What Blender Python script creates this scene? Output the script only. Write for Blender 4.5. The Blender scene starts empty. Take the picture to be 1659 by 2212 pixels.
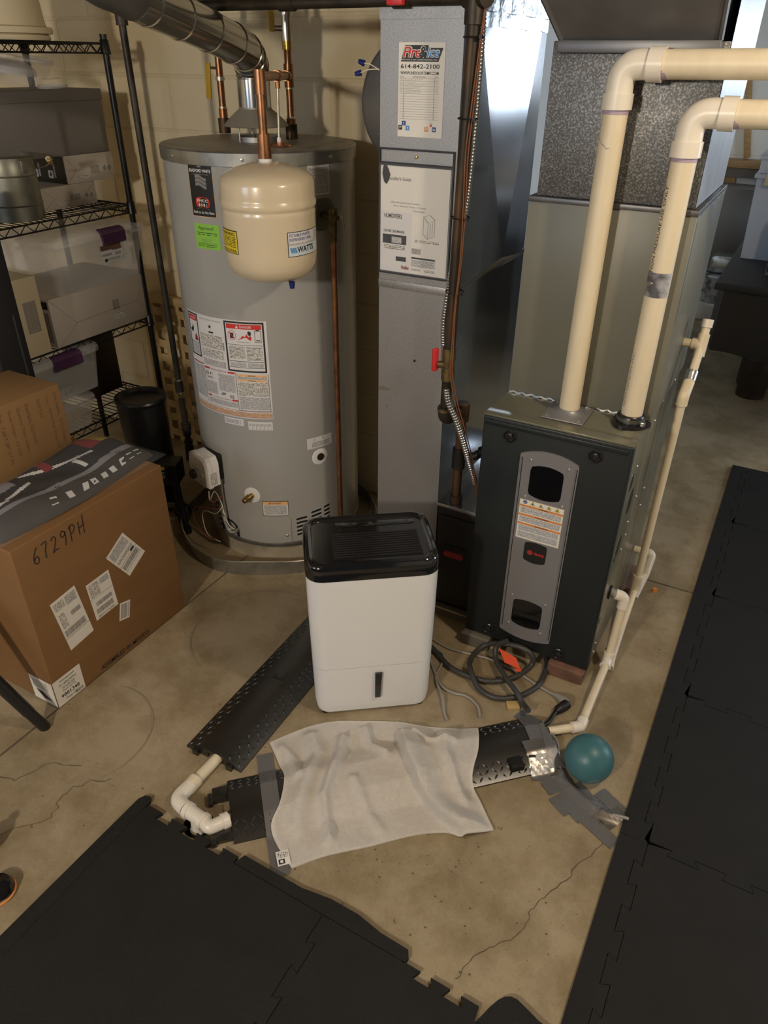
import bpy, bmesh, math, random
from mathutils import Vector, Matrix
random.seed(7)
PI = math.pi
sin, cos, rad = math.sin, math.cos, math.radians
SC = bpy.context.scene
COL = SC.collection

# ------------------------------------------------------------------ camera
def make_camera():
    p, r, y = rad(32.0), rad(0.65), rad(28.6)
    F = Vector((-sin(y)*cos(p), cos(y)*cos(p), -sin(p)))
    R0 = Vector((cos(y), sin(y), 0)); U0 = R0.cross(F)
    R = cos(r)*R0 + sin(r)*U0; U = -sin(r)*R0 + cos(r)*U0
    cd = bpy.data.cameras.new('camera'); cam = bpy.data.objects.new('camera', cd)
    cd.sensor_fit = 'HORIZONTAL'; cd.sensor_width = 36.0; cd.lens = 36.0*1570/1659
    cd.clip_start = 0.02; cd.clip_end = 60
    m = Matrix((R, U, -F)).transposed().to_4x4(); m.translation = Vector((0, 0, 1.8))
    cam.matrix_world = m; COL.objects.link(cam); SC.camera = cam
make_camera()

# ------------------------------------------------------------------ world, lights, exposure
SC.view_settings.view_transform = 'Standard'; SC.view_settings.look = 'None'
SC.view_settings.gamma = 1.0; SC.view_settings.use_curve_mapping = False
SC.view_settings.exposure = -0.12
W = bpy.data.worlds.new('world'); SC.world = W; W.use_nodes = True
W.node_tree.nodes['Background'].inputs[0].default_value = (0.80, 0.88, 1.0, 1)
W.node_tree.nodes['Background'].inputs[1].default_value = 0.035
LAMP_POS = (0.68, 1.27, 2.30)
LAMP2_POS = (-0.80, -2.0, 2.12)
def light(name, kind, loc, energy, color, size=0.1, rot=None, sy=None):
    d = bpy.data.lights.new(name, kind); d.energy = energy; d.color = color
    if kind == 'AREA':
        d.shape = 'RECTANGLE'; d.size = size; d.size_y = sy or size
    else:
        d.shadow_soft_size = size
    o = bpy.data.objects.new(name, d); o.location = loc
    if rot: o.rotation_euler = rot
    COL.objects.link(o); return o
# warm ceiling bulb out of frame to the right, daylight through the basement window of the far room
light('ceiling_bulb_light', 'POINT', LAMP_POS, 60, (1.0, 0.85, 0.65), 0.06)
light('second_bulb_light', 'POINT', LAMP2_POS, 215, (1.0, 0.89, 0.73), 0.10)
light('duct_reflection_light', 'AREA', (1.05, 7.44, 1.90), 26, (0.72, 0.85, 1.0), 1.3, (rad(-90), 0, 0), 0.6)  # added light at the unseen far window, brightens the duct side's reflection
light('window_daylight', 'AREA', (3.40, 4.6, 1.75), 72, (0.72, 0.85, 1.0), 1.7, (0, rad(90), 0), 0.9)
# daylight from the stairwell window behind the photographer
light('stair_window_daylight', 'AREA', (-2.6, -2.2, 2.0), 22, (0.72, 0.84, 1.0), 1.0, (rad(72), 0, rad(-10)), 0.8)

# ------------------------------------------------------------------ materials
MATS = {}
def mk(name, col, rough=0.5, metal=0.0, col2=None, nscale=6.0, contrast=(0.35, 0.65), detail=4.0, bump=0.0, bscale=80.0,
       trans=0.0, ior=1.45, coat=0.0, emit=None, stretch=None, rough2=None, spec=None, voro=False, alpha=1.0):
    m = bpy.data.materials.new(name); m.use_nodes = True; MATS[name] = m
    nt = m.node_tree; n = nt.nodes; l = nt.links; b = n['Principled BSDF']
    b.inputs['Base Color'].default_value = (*col, 1); b.inputs['Roughness'].default_value = rough; b.inputs['Metallic'].default_value = metal
    if trans: b.inputs['Transmission Weight'].default_value = trans; b.inputs['IOR'].default_value = ior
    if coat: b.inputs['Coat Weight'].default_value = coat; b.inputs['Coat Roughness'].default_value = 0.1
    if spec is not None: b.inputs['Specular IOR Level'].default_value = spec
    if alpha < 1: b.inputs['Alpha'].default_value = alpha
    if emit: b.inputs['Emission Color'].default_value = (*emit[0], 1); b.inputs['Emission Strength'].default_value = emit[1]
    tc = n.new('ShaderNodeTexCoord'); vec = tc.outputs['Object']
    if stretch:
        mp = n.new('ShaderNodeMapping'); mp.inputs['Scale'].default_value = stretch; l.new(vec, mp.inputs['Vector']); vec = mp.outputs['Vector']
    if col2 is not None:
        if voro:
            t = n.new('ShaderNodeTexVoronoi'); t.inputs['Scale'].default_value = nscale; fac = t.outputs['Color']
            sp = n.new('ShaderNodeSeparateColor'); l.new(fac, sp.inputs[0]); fac = sp.outputs[0]
        else:
            t = n.new('ShaderNodeTexNoise'); t.inputs['Scale'].default_value = nscale; t.inputs['Detail'].default_value = detail; fac = t.outputs[0]
        l.new(vec, t.inputs['Vector'])
        rp = n.new('ShaderNodeValToRGB'); rp.color_ramp.elements[0].position = contrast[0]; rp.color_ramp.elements[1].position = contrast[1]
        rp.color_ramp.elements[0].color = (*col, 1); rp.color_ramp.elements[1].color = (*col2, 1)
        l.new(fac, rp.inputs[0]); l.new(rp.outputs[0], b.inputs['Base Color'])
        if rough2 is not None:
            mr = n.new('ShaderNodeMapRange'); mr.inputs['To Min'].default_value = rough; mr.inputs['To Max'].default_value = rough2
            l.new(fac, mr.inputs[0]); l.new(mr.outputs[0], b.inputs['Roughness'])
    if bump:
        t2 = n.new('ShaderNodeTexNoise'); t2.inputs['Scale'].default_value = bscale; t2.inputs['Detail'].default_value = 3; l.new(vec, t2.inputs['Vector'])
        bp = n.new('ShaderNodeBump'); bp.inputs['Strength'].default_value = bump; bp.inputs['Distance'].default_value = 0.004
        l.new(t2.outputs[0], bp.inputs['Height']); l.new(bp.outputs[0], b.inputs['Normal'])
    return m

def mk_print(name, paper, ink, rows=9.0, fill=0.45, wordscale=3.0, bar=False, cover=0.55):
    """printed lines of small type (or bars) over paper; uv in centimetres"""
    m = bpy.data.materials.new(name); m.use_nodes = True; MATS[name] = m
    nt = m.node_tree; n = nt.nodes; l = nt.links; b = n['Principled BSDF']; b.inputs['Roughness'].default_value = 0.45
    uv = n.new('ShaderNodeUVMap'); sp = n.new('ShaderNodeSeparateXYZ'); l.new(uv.outputs[0], sp.inputs[0])
    def math_(op, a, bb):
        q = n.new('ShaderNodeMath'); q.operation = op
        for i, v in ((0, a), (1, bb)):
            if v is None: continue
            if isinstance(v, (int, float)): q.inputs[i].default_value = v
            else: l.new(v, q.inputs[i])
        return q.outputs[0]
    cb = n.new('ShaderNodeCombineXYZ'); nz = n.new('ShaderNodeTexNoise'); nz.inputs['Detail'].default_value = 2.0
    if bar:
        l.new(math_('MULTIPLY', sp.outputs[0], wordscale), cb.inputs[0]); nz.inputs['Scale'].default_value = 4.0; l.new(cb.outputs[0], nz.inputs['Vector'])
        fac = math_('GREATER_THAN', nz.outputs[0], 0.5)
    else:
        yr = math_('MULTIPLY', sp.outputs[1], rows); fr = math_('FRACT', yr, None); fl = math_('FLOOR', yr, None)
        on = math_('LESS_THAN', fr, cover)
        l.new(math_('MULTIPLY', sp.outputs[0], wordscale), cb.inputs[0]); l.new(math_('MULTIPLY', fl, 7.31), cb.inputs[1])
        nz.inputs['Scale'].default_value = 2.0; l.new(cb.outputs[0], nz.inputs['Vector'])
        fac = math_('MULTIPLY', on, math_('GREATER_THAN', nz.outputs[0], fill))
    mx = n.new('ShaderNodeMix'); mx.data_type = 'RGBA'; mx.inputs[6].default_value = (*paper, 1); mx.inputs[7].default_value = (*ink, 1)
    l.new(fac, mx.inputs[0]); l.new(mx.outputs[2], b.inputs['Base Color'])
    return m

mk('cream_paint', (0.74, 0.63, 0.42), 0.75, col2=(0.78, 0.67, 0.46), nscale=4, bump=0.25, bscale=160)
mk('mortar_paint', (0.68, 0.58, 0.39), 0.8, bump=0.2, bscale=120)
mk('white_paint', (0.78, 0.79, 0.76), 0.7, col2=(0.84, 0.84, 0.81), nscale=3)
mk('ceiling_board', (0.16, 0.11, 0.07), 0.8, col2=(0.24, 0.17, 0.10), nscale=5, stretch=(1, 8, 8))
mk('black_iron', (0.022, 0.020, 0.017), 0.48, 0.5, col2=(0.055, 0.045, 0.033), nscale=14)
mk('rusty_iron', (0.035, 0.028, 0.02), 0.5, 0.45, col2=(0.16, 0.08, 0.03), nscale=18, contrast=(0.5, 0.75), stretch=(1, 1, 0.2))
mk('brass_iron', (0.28, 0.21, 0.09), 0.45, 0.8, col2=(0.12, 0.09, 0.05), nscale=40)
mk('galv', (0.31, 0.305, 0.30), 0.47, 0.70, col2=(0.40, 0.395, 0.39), nscale=230, contrast=(0.3, 0.7), detail=2)
mk('galv_dark', (0.15, 0.15, 0.155), 0.42, 0.8, col2=(0.19, 0.19, 0.195), nscale=8)
mk('galv_shiny', (0.52, 0.54, 0.57), 0.17, 0.95, col2=(0.60, 0.62, 0.65), nscale=5)
mk('galv_side', (0.46, 0.47, 0.49), 0.42, 0.85, col2=(0.52, 0.53, 0.55), nscale=6, stretch=(1, 6, 1))
mk('galv_mottled', (0.13, 0.13, 0.13), 0.5, 0.7, col2=(0.40, 0.40, 0.40), nscale=210, contrast=(0.46, 0.72), detail=3)
mk('foil_tape', (0.70, 0.72, 0.75), 0.28, 1.0, bump=0.8, bscale=22)
mk('flue_metal', (0.40, 0.40, 0.40), 0.20, 1.0, col2=(0.52, 0.52, 0.51), nscale=3)
mk('copper', (0.42, 0.20, 0.10), 0.34, 0.9, col2=(0.24, 0.12, 0.06), nscale=22)
mk('copper_bright', (0.80, 0.36, 0.20), 0.25, 1.0)
mk('solder', (0.62, 0.58, 0.50), 0.4, 0.8)
mk('brass', (0.55, 0.37, 0.12), 0.28, 1.0)
mk('jacket_gray', (0.37, 0.37, 0.36), 0.30, 0.0, col2=(0.385, 0.385, 0.375), nscale=3, coat=0.25)
mk('lid_gray', (0.34, 0.33, 0.29), 0.45, 0.3, col2=(0.26, 0.24, 0.19), nscale=5)
mk('tank_cream', (0.68, 0.58, 0.42), 0.28, coat=0.5)
mk('pvc', (0.76, 0.67, 0.50), 0.42, col2=(0.71, 0.62, 0.45), nscale=8, stretch=(4, 4, 0.6))
mk('pvc_white', (0.77, 0.72, 0.63), 0.32)
mk('purple_primer', (0.42, 0.33, 0.42), 0.5)
mk('furnace_olive', (0.20, 0.195, 0.145), 0.25, 0.35, col2=(0.22, 0.215, 0.16), nscale=5)
mk('coil_olive', (0.185, 0.182, 0.145), 0.40, 0.05, col2=(0.20, 0.197, 0.158), nscale=4)
mk('furnace_dark', (0.013, 0.018, 0.020), 0.42, 0.1)
mk('panel_gray', (0.26, 0.26, 0.275), 0.42, 0.4)
mk('near_black', (0.008, 0.008, 0.009), 0.45)
mk('black_plastic', (0.015, 0.015, 0.017), 0.30)
mk('black_gloss', (0.008, 0.009, 0.011), 0.12, coat=0.6)
mk('window_black', (0.003, 0.003, 0.004), 0.08)
mk('white_plastic', (0.77, 0.78, 0.79), 0.32, coat=0.2)
mk('white_paper', (0.80, 0.78, 0.74), 0.5)
mk('label_white', (0.72, 0.72, 0.74), 0.45)
mk('ink', (0.02, 0.02, 0.025), 0.5)
mk('ink_blue', (0.03, 0.06, 0.28), 0.5)
mk('light_blue', (0.10, 0.30, 0.62), 0.5)
mk('pale_blue', (0.62, 0.72, 0.80), 0.5)
mk('red_ink', (0.62, 0.035, 0.03), 0.5)
mk('dark_red', (0.30, 0.03, 0.03), 0.5)
mk('orange_ink', (0.72, 0.25, 0.05), 0.5)
mk('pale_orange', (0.85, 0.50, 0.22), 0.5)
mk('yellow_ink', (0.75, 0.60, 0.03), 0.5)
mk('green_paper', (0.28, 0.62, 0.07), 0.6)
mk('grey_ink', (0.22, 0.22, 0.22), 0.5)
mk('concrete_pad', (0.42, 0.37, 0.28), 0.8, col2=(0.30, 0.26, 0.19), nscale=12)
mk('galv_band', (0.42, 0.42, 0.40), 0.38, 0.85, col2=(0.30, 0.30, 0.28), nscale=20)
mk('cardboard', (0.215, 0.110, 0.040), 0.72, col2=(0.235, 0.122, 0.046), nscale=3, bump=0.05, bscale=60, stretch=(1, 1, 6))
mk('cardboard_tan', (0.27, 0.155, 0.062), 0.72, col2=(0.29, 0.168, 0.068), nscale=4)
mk('cream_card', (0.60, 0.52, 0.36), 0.6)
mk('white_card', (0.52, 0.47, 0.42), 0.55)
mk('grey_card', (0.17, 0.16, 0.15), 0.55)
mk('tan_slat', (0.56, 0.42, 0.22), 0.6, col2=(0.48, 0.35, 0.17), nscale=10)
mk('clear_plastic', (0.85, 0.86, 0.90), 0.08, alpha=0.06, spec=0.45)
mk('cloudy_plastic', (0.78, 0.78, 0.80), 0.25, alpha=0.38)
mk('tub_plastic', (0.62, 0.68, 0.80), 0.35, alpha=0.8)
mk('purple_plastic', (0.065, 0.02, 0.075), 0.4)
mk('pail_zinc', (0.30, 0.30, 0.26), 0.42, 0.8, col2=(0.16, 0.16, 0.13), nscale=9, contrast=(0.3, 0.7))
mk('mat_foam', (0.0085, 0.0085, 0.0083), 0.74, spec=0.38, col2=(0.0112, 0.0112, 0.0110), nscale=7, bump=0.5, bscale=420)
mk('rubber', (0.012, 0.0115, 0.010), 0.34, spec=1.0)
mk('duct_tape', (0.22, 0.22, 0.23), 0.30, 0.45, bump=0.15, bscale=40)
mk('duct_tape_shiny', (0.36, 0.35, 0.33), 0.28, 0.85, bump=0.12, bscale=40)
mk('towel', (0.69, 0.65, 0.60), 0.95, col2=(0.74, 0.70, 0.645), nscale=60, bump=1.0, bscale=520)
mk('towel_hem', (0.70, 0.665, 0.61), 0.95, bump=0.8, bscale=380)
mk('ball_teal', (0.045, 0.145, 0.175), 0.40, col2=(0.05, 0.16, 0.19), nscale=4)
mk('hose_dark', (0.045, 0.045, 0.045), 0.45)
mk('cord_grey', (0.30, 0.29, 0.27), 0.5)
mk('orange_tag', (0.80, 0.10, 0.04), 0.5)
mk('brick_red', (0.20, 0.10, 0.065), 0.85, col2=(0.13, 0.07, 0.05), nscale=25, bump=0.4, bscale=60)
mk('grey_block', (0.13, 0.12, 0.10), 0.85)
mk('wood_yellow', (0.50, 0.36, 0.15), 0.6)
mk('wood_trim', (0.46, 0.30, 0.13), 0.5, col2=(0.36, 0.22, 0.09), nscale=6, stretch=(1, 10, 10))
mk('pool_black', (0.012, 0.010, 0.010), 0.55)
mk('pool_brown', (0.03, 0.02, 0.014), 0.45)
mk('wire_brown', (0.20, 0.075, 0.035), 0.5)
mk('wire_white', (0.68, 0.63, 0.52), 0.5)
mk('wire_red', (0.28, 0.05, 0.03), 0.5)
mk('steel', (0.55, 0.53, 0.50), 0.28, 1.0)
mk('screw_head', (0.75, 0.74, 0.72), 0.3, 0.9)
mk('red_handle', (0.62, 0.03, 0.035), 0.4)
mk('yellow_handle', (0.55, 0.34, 0.02), 0.45)
mk('blue_nut', (0.01, 0.02, 0.16), 0.4)
mk('dark_wire', (0.010, 0.010, 0.010), 0.35, 0.3)
mk('shirt_black', (0.006, 0.006, 0.007), 0.65, col2=(0.014, 0.014, 0.014), nscale=9)
mk('shirt_grey', (0.038, 0.036, 0.033), 0.7)
mk('shirt_pale', (0.24, 0.24, 0.28), 0.5)
mk('crack_dark', (0.10, 0.08, 0.055), 0.9)
mk('ring_stain', (0.27, 0.23, 0.16), 0.9)
mk('dirt', (0.13, 0.10, 0.06), 0.9)
mk('silver_print', (0.55, 0.56, 0.60), 0.35, 0.3, col2=(0.12, 0.12, 0.14), nscale=14, contrast=(0.45, 0.6))
mk('lamp_glass', (0.9, 0.85, 0.7), 0.4, emit=((1.0, 0.8, 0.5), 6.0))
mk('bluish_box', (0.10, 0.13, 0.20), 0.5)
mk_print('type', (0.72, 0.72, 0.74), (0.10, 0.10, 0.11), rows=4.0)
mk_print('type_big', (0.78, 0.76, 0.72), (0.12, 0.12, 0.12), rows=2.2, wordscale=1.6)
mk_print('type_tan', (0.85, 0.55, 0.36), (0.20, 0.12, 0.08), rows=3.2)
mk_print('type_yellow', (0.75, 0.60, 0.03), (0.05, 0.05, 0.02), rows=2.2)
mk_print('type_green', (0.28, 0.62, 0.07), (0.03, 0.10, 0.02), rows=1.6, wordscale=2.0)
mk_print('bars', (0.74, 0.72, 0.70), (0.02, 0.02, 0.02), bar=True, wordscale=2.2)
mk_print('bars_grey', (0.52, 0.47, 0.42), (0.12, 0.11, 0.10), bar=True, wordscale=2.2)

def mk_floor():
    m = mk('concrete', (0.34, 0.285, 0.195), 0.62, bump=0.06, bscale=90)
    nt = m.node_tree; n = nt.nodes; l = nt.links; b = n['Principled BSDF']
    tc = n.new('ShaderNodeTexCoord')
    def noise(s, d, rough=0.6):
        t = n.new('ShaderNodeTexNoise'); t.inputs['Scale'].default_value = s; t.inputs['Detail'].default_value = d; t.inputs['Roughness'].default_value = rough
        l.new(tc.outputs['Object'], t.inputs['Vector']); return t.outputs[0]
    def ramp(f, a, bb, c0, c1):
        r = n.new('ShaderNodeValToRGB'); r.color_ramp.elements[0].position = a; r.color_ramp.elements[1].position = bb
        r.color_ramp.elements[0].color = c0; r.color_ramp.elements[1].color = c1; l.new(f, r.inputs[0]); return r.outputs[0]
    def mul(a, c, f=1.0):
        x = n.new('ShaderNodeMix'); x.data_type = 'RGBA'; x.blend_type = 'MULTIPLY'; x.inputs[0].default_value = f
        l.new(a, x.inputs[6]); l.new(c, x.inputs[7]); return x.outputs[2]
    base = ramp(noise(1.6, 8), 0.32, 0.68, (0.31, 0.25, 0.155, 1), (0.40, 0.33, 0.22, 1))
    blot = ramp(noise(4.5, 9, 0.7), 0.38, 0.56, (0.70, 0.66, 0.57, 1), (1, 1, 1, 1))
    spot = ramp(noise(38, 2), 0.24, 0.30, (0.42, 0.36, 0.28, 1), (1, 1, 1, 1))
    fine = ramp(noise(140, 3), 0.3, 0.6, (0.90, 0.90, 0.90, 1), (1, 1, 1, 1))
    l.new(mul(mul(mul(base, blot), spot), fine), b.inputs['Base Color'])
mk_floor()

# ------------------------------------------------------------------ mesh builder
BASE = {}
def v3(p): return Vector(p)
def planar(O, U, V, N):
    O, U, V, N = Vector(O), Vector(U), Vector(V), Vector(N)
    return lambda u, v, h=0.0: O + U*u + V*v + N*h
def cylmap(C, r, th0, z0):
    """th 0 faces -y, positive towards +x; u runs along the arc"""
    def f(u, v, h=0.0):
        t = th0 + u/r
        return Vector((C[0] + (r+h)*sin(t), C[1] - (r+h)*cos(t), z0 + v))
    return f
def catmull(pts, n=8):
    P = [Vector(p) for p in pts]; out = []
    for i in range(len(P)-1):
        p0 = P[max(i-1, 0)]; p1 = P[i]; p2 = P[i+1]; p3 = P[min(i+2, len(P)-1)]
        for k in range(n):
            t = k/n
            out.append(0.5*((2*p1) + (-p0+p2)*t + (2*p0-5*p1+4*p2-p3)*t*t + (-p0+3*p1-3*p2+p3)*t**3))
    out.append(P[-1]); return out
def fillet(pts, r, n=7):
    P = [Vector(p) for p in pts]; out = [P[0]]
    for i in range(1, len(P)-1):
        a = (P[i-1]-P[i]); b = (P[i+1]-P[i]); la, lb = a.length, b.length; a.normalize(); b.normalize()
        ang = a.angle(b); d = min(r/math.tan(ang/2) if ang > 0.01 else 0, la*0.49, lb*0.49)
        p0, p2 = P[i]+a*d, P[i]+b*d
        for k in range(n+1):
            t = k/n; out.append((1-t)**2*p0 + 2*t*(1-t)*P[i] + t*t*p2)
    out.append(P[-1]); return out

TEXT_CACHE = {}
def text_mesh(s, bold=0.0, shear=0.0):
    k = (s, bold, shear)
    if k not in TEXT_CACHE:
        cu = bpy.data.curves.new('t', 'FONT'); cu.body = s; cu.offset = bold; cu.shear = shear; cu.resolution_u = 3; cu.align_x = 'LEFT'
        ob = bpy.data.objects.new('t', cu); COL.objects.link(ob)
        dg = bpy.context.evaluated_depsgraph_get(); me = bpy.data.meshes.new_from_object(ob.evaluated_get(dg))
        vs = [(v.co.x, v.co.y) for v in me.vertices]; fs = [tuple(p.vertices) for p in me.polygons]
        bpy.data.objects.remove(ob); bpy.data.curves.remove(cu); bpy.data.meshes.remove(me)
        if vs:
            x0 = min(v[0] for v in vs); x1 = max(v[0] for v in vs); y0 = min(v[1] for v in vs); y1 = max(v[1] for v in vs)
        else: x0 = x1 = y0 = y1 = 0
        TEXT_CACHE[k] = (vs, fs, x0, x1, y0, y1)
    return TEXT_CACHE[k]

class MB:
    def __init__(s, xf=None):
        s.v = []; s.f = []; s.m = []; s.u = {}; s.mats = []; s.xf = xf
    def mi(s, mat):
        if mat not in s.mats: s.mats.append(mat)
        return s.mats.index(mat)
    def add(s, vs, fs, mat, uvs=None):
        o = len(s.v); k = s.mi(mat)
        s.v += [(s.xf @ Vector(p)) if s.xf else Vector(p) for p in vs]
        for i, f in enumerate(fs):
            if uvs: s.u[len(s.f)] = [uvs[j] for j in f]
            s.f.append(tuple(j+o for j in f)); s.m.append(k)
        return s
    def box(s, x0, x1, y0, y1, z0, z1, mat, bev=0.0, seg=2):
        if bev <= 0:
            vs = [(x, y, z) for z in (z0, z1) for y in (y0, y1) for x in (x0, x1)]
            return s.add(vs, [(0, 2, 3, 1), (4, 5, 7, 6), (0, 1, 5, 4), (2, 6, 7, 3), (0, 4, 6, 2), (1, 3, 7, 5)], mat)
        bm = bmesh.new(); bmesh.ops.create_cube(bm, size=1.0)
        for v in bm.verts:
            v.co = Vector(((x0+x1)/2 + v.co.x*(x1-x0), (y0+y1)/2 + v.co.y*(y1-y0), (z0+z1)/2 + v.co.z*(z1-z0)))
        bmesh.ops.bevel(bm, geom=list(bm.edges), offset=bev, segments=seg, affect='EDGES', profile=0.5)
        bm.verts.index_update(); vs = [v.co.copy() for v in bm.verts]; fs = [tuple(v.index for v in f.verts) for f in bm.faces]; bm.free()
        return s.add(vs, fs, mat)
    def hexa(s, b4, t4, mat):
        return s.add(list(b4)+list(t4), [(3, 2, 1, 0), (4, 5, 6, 7), (0, 1, 5, 4), (1, 2, 6, 5), (2, 3, 7, 6), (3, 0, 4, 7)], mat)
    def tube(s, pts, r, mat, n=10, caps=True):
        P = [Vector(p) for p in pts]; R = r if isinstance(r, (list, tuple)) else [r]*len(P)
        T = []
        for i in range(len(P)):
            t = P[min(i+1, len(P)-1)] - P[max(i-1, 0)]; T.append(t.normalized() if t.length > 1e-9 else Vector((0, 0, 1)))
        a = Vector((0, 0, 1)) if abs(T[0].z) < 0.9 else Vector((1, 0, 0))
        nrm = T[0].cross(a).normalized(); vs = []; fs = []
        for i in range(len(P)):
            nrm = (nrm - T[i]*nrm.dot(T[i]))
            nrm = nrm.normalized() if nrm.length > 1e-6 else T[i].orthogonal().normalized()
            b = T[i].cross(nrm)
            for k in range(n):
                t = 2*PI*k/n; vs.append(P[i] + nrm*(R[i]*cos(t)) + b*(R[i]*sin(t)))
        for i in range(len(P)-1):
            for k in range(n):
                fs.append((i*n+k, i*n+(k+1) % n, (i+1)*n+(k+1) % n, (i+1)*n+k))
        if caps:
            fs.append(tuple(reversed(range(n)))); fs.append(tuple((len(P)-1)*n+k for k in range(n)))
        return s.add(vs, fs, mat)
    def lathe(s, prof, C, mat, n=32, axis=(0, 0, 1), arc=(0, 2*PI), close=False):
        A = Vector(axis).normalized(); X = A.orthogonal().normalized() if abs(A.z) < 0.999 else Vector((1, 0, 0)); Y = A.cross(X); C = Vector(C)
        full = abs(arc[1]-arc[0]-2*PI) < 1e-6; cnt = n if full else n+1; vs = []; fs = []
        for (r, z) in prof:
            for k in range(cnt):
                t = arc[0] + (arc[1]-arc[0])*k/n; vs.append(C + A*z + X*(r*cos(t)) + Y*(r*sin(t)))
        m = len(prof)
        for i in range(m-1):
            for k in range(n):
                k2 = (k+1) % cnt; fs.append((i*cnt+k, i*cnt+k2, (i+1)*cnt+k2, (i+1)*cnt+k))
        if full:
            if prof[0][0] > 1e-6 and not close: fs.append(tuple(reversed(range(cnt))))
            if prof[-1][0] > 1e-6 and not close: fs.append(tuple((m-1)*cnt+k for k in range(cnt)))
        return s.add(vs, fs, mat)
    def prism(s, poly, f, h0, h1, mat, mat_side=None):
        """extrude a 2-D outline through map f(u, v, h)"""
        n = len(poly); vs = [f(u, v, h0) for u, v in poly] + [f(u, v, h1) for u, v in poly]
        s.add(vs, [tuple(reversed(range(n))), tuple(range(n, 2*n))] if mat_side is None else [tuple(reversed(range(n))), tuple(range(n, 2*n))], mat)
        s.add(vs, [(i, (i+1) % n, n+(i+1) % n, n+i) for i in range(n)], mat_side or mat)
        return s
    def rect(s, f, u0, v0, u1, v1, mat, h=0.0, nu=1, nv=1):
        vs = []; uv = []
        for j in range(nv+1):
            for i in range(nu+1):
                u = u0+(u1-u0)*i/nu; v = v0+(v1-v0)*j/nv; vs.append(f(u, v, h)); uv.append((u*100, v*100))
        fs = [(j*(nu+1)+i, j*(nu+1)+i+1, (j+1)*(nu+1)+i+1, (j+1)*(nu+1)+i) for j in range(nv) for i in range(nu)]
        return s.add(vs, fs, mat, uv)
    def frame(s, f, u0, v0, u1, v1, t, mat, h=0.0, nu=1):
        s.rect(f, u0, v0, u1, v0+t, mat, h, nu); s.rect(f, u0, v1-t, u1, v1, mat, h, nu)
        s.rect(f, u0, v0+t, u0+t, v1-t, mat, h); return s.rect(f, u1-t, v0+t, u1, v1-t, mat, h)
    def poly(s, f, pts, mat, h=0.0):
        return s.add([f(u, v, h) for u, v in pts], [tuple(range(len(pts)))], mat)
    def text(s, f, txt, u, v, mat, h=0.0, width=None, height=None, bold=0.0, shear=0.0, align='L', rot=0.0):
        vs, fs, x0, x1, y0, y1 = text_mesh(txt, bold, shear)
        if not vs: return s
        sy = height/(y1-y0) if height else width/(x1-x0)
        sx = width/(x1-x0) if width else sy
        w = (x1-x0)*sx; du = {'L': 0, 'C': -w/2, 'R': -w}[align]; c, q = cos(rot), sin(rot)
        out = []
        for x, y in vs:
            a, b = (x-x0)*sx + du, (y-y0)*sy; out.append(f(u + a*c - b*q, v + a*q + b*c, h))
        return s.add(out, fs, mat)
    def build(s, name, parent=None, angle=38, label=None, cat=None, group=None, kind=None, base=None):
        me = bpy.data.meshes.new(name)
        b = Vector((0, 0, 0))
        if parent is not None: b = BASE[parent.name]
        elif base is not None: b = Vector(base)
        elif s.v:
            b = Vector((sum(p.x for p in s.v)/len(s.v), sum(p.y for p in s.v)/len(s.v), min(p.z for p in s.v)))
        me.from_pydata([tuple(p-b) for p in s.v], [], s.f)
        for m in s.mats: me.materials.append(MATS[m])
        me.polygons.foreach_set('material_index', s.m)
        if s.u:
            ul = me.uv_layers.new(name='UVMap')
            for fi, uv in s.u.items():
                for li, w in zip(me.polygons[fi].loop_indices, uv): ul.data[li].uv = w
        me.polygons.foreach_set('use_smooth', [True]*len(s.f)); me.update()
        me.set_sharp_from_angle(angle=rad(angle))
        o = bpy.data.objects.new(name, me); COL.objects.link(o)
        if parent is not None: o.parent = parent; BASE[o.name] = b
        else: o.location = b; BASE[o.name] = b
        return tag(o, label, cat, group, kind)

def tag(o, label=None, cat=None, group=None, kind=None):
    if label: o['label'] = label
    if cat: o['category'] = cat
    if group: o['group'] = group
    if kind: o['kind'] = kind
    return o
def thing(name, label, cat, loc, group=None):
    o = bpy.data.objects.new(name, None); o.empty_display_size = 0.05; o.location = loc; COL.objects.link(o)
    BASE[o.name] = Vector(loc); return tag(o, label, cat, group)
def copy_part(src, parent, name=None):
    c = src.copy(); COL.objects.link(c); c.parent = parent; return c
def arc_pts(c, r, a0, a1, n):
    return [(c[0]+r*cos(a0+(a1-a0)*i/n), c[1]+r*sin(a0+(a1-a0)*i/n)) for i in range(n+1)]
def rrect(w, h, r, n=4, cx=0.0, cy=0.0):
    P = []
    for (sx, sy, a) in ((1, -1, -PI/2), (1, 1, 0), (-1, 1, PI/2), (-1, -1, PI)):
        P += [(cx+sx*(w/2-r)+r*cos(a+PI/2*i/n), cy+sy*(h/2-r)+r*sin(a+PI/2*i/n)) for i in range(n+1)]
    return P
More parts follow.
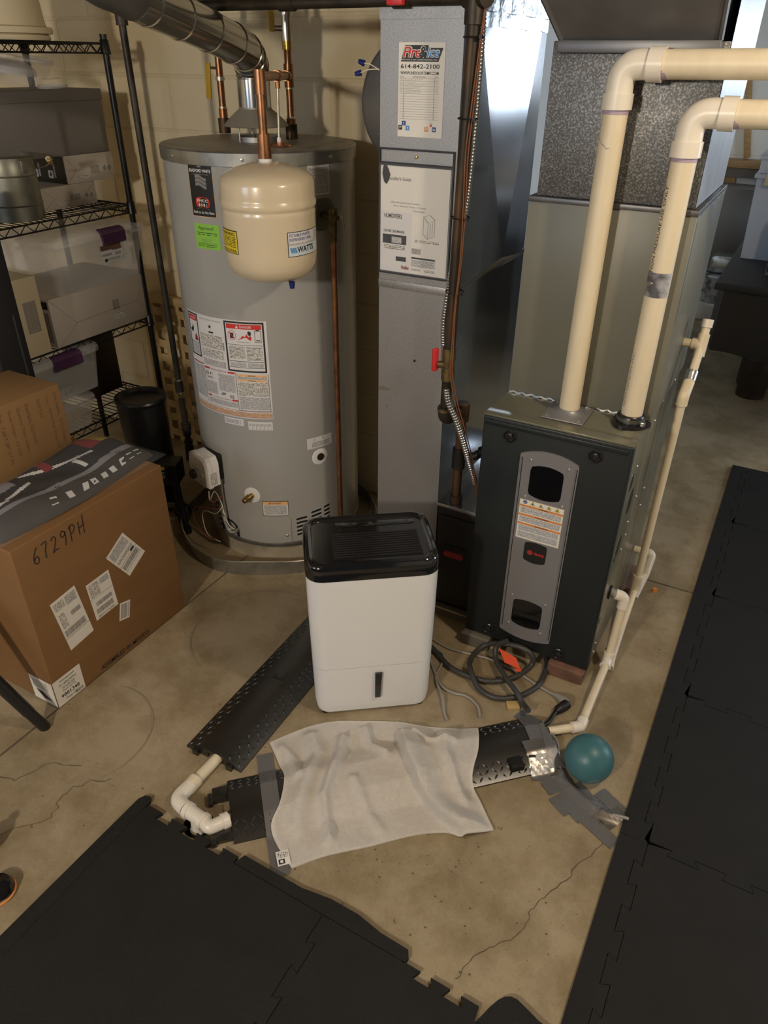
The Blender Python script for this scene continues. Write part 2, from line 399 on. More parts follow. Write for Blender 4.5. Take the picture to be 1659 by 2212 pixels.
# ------------------------------------------------------------------ the setting
def struct(mb, name, parent=None, **k):
    o = mb.build(name, parent, base=(0, 0, 0) if parent is None else None, **k)
    if parent is None: o['kind'] = 'structure'
    return o
DR = (-1.035, 0.850, 0.042)       # drain hole in the slab
mb = MB()
X0, X1, Y0, Y1 = -4.2, 3.6, -2.6, 7.6
cx, cy, cr = DR; q = 0.15
ring = [(cx+cr*cos(2*PI*i/32), cy+cr*sin(2*PI*i/32)) for i in range(32)]
sq = []
for i in range(32):
    a = 2*PI*i/32 ; c_, s_ = cos(a), sin(a); k = q/max(abs(c_), abs(s_)); sq.append((cx+c_*k, cy+s_*k))
vs = [(x, y, 0) for x, y in ring] + [(x, y, 0) for x, y in sq] + [(x, y, -0.12) for x, y in ring]
fs = [(i, 32+i, 32+(i+1) % 32, (i+1) % 32) for i in range(32)]
mb.add(vs, fs, 'concrete'); mb.add(vs, [(64+i, i, (i+1) % 32, 64+(i+1) % 32) for i in range(32)] + [tuple(64+i for i in range(32))], 'near_black')
def flat(x0, x1, y0, y1): mb.add([(x0, y0, 0), (x1, y0, 0), (x1, y1, 0), (x0, y1, 0)], [(0, 1, 2, 3)], 'concrete')
flat(X0, X1, Y0, cy-q); flat(X0, X1, cy+q, Y1); flat(X0, cx-q, cy-q, cy+q); flat(cx+q, X1, cy-q, cy+q)
FLOOR = struct(mb, 'floor', angle=20)

def ribbon(pts, w, mat, name, z=0.0012):
    m = MB(); P = [Vector((p[0], p[1], z)) for p in pts]; vs = []
    for i, p in enumerate(P):
        t = (P[min(i+1, len(P)-1)]-P[max(i-1, 0)]).normalized(); nn = Vector((-t.y, t.x, 0)); ww = w*(0.6+0.8*random.random())/2 if w < 0.006 else w/2
        vs += [p+nn*ww, p-nn*ww]
    m.add(vs, [(2*i, 2*i+1, 2*i+3, 2*i+2) for i in range(len(P)-1)], mat)
    return m.build(name, FLOOR)
def jag(pts, n, a):
    out = []
    for i in range(len(pts)-1):
        p, r = Vector(pts[i]), Vector(pts[i+1])
        for k in range(n):
            out.append(p.lerp(r, k/n)+Vector((random.uniform(-a, a), random.uniform(-a, a))))
    return out+[Vector(pts[-1])]
ribbon(jag([(-0.043, 1.352), (-0.058, 1.29), (-0.094, 1.24), (-0.091, 1.211), (-0.132, 1.125), (-0.153, 1.079), (-0.153, 1.046), (-0.157, 1.001), (-0.199, 0.945), (-0.237, 0.894), (-0.252, 0.832)], 5, 0.004), 0.0022, 'crack_dark', 'crack')
ribbon([(-0.6, 2.607), (3.5, 2.607)], 0.006, 'crack_dark', 'control_joint')
ribbon([(-1.712, -1.0), (-1.712, 2.6)], 0.006, 'crack_dark', 'control_joint')
ribbon(jag([(-1.70, 0.66), (-1.60, 0.70), (-1.56, 0.79), (-1.47, 0.83)], 5, 0.006), 0.002, 'crack_dark', 'crack')
ribbon(jag([(-1.50, 0.55), (-1.41, 0.66), (-1.44, 0.76), (-1.36, 0.84)], 6, 0.008), 0.002, 'crack_dark', 'crack')
ribbon(arc_pts((-1.36, 1.565), 0.255, rad(60), rad(252), 40), 0.005, 'ring_stain', 'saw_cut_ring')
ribbon(arc_pts((-1.56, 0.93), 0.20, rad(-30), rad(105), 30), 0.005, 'ring_stain', 'saw_cut_ring')
m = MB()
for i in range(120):
    x = random.uniform(-1.0, -0.05); y = random.uniform(0.85, 1.3); r = random.choice((0.001, 0.0014, 0.0024))
    if i % 3 == 0: x = random.uniform(-0.62, -0.28); y = random.uniform(0.93, 1.2)
    m.add([(x+r*cos(a)*1.4, y+r*sin(a), 0.0011) for a in (0, 1.05, 2.1, 3.14, 4.2, 5.2)], [tuple(range(6))], 'dirt')
m.build('dirt_specks', FLOOR, kind='stuff')

def block_wall(name, fm, x0, x1, z0, z1, paint, mortar, joint_x, thick=0.2, parity=0):
    """fm(u, v, h): u along the wall, v up, h out of the wall; blocks stand 3 mm proud of the joints"""
    m = MB(); P = [(x0, z0), (x1, z0), (x1, z1), (x0, z1)]
    m.prism(P, fm, -thick, -0.003, mortar); wall = struct(m, name)
    data = {}
    row = 0; z = 0.102-0.2032
    while z < z1-0.02:
        za, zb = max(z+0.004, z0), min(z+0.2032-0.004, z1)
        off = joint_x + (0.2032 if (row+parity) % 2 else 0.0)
        k = math.floor((x0-off)/0.4064); x = off+k*0.4064
        while x < x1-0.01:
            xa, xb = max(x+0.004, x0), min(x+0.4064-0.004, x1)
            if xb-xa > 0.03 and zb-za > 0.02:
                key = (round(xb-xa, 3), round(zb-za, 3))
                if key not in data:
                    bm_ = MB(); w, h = key; c = 0.004
                    A = [(-w/2, 0), (w/2, 0), (w/2, h), (-w/2, h)]; B = [(-w/2+c, c), (w/2-c, c), (w/2-c, h-c), (-w/2+c, h-c)]
                    g0 = fm(0, 0, 0); L = lambda p, d: fm(p[0], p[1], d)-g0
                    bm_.hexa([L(p, -0.0038) for p in A], [L(p, 0.0) for p in B], paint)
                    o = bm_.build('block', wall, angle=15); data[key] = o.data
                else:
                    o = bpy.data.objects.new('block', data[key]); COL.objects.link(o); o.parent = wall
                o.location = fm((xa+xb)/2, za, 0)
            x += 0.4064
        z += 0.2032; row += 1
    return wall
block_wall('wall_back', lambda u, v, h=0: Vector((u, 2.66-h, v)), -4.2, -0.95, 0.0, 2.45, 'cream_paint', 'mortar_paint', -2.913)
# far wall has an unseen window and dark panel, added to shape the duct's reflection
block_wall('wall_far', lambda u, v, h=0: Vector((u, 7.5-h, v)), -0.95, 3.6, 0.0, 2.45, 'white_paint', 'white_paint', -0.42)
struct(MB().box(-4.4, -4.2, -2.6, 2.86, 0, 2.45, 'cream_paint'), 'wall_left')
struct(MB().box(-1.15, -0.95, 2.86, 7.7, 0, 2.45, 'white_paint'), 'wall_partition')
m = MB()
m.box(3.6, 3.8, -2.6, 3.7, 0, 2.45, 'white_paint'); m.box(3.6, 3.8, 5.5, 7.7, 0, 2.45, 'white_paint')
m.box(3.6, 3.8, 3.7, 5.5, 0, 1.3, 'white_paint'); m.box(3.6, 3.8, 3.7, 5.5, 2.25, 2.45, 'white_paint')
struct(m, 'wall_right')
m = MB()
for a in ((3.7, 3.76), (4.57, 4.63), (5.44, 5.5)): m.box(3.62, 3.68, a[0], a[1], 1.3, 2.25, 'white_plastic')
for a in ((1.3, 1.36), (2.19, 2.25)): m.box(3.62, 3.68, 3.76, 5.44, a[0], a[1], 'white_plastic')
struct(m, 'window_1')
m = MB(); m.box(0.35, 0.41, 7.40, 7.49, 1.54, 2.24, 'white_plastic'); m.box(1.69, 1.75, 7.40, 7.49, 1.54, 2.24, 'white_plastic'); m.box(0.41, 1.69, 7.40, 7.49, 1.54, 1.58, 'white_plastic'); m.box(0.41, 1.69, 7.40, 7.49, 2.18, 2.24, 'white_plastic'); struct(m, 'added_far_window')  # window frame added out of view, goes with the duct reflection light
struct(MB().box(0.10, 2.4, 7.44, 7.49, 0.86, 1.50, 'pool_brown', 0.004), 'dark_reflection_panel')  # unseen panel, added so the duct side mirrors a dark band
struct(MB().box(-4.4, 3.8, -2.6, 7.7, 2.45, 2.5, 'ceiling_board'), 'ceiling')

# wooden rails and shelf on the far wall
struct(MB().box(-0.95, 1.4, 7.30, 7.495, 1.045, 1.10, 'wood_trim', 0.004), 'trim_1')
struct(MB().box(-0.95, 1.4, 7.36, 7.495, 0.965, 1.045, 'grey_card'), 'trim_2')
m = MB(); xf = Matrix.Translation((-0.60, 7.47, 1.11)) @ Matrix.Rotation(rad(-13), 4, 'Y')
struct(MB(xf).box(-0.025, 0.025, -0.025, 0.02, 0, 0.6, 'wood_trim', 0.003), 'trim_3')

# ------------------------------------------------------------------ interlocking foam mats
T, PITCH, AMP, GAP = 0.012, 0.0677, 0.011, 0.0009
def zig(p, q, side, n=9, flip=1):
    """dovetailed jigsaw edge from p to q; side shifts the line to leave a hairline gap"""
    p, q = Vector(p), Vector(q); d = (q-p)/n; u = d.normalized(); w = Vector((-u.y, u.x)); out = []
    for i in range(n):
        a = flip*AMP*(1 if i % 2 == 0 else -1); s0 = p+d*i; s1 = p+d*(i+1); e = 0.006
        ex = e if a > 0 else e
        out += [s0+w*(a+side)-u*ex*(0.9 if i else 0), s1+w*(a+side)+u*ex*(0.9 if i < n-1 else 0)]
    return out
def mat_piece(name, outline, label, group, z=0.0):
    m = MB(); m.prism([(p[0], p[1]) for p in outline], lambda u, v, h=0: Vector((u, v, z+h)), 0.0, T, 'mat_foam')
    return m.build(name, angle=30, label=label, cat='foam mat', group=group)
S = 0.6096
def clean(P):
    out = []
    for p in P:
        p = Vector((p[0], p[1]))
        if not out or (p-out[-1]).length > 1e-4: out.append(p)
    return out
GR = 'interlocking foam floor mats'
ys = [0.78, 1.39, 2.0, 2.61, 3.22, 3.83]
names = ['front', 'second', 'third', 'fourth', 'farthest']
desc = ['black foam mat tile nearest the camera on the right, below the taped cord', 'black foam mat tile right of the teal ball', 'black foam mat tile right of the furnace drain pipe, second above the ball',
        'black foam mat tile beyond the floor joint on the right', 'farthest black foam mat tile, towards the covered table']
XB = 0.052
for i in range(5):
    a, b = ys[i], ys[i+1]
    bottom = [Vector((XB, a)), Vector((XB+S, a))] if i == 0 else zig((XB, a), (XB+S, a), GAP)
    top = [Vector((XB+S, b)), Vector((XB, b))] if i == 4 else zig((XB+S, b), (XB, b), GAP, flip=-1)
    left = zig((XB, b), (XB, a), GAP, flip=1)
    P = clean(bottom[:-1]+[Vector((XB+S, a)), Vector((XB+S, b))]+top[1:-1]+left)
    mat_piece('foam_mat_tile', P, desc[i], GR)
    # border strip with a plain outer edge
    Pb = clean([Vector((-0.012, a+0.0008)), *zig((XB, a), (XB, b), GAP, flip=-1), Vector((-0.012, b-0.0008))])
    mat_piece('foam_mat_border', Pb, ['plain-edged black foam border strip at the bottom, beside the rounded corner', 'plain-edged black foam border strip crossing the end of the taped cord', 'plain-edged black foam border strip opposite the furnace corner',
              'plain-edged black foam border strip at the floor joint', 'farthest plain-edged black foam border strip'][i], GR)
# mats at the lower left
XL = -1.195
P = clean([Vector((XL, 0.19)), Vector((XL+S, 0.19)), Vector((XL+S, 0.79)), Vector((XL+0.30, 0.79))] + zig((XL+0.30, 0.79), (XL, 0.79), 0.02, n=8, flip=-1) + [Vector((XL, 0.79))])
P2 = clean([Vector((XL, 0.19)), Vector((XL+S-GAP, 0.19)), *zig((XL+S, 0.19), (XL+S, 0.80), GAP), Vector((XL+S-GAP, 0.802)), Vector((XL+0.32, 0.802)), *zig((XL+0.32, 0.812), (XL+0.005, 0.812), 0.0, n=7, flip=-1), Vector((XL, 0.80))])
mat_piece('foam_mat_tile', P2, 'black foam mat tile at lower left with open jigsaw teeth beside the floor drain', GR)
mat_piece('foam_mat_border', [(-1.245, 0.19), (XL-GAP, 0.19), (XL-GAP, 0.832), (-1.205, 0.846), (-1.222, 0.842), (-1.232, 0.825)], 'narrow black foam border strip along the left edge of the lower left mat', GR)
mat_piece('foam_mat_border', [(-0.872, 0.8035), (-0.40, 0.8035), (-0.37, 0.800), (-0.365, 0.815), (-0.375, 0.832), (-0.45, 0.834), (-0.52, 0.846), (-0.60, 0.846), (-0.68, 0.834), (-0.862, 0.834)], 'black foam border strip lifted in a slight wave below the white towel', GR)
P3 = clean([Vector((XL+S+GAP, 0.19)), Vector((-0.015, 0.19)), Vector((-0.015, 0.769)), Vector((-0.180, 0.769)), *zig((-0.182, 0.790), (-0.372, 0.792), 0.0, n=5, flip=-1), Vector((-0.372, 0.802)), Vector((XL+S+GAP, 0.802)), *zig((XL+S, 0.80), (XL+S, 0.19), GAP, flip=-1)])
mat_piece('foam_mat_tile', P3, 'black foam mat tile at bottom centre with open teeth facing the cracked concrete', GR)
mat_piece('foam_mat_border', clean([Vector((-0.176, 0.7705)), Vector((-0.168, 0.790)), Vector((-0.160, 0.812)), Vector((-0.149, 0.834)), Vector((-0.138, 0.848)), Vector((-0.126, 0.855)), Vector((-0.112, 0.856)), Vector((-0.092, 0.850)), Vector((-0.055, 0.838)), Vector((-0.0135, 0.832)), Vector((-0.0135, 0.19)), Vector((-0.0, 0.19)), Vector((-0.0, 0.19))][:10]+[Vector((-0.0135, 0.7705))]), 'rounded corner piece of black foam border at bottom centre', GR)
# ------------------------------------------------------------------ water heater
HC = (-1.738, 2.253); HR = 0.33; HZ0, HZ1 = 0.09, 1.548
WH = thing('water_heater', 'tall grey cylindrical gas water heater covered in warning labels', 'water heater', (HC[0], HC[1], 0.0))
def hmap(thdeg, z): return cylmap(HC, HR, rad(thdeg), z)
def hp(thdeg, z, h=0.0): return hmap(thdeg, z)(0, 0, h)
m = MB(); m.lathe([(0.30, 0.0), (0.318, 0.0), (0.318, 0.075), (0.305, 0.075)], (HC[0], HC[1], 0), 'concrete_pad', 48); m.build('base_stand', WH)
m = MB(); m.lathe([(HR-0.006, 0.074), (HR-0.002, 0.076), (HR, 0.095), (HR, 1.512)], (HC[0], HC[1], 0), 'jacket_gray', 96); m.build('jacket', WH)
m = MB(); m.lathe([(HR+0.0008, 0.074), (HR+0.0028, 0.08), (HR+0.0028, 0.094), (HR+0.0008, 0.098)], (HC[0], HC[1], 0), 'galv_band', 96, close=True); m.build('base_ring', WH)
m = MB(); m.lathe([(HR+0.001, 1.506), (HR+0.005, 1.508), (HR+0.006, 1.545), (HR+0.003, 1.549), (0.0, 1.552)], (HC[0], HC[1], 0), 'galv_band', 96)
lid = m.build('lid', WH)
m = MB(); m.lathe([(HR+0.001, 1.5494), (0.2, 1.5515), (0.0, 1.5528)], (HC[0], HC[1], 0), 'lid_gray', 64); m.build('lid_top', lid)
for t in (-60, -18, 28, 80):
    m = MB(); m.lathe([(0.005, 0), (0.005, 0.003), (0.0, 0.0045)], hp(t, 1.528, 0.005), 'screw_head', 10, axis=(sin(rad(t)), -cos(rad(t)), 0)); m.build('screw', lid)
# black maker's plate
f = hmap(-6.3, 1.356); w = HR*rad(16.2); h = 0.168; m = MB(); N = 8
m.rect(f, -0.0016, -0.0016, w+0.0016, h+0.0016, 'pale_orange', 0.0006, N); m.rect(f, 0, 0, w, h, 'near_black', 0.0009, N)
m.text(f, 'BRADFORD WHITE', w/2, 0.131, 'label_white', 0.0012, width=w*0.90, height=0.0095, bold=0.02, align='C')
m.text(f, 'CORPORATION', w/2, 0.1235, 'grey_ink', 0.0012, width=w*0.72, height=0.004, align='C')
m.rect(f, w*0.42, 0.146, w*0.58, 0.158, 'grey_ink', 0.0012)
for k in range(3):
    pts = []
    for i in range(9):
        t = i/8; pts.append((w*(0.28+0.46*t), 0.086+k*0.0115+0.004*sin(t*5.2)+0.004*(1-t)))
    pts2 = [(u, v+0.0095) for u, v in reversed(pts)]; m.poly(f, pts+pts2, 'grey_ink', 0.0012)
m.poly(f, [(w*0.5+w*0.30*(abs(cos(t))**0.6)*(1 if cos(t) > 0 else -1), 0.042+0.0165*(abs(sin(t))**0.7)*(1 if sin(t) > 0 else -1)) for t in [2*PI*i/24 for i in range(24)]], 'red_ink', 0.0012)
m.text(f, 'PHCC', w/2, 0.043, 'label_white', 0.0014, width=w*0.46, height=0.009, bold=0.03, align='C')
for i in range(4): m.rect(f, w*(0.33+0.1*i), 0.030, w*(0.39+0.1*i), 0.039, ('label_white', 'pale_orange', 'pale_blue', 'grey_ink')[i], 0.0014)
m.text(f, 'Built to be the Best', w/2, 0.008, 'label_white', 0.0012, width=w*0.88, height=0.0085, bold=0.01, align='C')
m.rect(f, w*0.25, 0.022, w*0.75, 0.0235, 'grey_ink', 0.0012)
m.build('maker_plate', WH, label='tall black maker plate with a red emblem')
# green approval sticker
f = hmap(-6.5, 1.253); w = HR*rad(17.3); h = 0.079; m = MB(); m.rect(f, 0, 0, w, h, 'green_paper', 0.0007, 6)
m.text(f, 'Approved', w*0.47, 0.058, 'ink', 0.001, width=w*0.62, height=0.014, align='C')
m.rect(f, w*0.10, 0.044, w*0.90, 0.053, 'type_green', 0.0009, 4); m.text(f, '8-25-22', w*0.28, 0.024, 'grey_ink', 0.001, width=w*0.38, height=0.008)
m.rect(f, w*0.08, 0.007, w*0.86, 0.020, 'type_green', 0.0009, 4)
m.build('approval_sticker', WH, label='bright green Approved sticker')
# upper right instruction label
f = hmap(63.7, 1.417); w = HR*rad(15.6); m = MB(); m.rect(f, 0, 0, w, 0.108, 'label_white', 0.0007, 5); m.rect(f, 0.004, 0.004, w-0.004, 0.082, 'type', 0.0009, 5); m.rect(f, 0.02, 0.088, w-0.02, 0.104, 'type', 0.0009, 3)
m.build('instruction_label', WH)
# big warning label
TH0, TH1, Z0, Z1 = -27.5, 34.0, 0.652, 1.022
f = hmap(0, Z0); U = lambda t: HR*rad(t); V = lambda z: z-Z0; H1, H2, H3 = 0.0006, 0.0009, 0.0012
m = MB(); m.rect(f, U(TH0), 0, U(TH1), Z1-Z0, 'label_white', H1, 24)
# left danger column
m.frame(f, U(-27.0), V(0.858), U(-15.4), V(1.017), 0.0055, 'ink', H2, 6); m.rect(f, U(-25.8), V(0.990), U(-16.6), V(1.009), 'red_ink', H2, 5)
m.text(f, 'DANGER', U(-21.2), V(0.995), 'label_white', H3, width=U(6.4), height=0.008, align='C')
m.poly(f, [(U(-25), V(0.955)), (U(-23), V(0.962)), (U(-22), V(0.975)), (U(-21), V(0.962)), (U(-22), V(0.948)), (U(-24), V(0.945))], 'ink', H2)
m.poly(f, [(U(-21), V(0.918)), (U(-17), V(0.916)), (U(-17.5), V(0.93)), (U(-19), V(0.944)), (U(-20.2), V(0.935))], 'dark_red', H2)
m.rect(f, U(-26), V(0.909), U(-16.5), V(0.911), 'ink', H2, 4); m.rect(f, U(-25.8), V(0.866), U(-16.8), V(0.906), 'type', H2, 5)
# rating column
m.text(f, 'AUTOMATIC STORAGE WATER HEATER', U(-4.2), V(1.006), 'grey_ink', H2, width=U(18), height=0.0042, align='C')
star = [(U(-4.3)+0.009*(1 if i % 2 == 0 else 0.42)*cos(PI/2+PI*i/5), V(0.985)+0.009*(1 if i % 2 == 0 else 0.42)*sin(PI/2+PI*i/5)) for i in range(10)]
m.poly(f, star, 'ink', H2); m.rect(f, U(-5.6), V(0.962), U(-1.8), V(0.968), 'ink', H2, 2)
m.rect(f, U(-14), V(0.905), U(4.5), V(0.956), 'type_big', H2, 6); m.rect(f, U(-14), V(0.870), U(4.5), V(0.900), 'type_big', H2, 6)
m.rect(f, U(-13.5), V(0.838), U(5.5), V(0.862), 'type', H2, 6); m.rect(f, U(4.6), V(0.905), U(5.8), V(0.935), 'bars', H2)
# danger panel
m.frame(f, U(7.0), V(0.834), U(32.4), V(1.018), 0.0062, 'ink', H2, 10); m.rect(f, U(8.6), V(0.992), U(30.8), V(1.009), 'red_ink', H2, 8)
m.poly(f, [(U(14.6), V(0.9945)), (U(16.6), V(0.9945)), (U(15.6), V(1.0065))], 'label_white', H3); m.text(f, 'DANGER', U(17.4), V(0.9955), 'label_white', H3, width=U(7.4), height=0.0095, bold=0.01)
ring_o = [(U(11.9)+0.0158*cos(t), V(0.968)+0.0172*sin(t)) for t in [2*PI*i/28 for i in range(28)]]; ring_i = [(U(11.9)+0.0142*cos(t), V(0.968)+0.0156*sin(t)) for t in [2*PI*i/28 for i in range(28)]]
m.add([f(a, b, H2) for a, b in ring_o+ring_i], [(i, (i+1) % 28, 28+(i+1) % 28, 28+i) for i in range(28)], 'red_ink')
m.rect(f, U(10.7), V(0.957), U(13.0), V(0.977), 'ink', H2); m.add([f(u, v, H3) for u, v in ((U(10), V(0.979)), (U(10.3), V(0.981)), (U(13.9), V(0.957)), (U(13.6), V(0.955)))], [(0, 1, 2, 3)], 'red_ink')
m.poly(f, [(U(15.4), V(0.954)), (U(24.2), V(0.953)), (U(24.5), V(0.963)), (U(23.6), V(0.972)), (U(22.6), V(0.964)), (U(21.6), V(0.975)), (U(20.2), V(0.965)), (U(18.8), V(0.969)), (U(17.5), V(0.959))], 'red_ink', H2)
m.poly(f, [(U(22.2), V(0.975)), (U(23.0), V(0.970)), (U(24.2), V(0.972)), (U(24.4), V(0.982)), (U(23.2), V(0.987)), (U(22.2), V(0.984))], 'ink', H3)
m.frame(f, U(26.4), V(0.946), U(30.4), V(0.988), 0.0016, 'ink', H2); m.rect(f, U(27.2), V(0.952), U(29.6), V(0.955), 'ink', H3); m.rect(f, U(27.4), V(0.9885), U(29.4), V(0.992), 'ink', H3)
m.text(f, 'Flammable Vapors', U(19.4), V(0.943), 'grey_ink', H3, width=U(8.4), height=0.005, align='C')
m.rect(f, U(8.3), V(0.934), U(31.1), V(0.9355), 'ink', H2, 8); m.rect(f, U(9.2), V(0.882), U(19.6), V(0.930), 'type_big', H2, 5); m.rect(f, U(20.6), V(0.878), U(30.6), V(0.930), 'type_big', H2, 5)
m.rect(f, U(8.3), V(0.873), U(31.1), V(0.875), 'ink', H2, 8); m.rect(f, U(9.2), V(0.853), U(19.6), V(0.870), 'type', H2, 4); m.rect(f, U(20.6), V(0.853), U(30.6), V(0.870), 'type', H2, 4)
m.rect(f, U(8.3), V(0.850), U(31.1), V(0.8515), 'ink', H2, 8)
# operating instructions and warnings
m.rect(f, U(-26.6), V(0.700), U(-14.6), V(0.826), 'type', H2, 6); m.rect(f, U(-26.8), V(0.832), U(-14.4), V(0.836), 'dark_red', H2, 4); m.rect(f, U(-14.2), V(0.690), U(-13.9), V(0.828), 'ink', H2)
m.rect(f, U(-13.4), V(0.822), U(-8.6), V(0.829), 'red_ink', H2, 2); m.text(f, 'OPERATING INSTRUCTIONS', U(-1.2), V(0.8225), 'dark_red', H2, width=U(13), height=0.0055, align='C'); m.rect(f, U(6.2), V(0.822), U(11.2), V(0.829), 'red_ink', H2, 2)
m.rect(f, U(-13.2), V(0.728), U(-3.4), V(0.776), 'type', H2, 4); m.rect(f, U(-1.6), V(0.748), U(10.8), V(0.815), 'type', H2, 5)
m.frame(f, U(-13.0), V(0.784), U(-6.4), V(0.814), 0.0008, 'grey_ink', H2); m.frame(f, U(-12.4), V(0.800), U(-10.2), V(0.811), 0.0022, 'ink', H3); m.rect(f, U(-8.8), V(0.803), U(-7.8), V(0.809), 'ink', H3)
m.rect(f, U(-12), V(0.787), U(-7), V(0.794), 'bars', H3)
m.poly(f, [(U(-1), V(0.730)), (U(2.4), V(0.733)), (U(3.4), V(0.741)), (U(0.4), V(0.743))], 'grey_ink', H2); m.rect(f, U(6), V(0.724), U(9.2), V(0.738), 'bars', H2)
m.rect(f, U(-12.8), V(0.714), U(-9.6), V(0.721), 'red_ink', H2); m.text(f, 'TO TURN OFF GAS TO APPLIANCE', U(-0.6), V(0.7145), 'dark_red', H2, width=U(15), height=0.005, align='C'); m.rect(f, U(7.4), V(0.714), U(11.6), V(0.721), 'red_ink', H2)
m.rect(f, U(-12.8), V(0.690), U(11.2), V(0.710), 'type', H2, 8); m.rect(f, U(11.7), V(0.683), U(12.0), V(0.829), 'ink', H2)
m.rect(f, U(12.6), V(0.817), U(32.2), V(0.825), 'pale_orange', H2, 6); m.text(f, 'WARNING', U(22.4), V(0.8185), 'ink', H3, width=U(5), height=0.005, align='C')
m.rect(f, U(12.6), V(0.799), U(32.2), V(0.806), 'pale_orange', H2, 6); m.text(f, 'WARNING', U(22.4), V(0.800), 'ink', H3, width=U(5), height=0.005, align='C')
m.rect(f, U(12.8), V(0.807), U(32.0), V(0.816), 'type', H2, 6); m.rect(f, U(12.8), V(0.742), U(32.2), V(0.797), 'type_big', H2, 8); m.rect(f, U(12.8), V(0.688), U(32.4), V(0.738), 'type', H2, 8)
m.rect(f, U(32.7), V(0.683), U(33.0), V(0.829), 'ink', H2); m.rect(f, U(12.0), V(0.682), U(33.0), V(0.6835), 'ink', H2, 6)
m.frame(f, U(-27), V(0.656), U(33.6), V(0.681), 0.0012, 'dark_red', H2, 20); m.rect(f, U(-26.6), V(0.6575), U(33.2), V(0.676), 'type_tan', H2, 20)
m.build('warning_label', WH, label='large white label sheet with red DANGER panel')
f = hmap(-0.5, 0.612); w = HR*rad(14.5); m = MB(); m.rect(f, 0, 0.006, w, 0.034, 'label_white', 0.0005, 4); m.frame(f, 0.003, 0.012, w-0.012, 0.028, 0.001, 'ink_blue', 0.0008, 3); m.rect(f, 0.008, 0.015, w-0.02, 0.025, 'type', 0.0008, 3); m.build('small_label', WH)
f = hmap(17.0, 0.606); w = HR*rad(16.2); m = MB(); m.rect(f, 0, 0.0, w, 0.034, 'label_white', 0.0005, 4)
for i in range(6): m.frame(f, 0.003+i*(w-0.006)/6, 0.004, 0.002+(i+1)*(w-0.006)/6, 0.026, 0.0007, 'grey_ink', 0.0008); m.rect(f, 0.006+i*(w-0.006)/6, 0.016, (i+1)*(w-0.006)/6-0.002, 0.024, 'type', 0.0008)
m.build('capacity_label', WH)
f = hmap(21.7, 0.226); w = HR*rad(17.8); m = MB(); m.rect(f, -0.001, -0.001, w+0.001, 0.069, 'ink', 0.0005, 5); m.rect(f, 0.001, 0.001, w-0.001, 0.066, 'label_white', 0.0007, 5); m.rect(f, 0.001, 0.052, w-0.001, 0.066, 'pale_orange', 0.0009, 5)
m.text(f, 'WARNING', w*0.54, 0.0545, 'ink', 0.0011, width=w*0.4, height=0.008, align='C'); m.poly(f, [(w*0.25, 0.0545), (w*0.32, 0.0545), (w*0.285, 0.0635)], 'ink', 0.0011); m.rect(f, 0.006, 0.006, w-0.006, 0.049, 'type', 0.0009, 5); m.build('burner_warning_label', WH)
f = hmap(55.2, 0.508); w = HR*rad(19.4); m = MB(); m.rect(f, 0, 0, w, 0.046, 'label_white', 0.0006, 6); m.rect(f, 0.02, 0.004, w-0.01, 0.026, 'type', 0.0009, 4); m.rect(f, w*.25, 0.032, w*0.65, 0.041, 'type', 0.0009); m.build('side_label', WH)
# burner access door and air slots
f = hmap(2.5, 0.098); w = HR*rad(38); m = MB(); m.rect(f, 0, 0, w, 0.118, 'jacket_gray', 0.004, 12)
for a, b in (((0, 0), (w, 0)), ((0, 0.118), (w, 0.118)), ((0, 0), (0, 0.118)), ((w, 0), (w, 0.118))):
    n = 12; P = [(a[0]+(b[0]-a[0])*i/n, a[1]+(b[1]-a[1])*i/n) for i in range(n+1)]
    m.add([f(u, v, 0.004) for u, v in P]+[f(u, v, 0.0) for u, v in P], [(i, i+1, n+2+i, n+1+i) for i in range(n)], 'jacket_gray')
m.lathe([(0.006, 0), (0.006, 0.002), (0.003, 0.004), (0, 0.0045)], hp(37.5, 0.132, 0.004), 'screw_head', 12, axis=(sin(rad(37.5)), -cos(rad(37.5)), 0)); m.build('burner_door', WH)
slot_data = None
def slot(th, z, ln=0.046):
    m = MB(); f = hmap(th, z); P = [(a, b) for a, b in rrect(ln, 0.0095, 0.0045, 4)]
    P = [(u, v+u*0.10) for u, v in P]
    m.add([f(u, v, 0.0012) for u, v in P], [tuple(range(len(P)))], 'near_black'); 
    m.add([f(u, v, 0.0016) for u, v in P]+[f(u*1.06, v*1.25, 0.0) for u, v in P], [(i, (i+1) % len(P), len(P)+(i+1) % len(P), len(P)+i) for i in range(len(P))], 'jacket_gray')
    m.build('air_slot', WH)
for k in range(5): slot(48.5, 0.205-k*0.0185)
for k in range(5): slot(59.5, 0.224-k*0.0185)
for k in range(4): slot(68.0, 0.232-k*0.0185, 0.03)
for k in range(6): slot(-21+k*1.2, 0.215-k*0.024, 0.05)
# hole with burner tube at lower left
m = MB(); f = hmap(-8.0, 0.105); P = [(-0.048, -0.02), (0.052, -0.02), (0.052, 0.03)]+[(0.05*cos(t), 0.03+0.035*sin(t)) for t in (0.3, 0.7, 1.2, 1.7, 2.2, 2.8)]+[(-0.048, 0.03)]
m.poly(f, P, 'near_black', 0.0016); m.build('burner_opening', WH)
m = MB(); pc = hp(-8, 0.16, 0.012); m.tube(catmull([hp(-12, 0.24, 0.012), hp(-9, 0.17, 0.018), hp(-5, 0.128, 0.02), hp(-1, 0.125, 0.012), hp(1, 0.140, 0.004)], 6), 0.008, 'galv_band', 8)
m.tube(catmull([hp(-9, 0.36, 0.012), hp(-8.6, 0.25, 0.012), hp(-6, 0.150, 0.02), hp(-3, 0.135, 0.012)], 6), 0.004, 'galv_band', 6); m.build('burner_tube', WH)
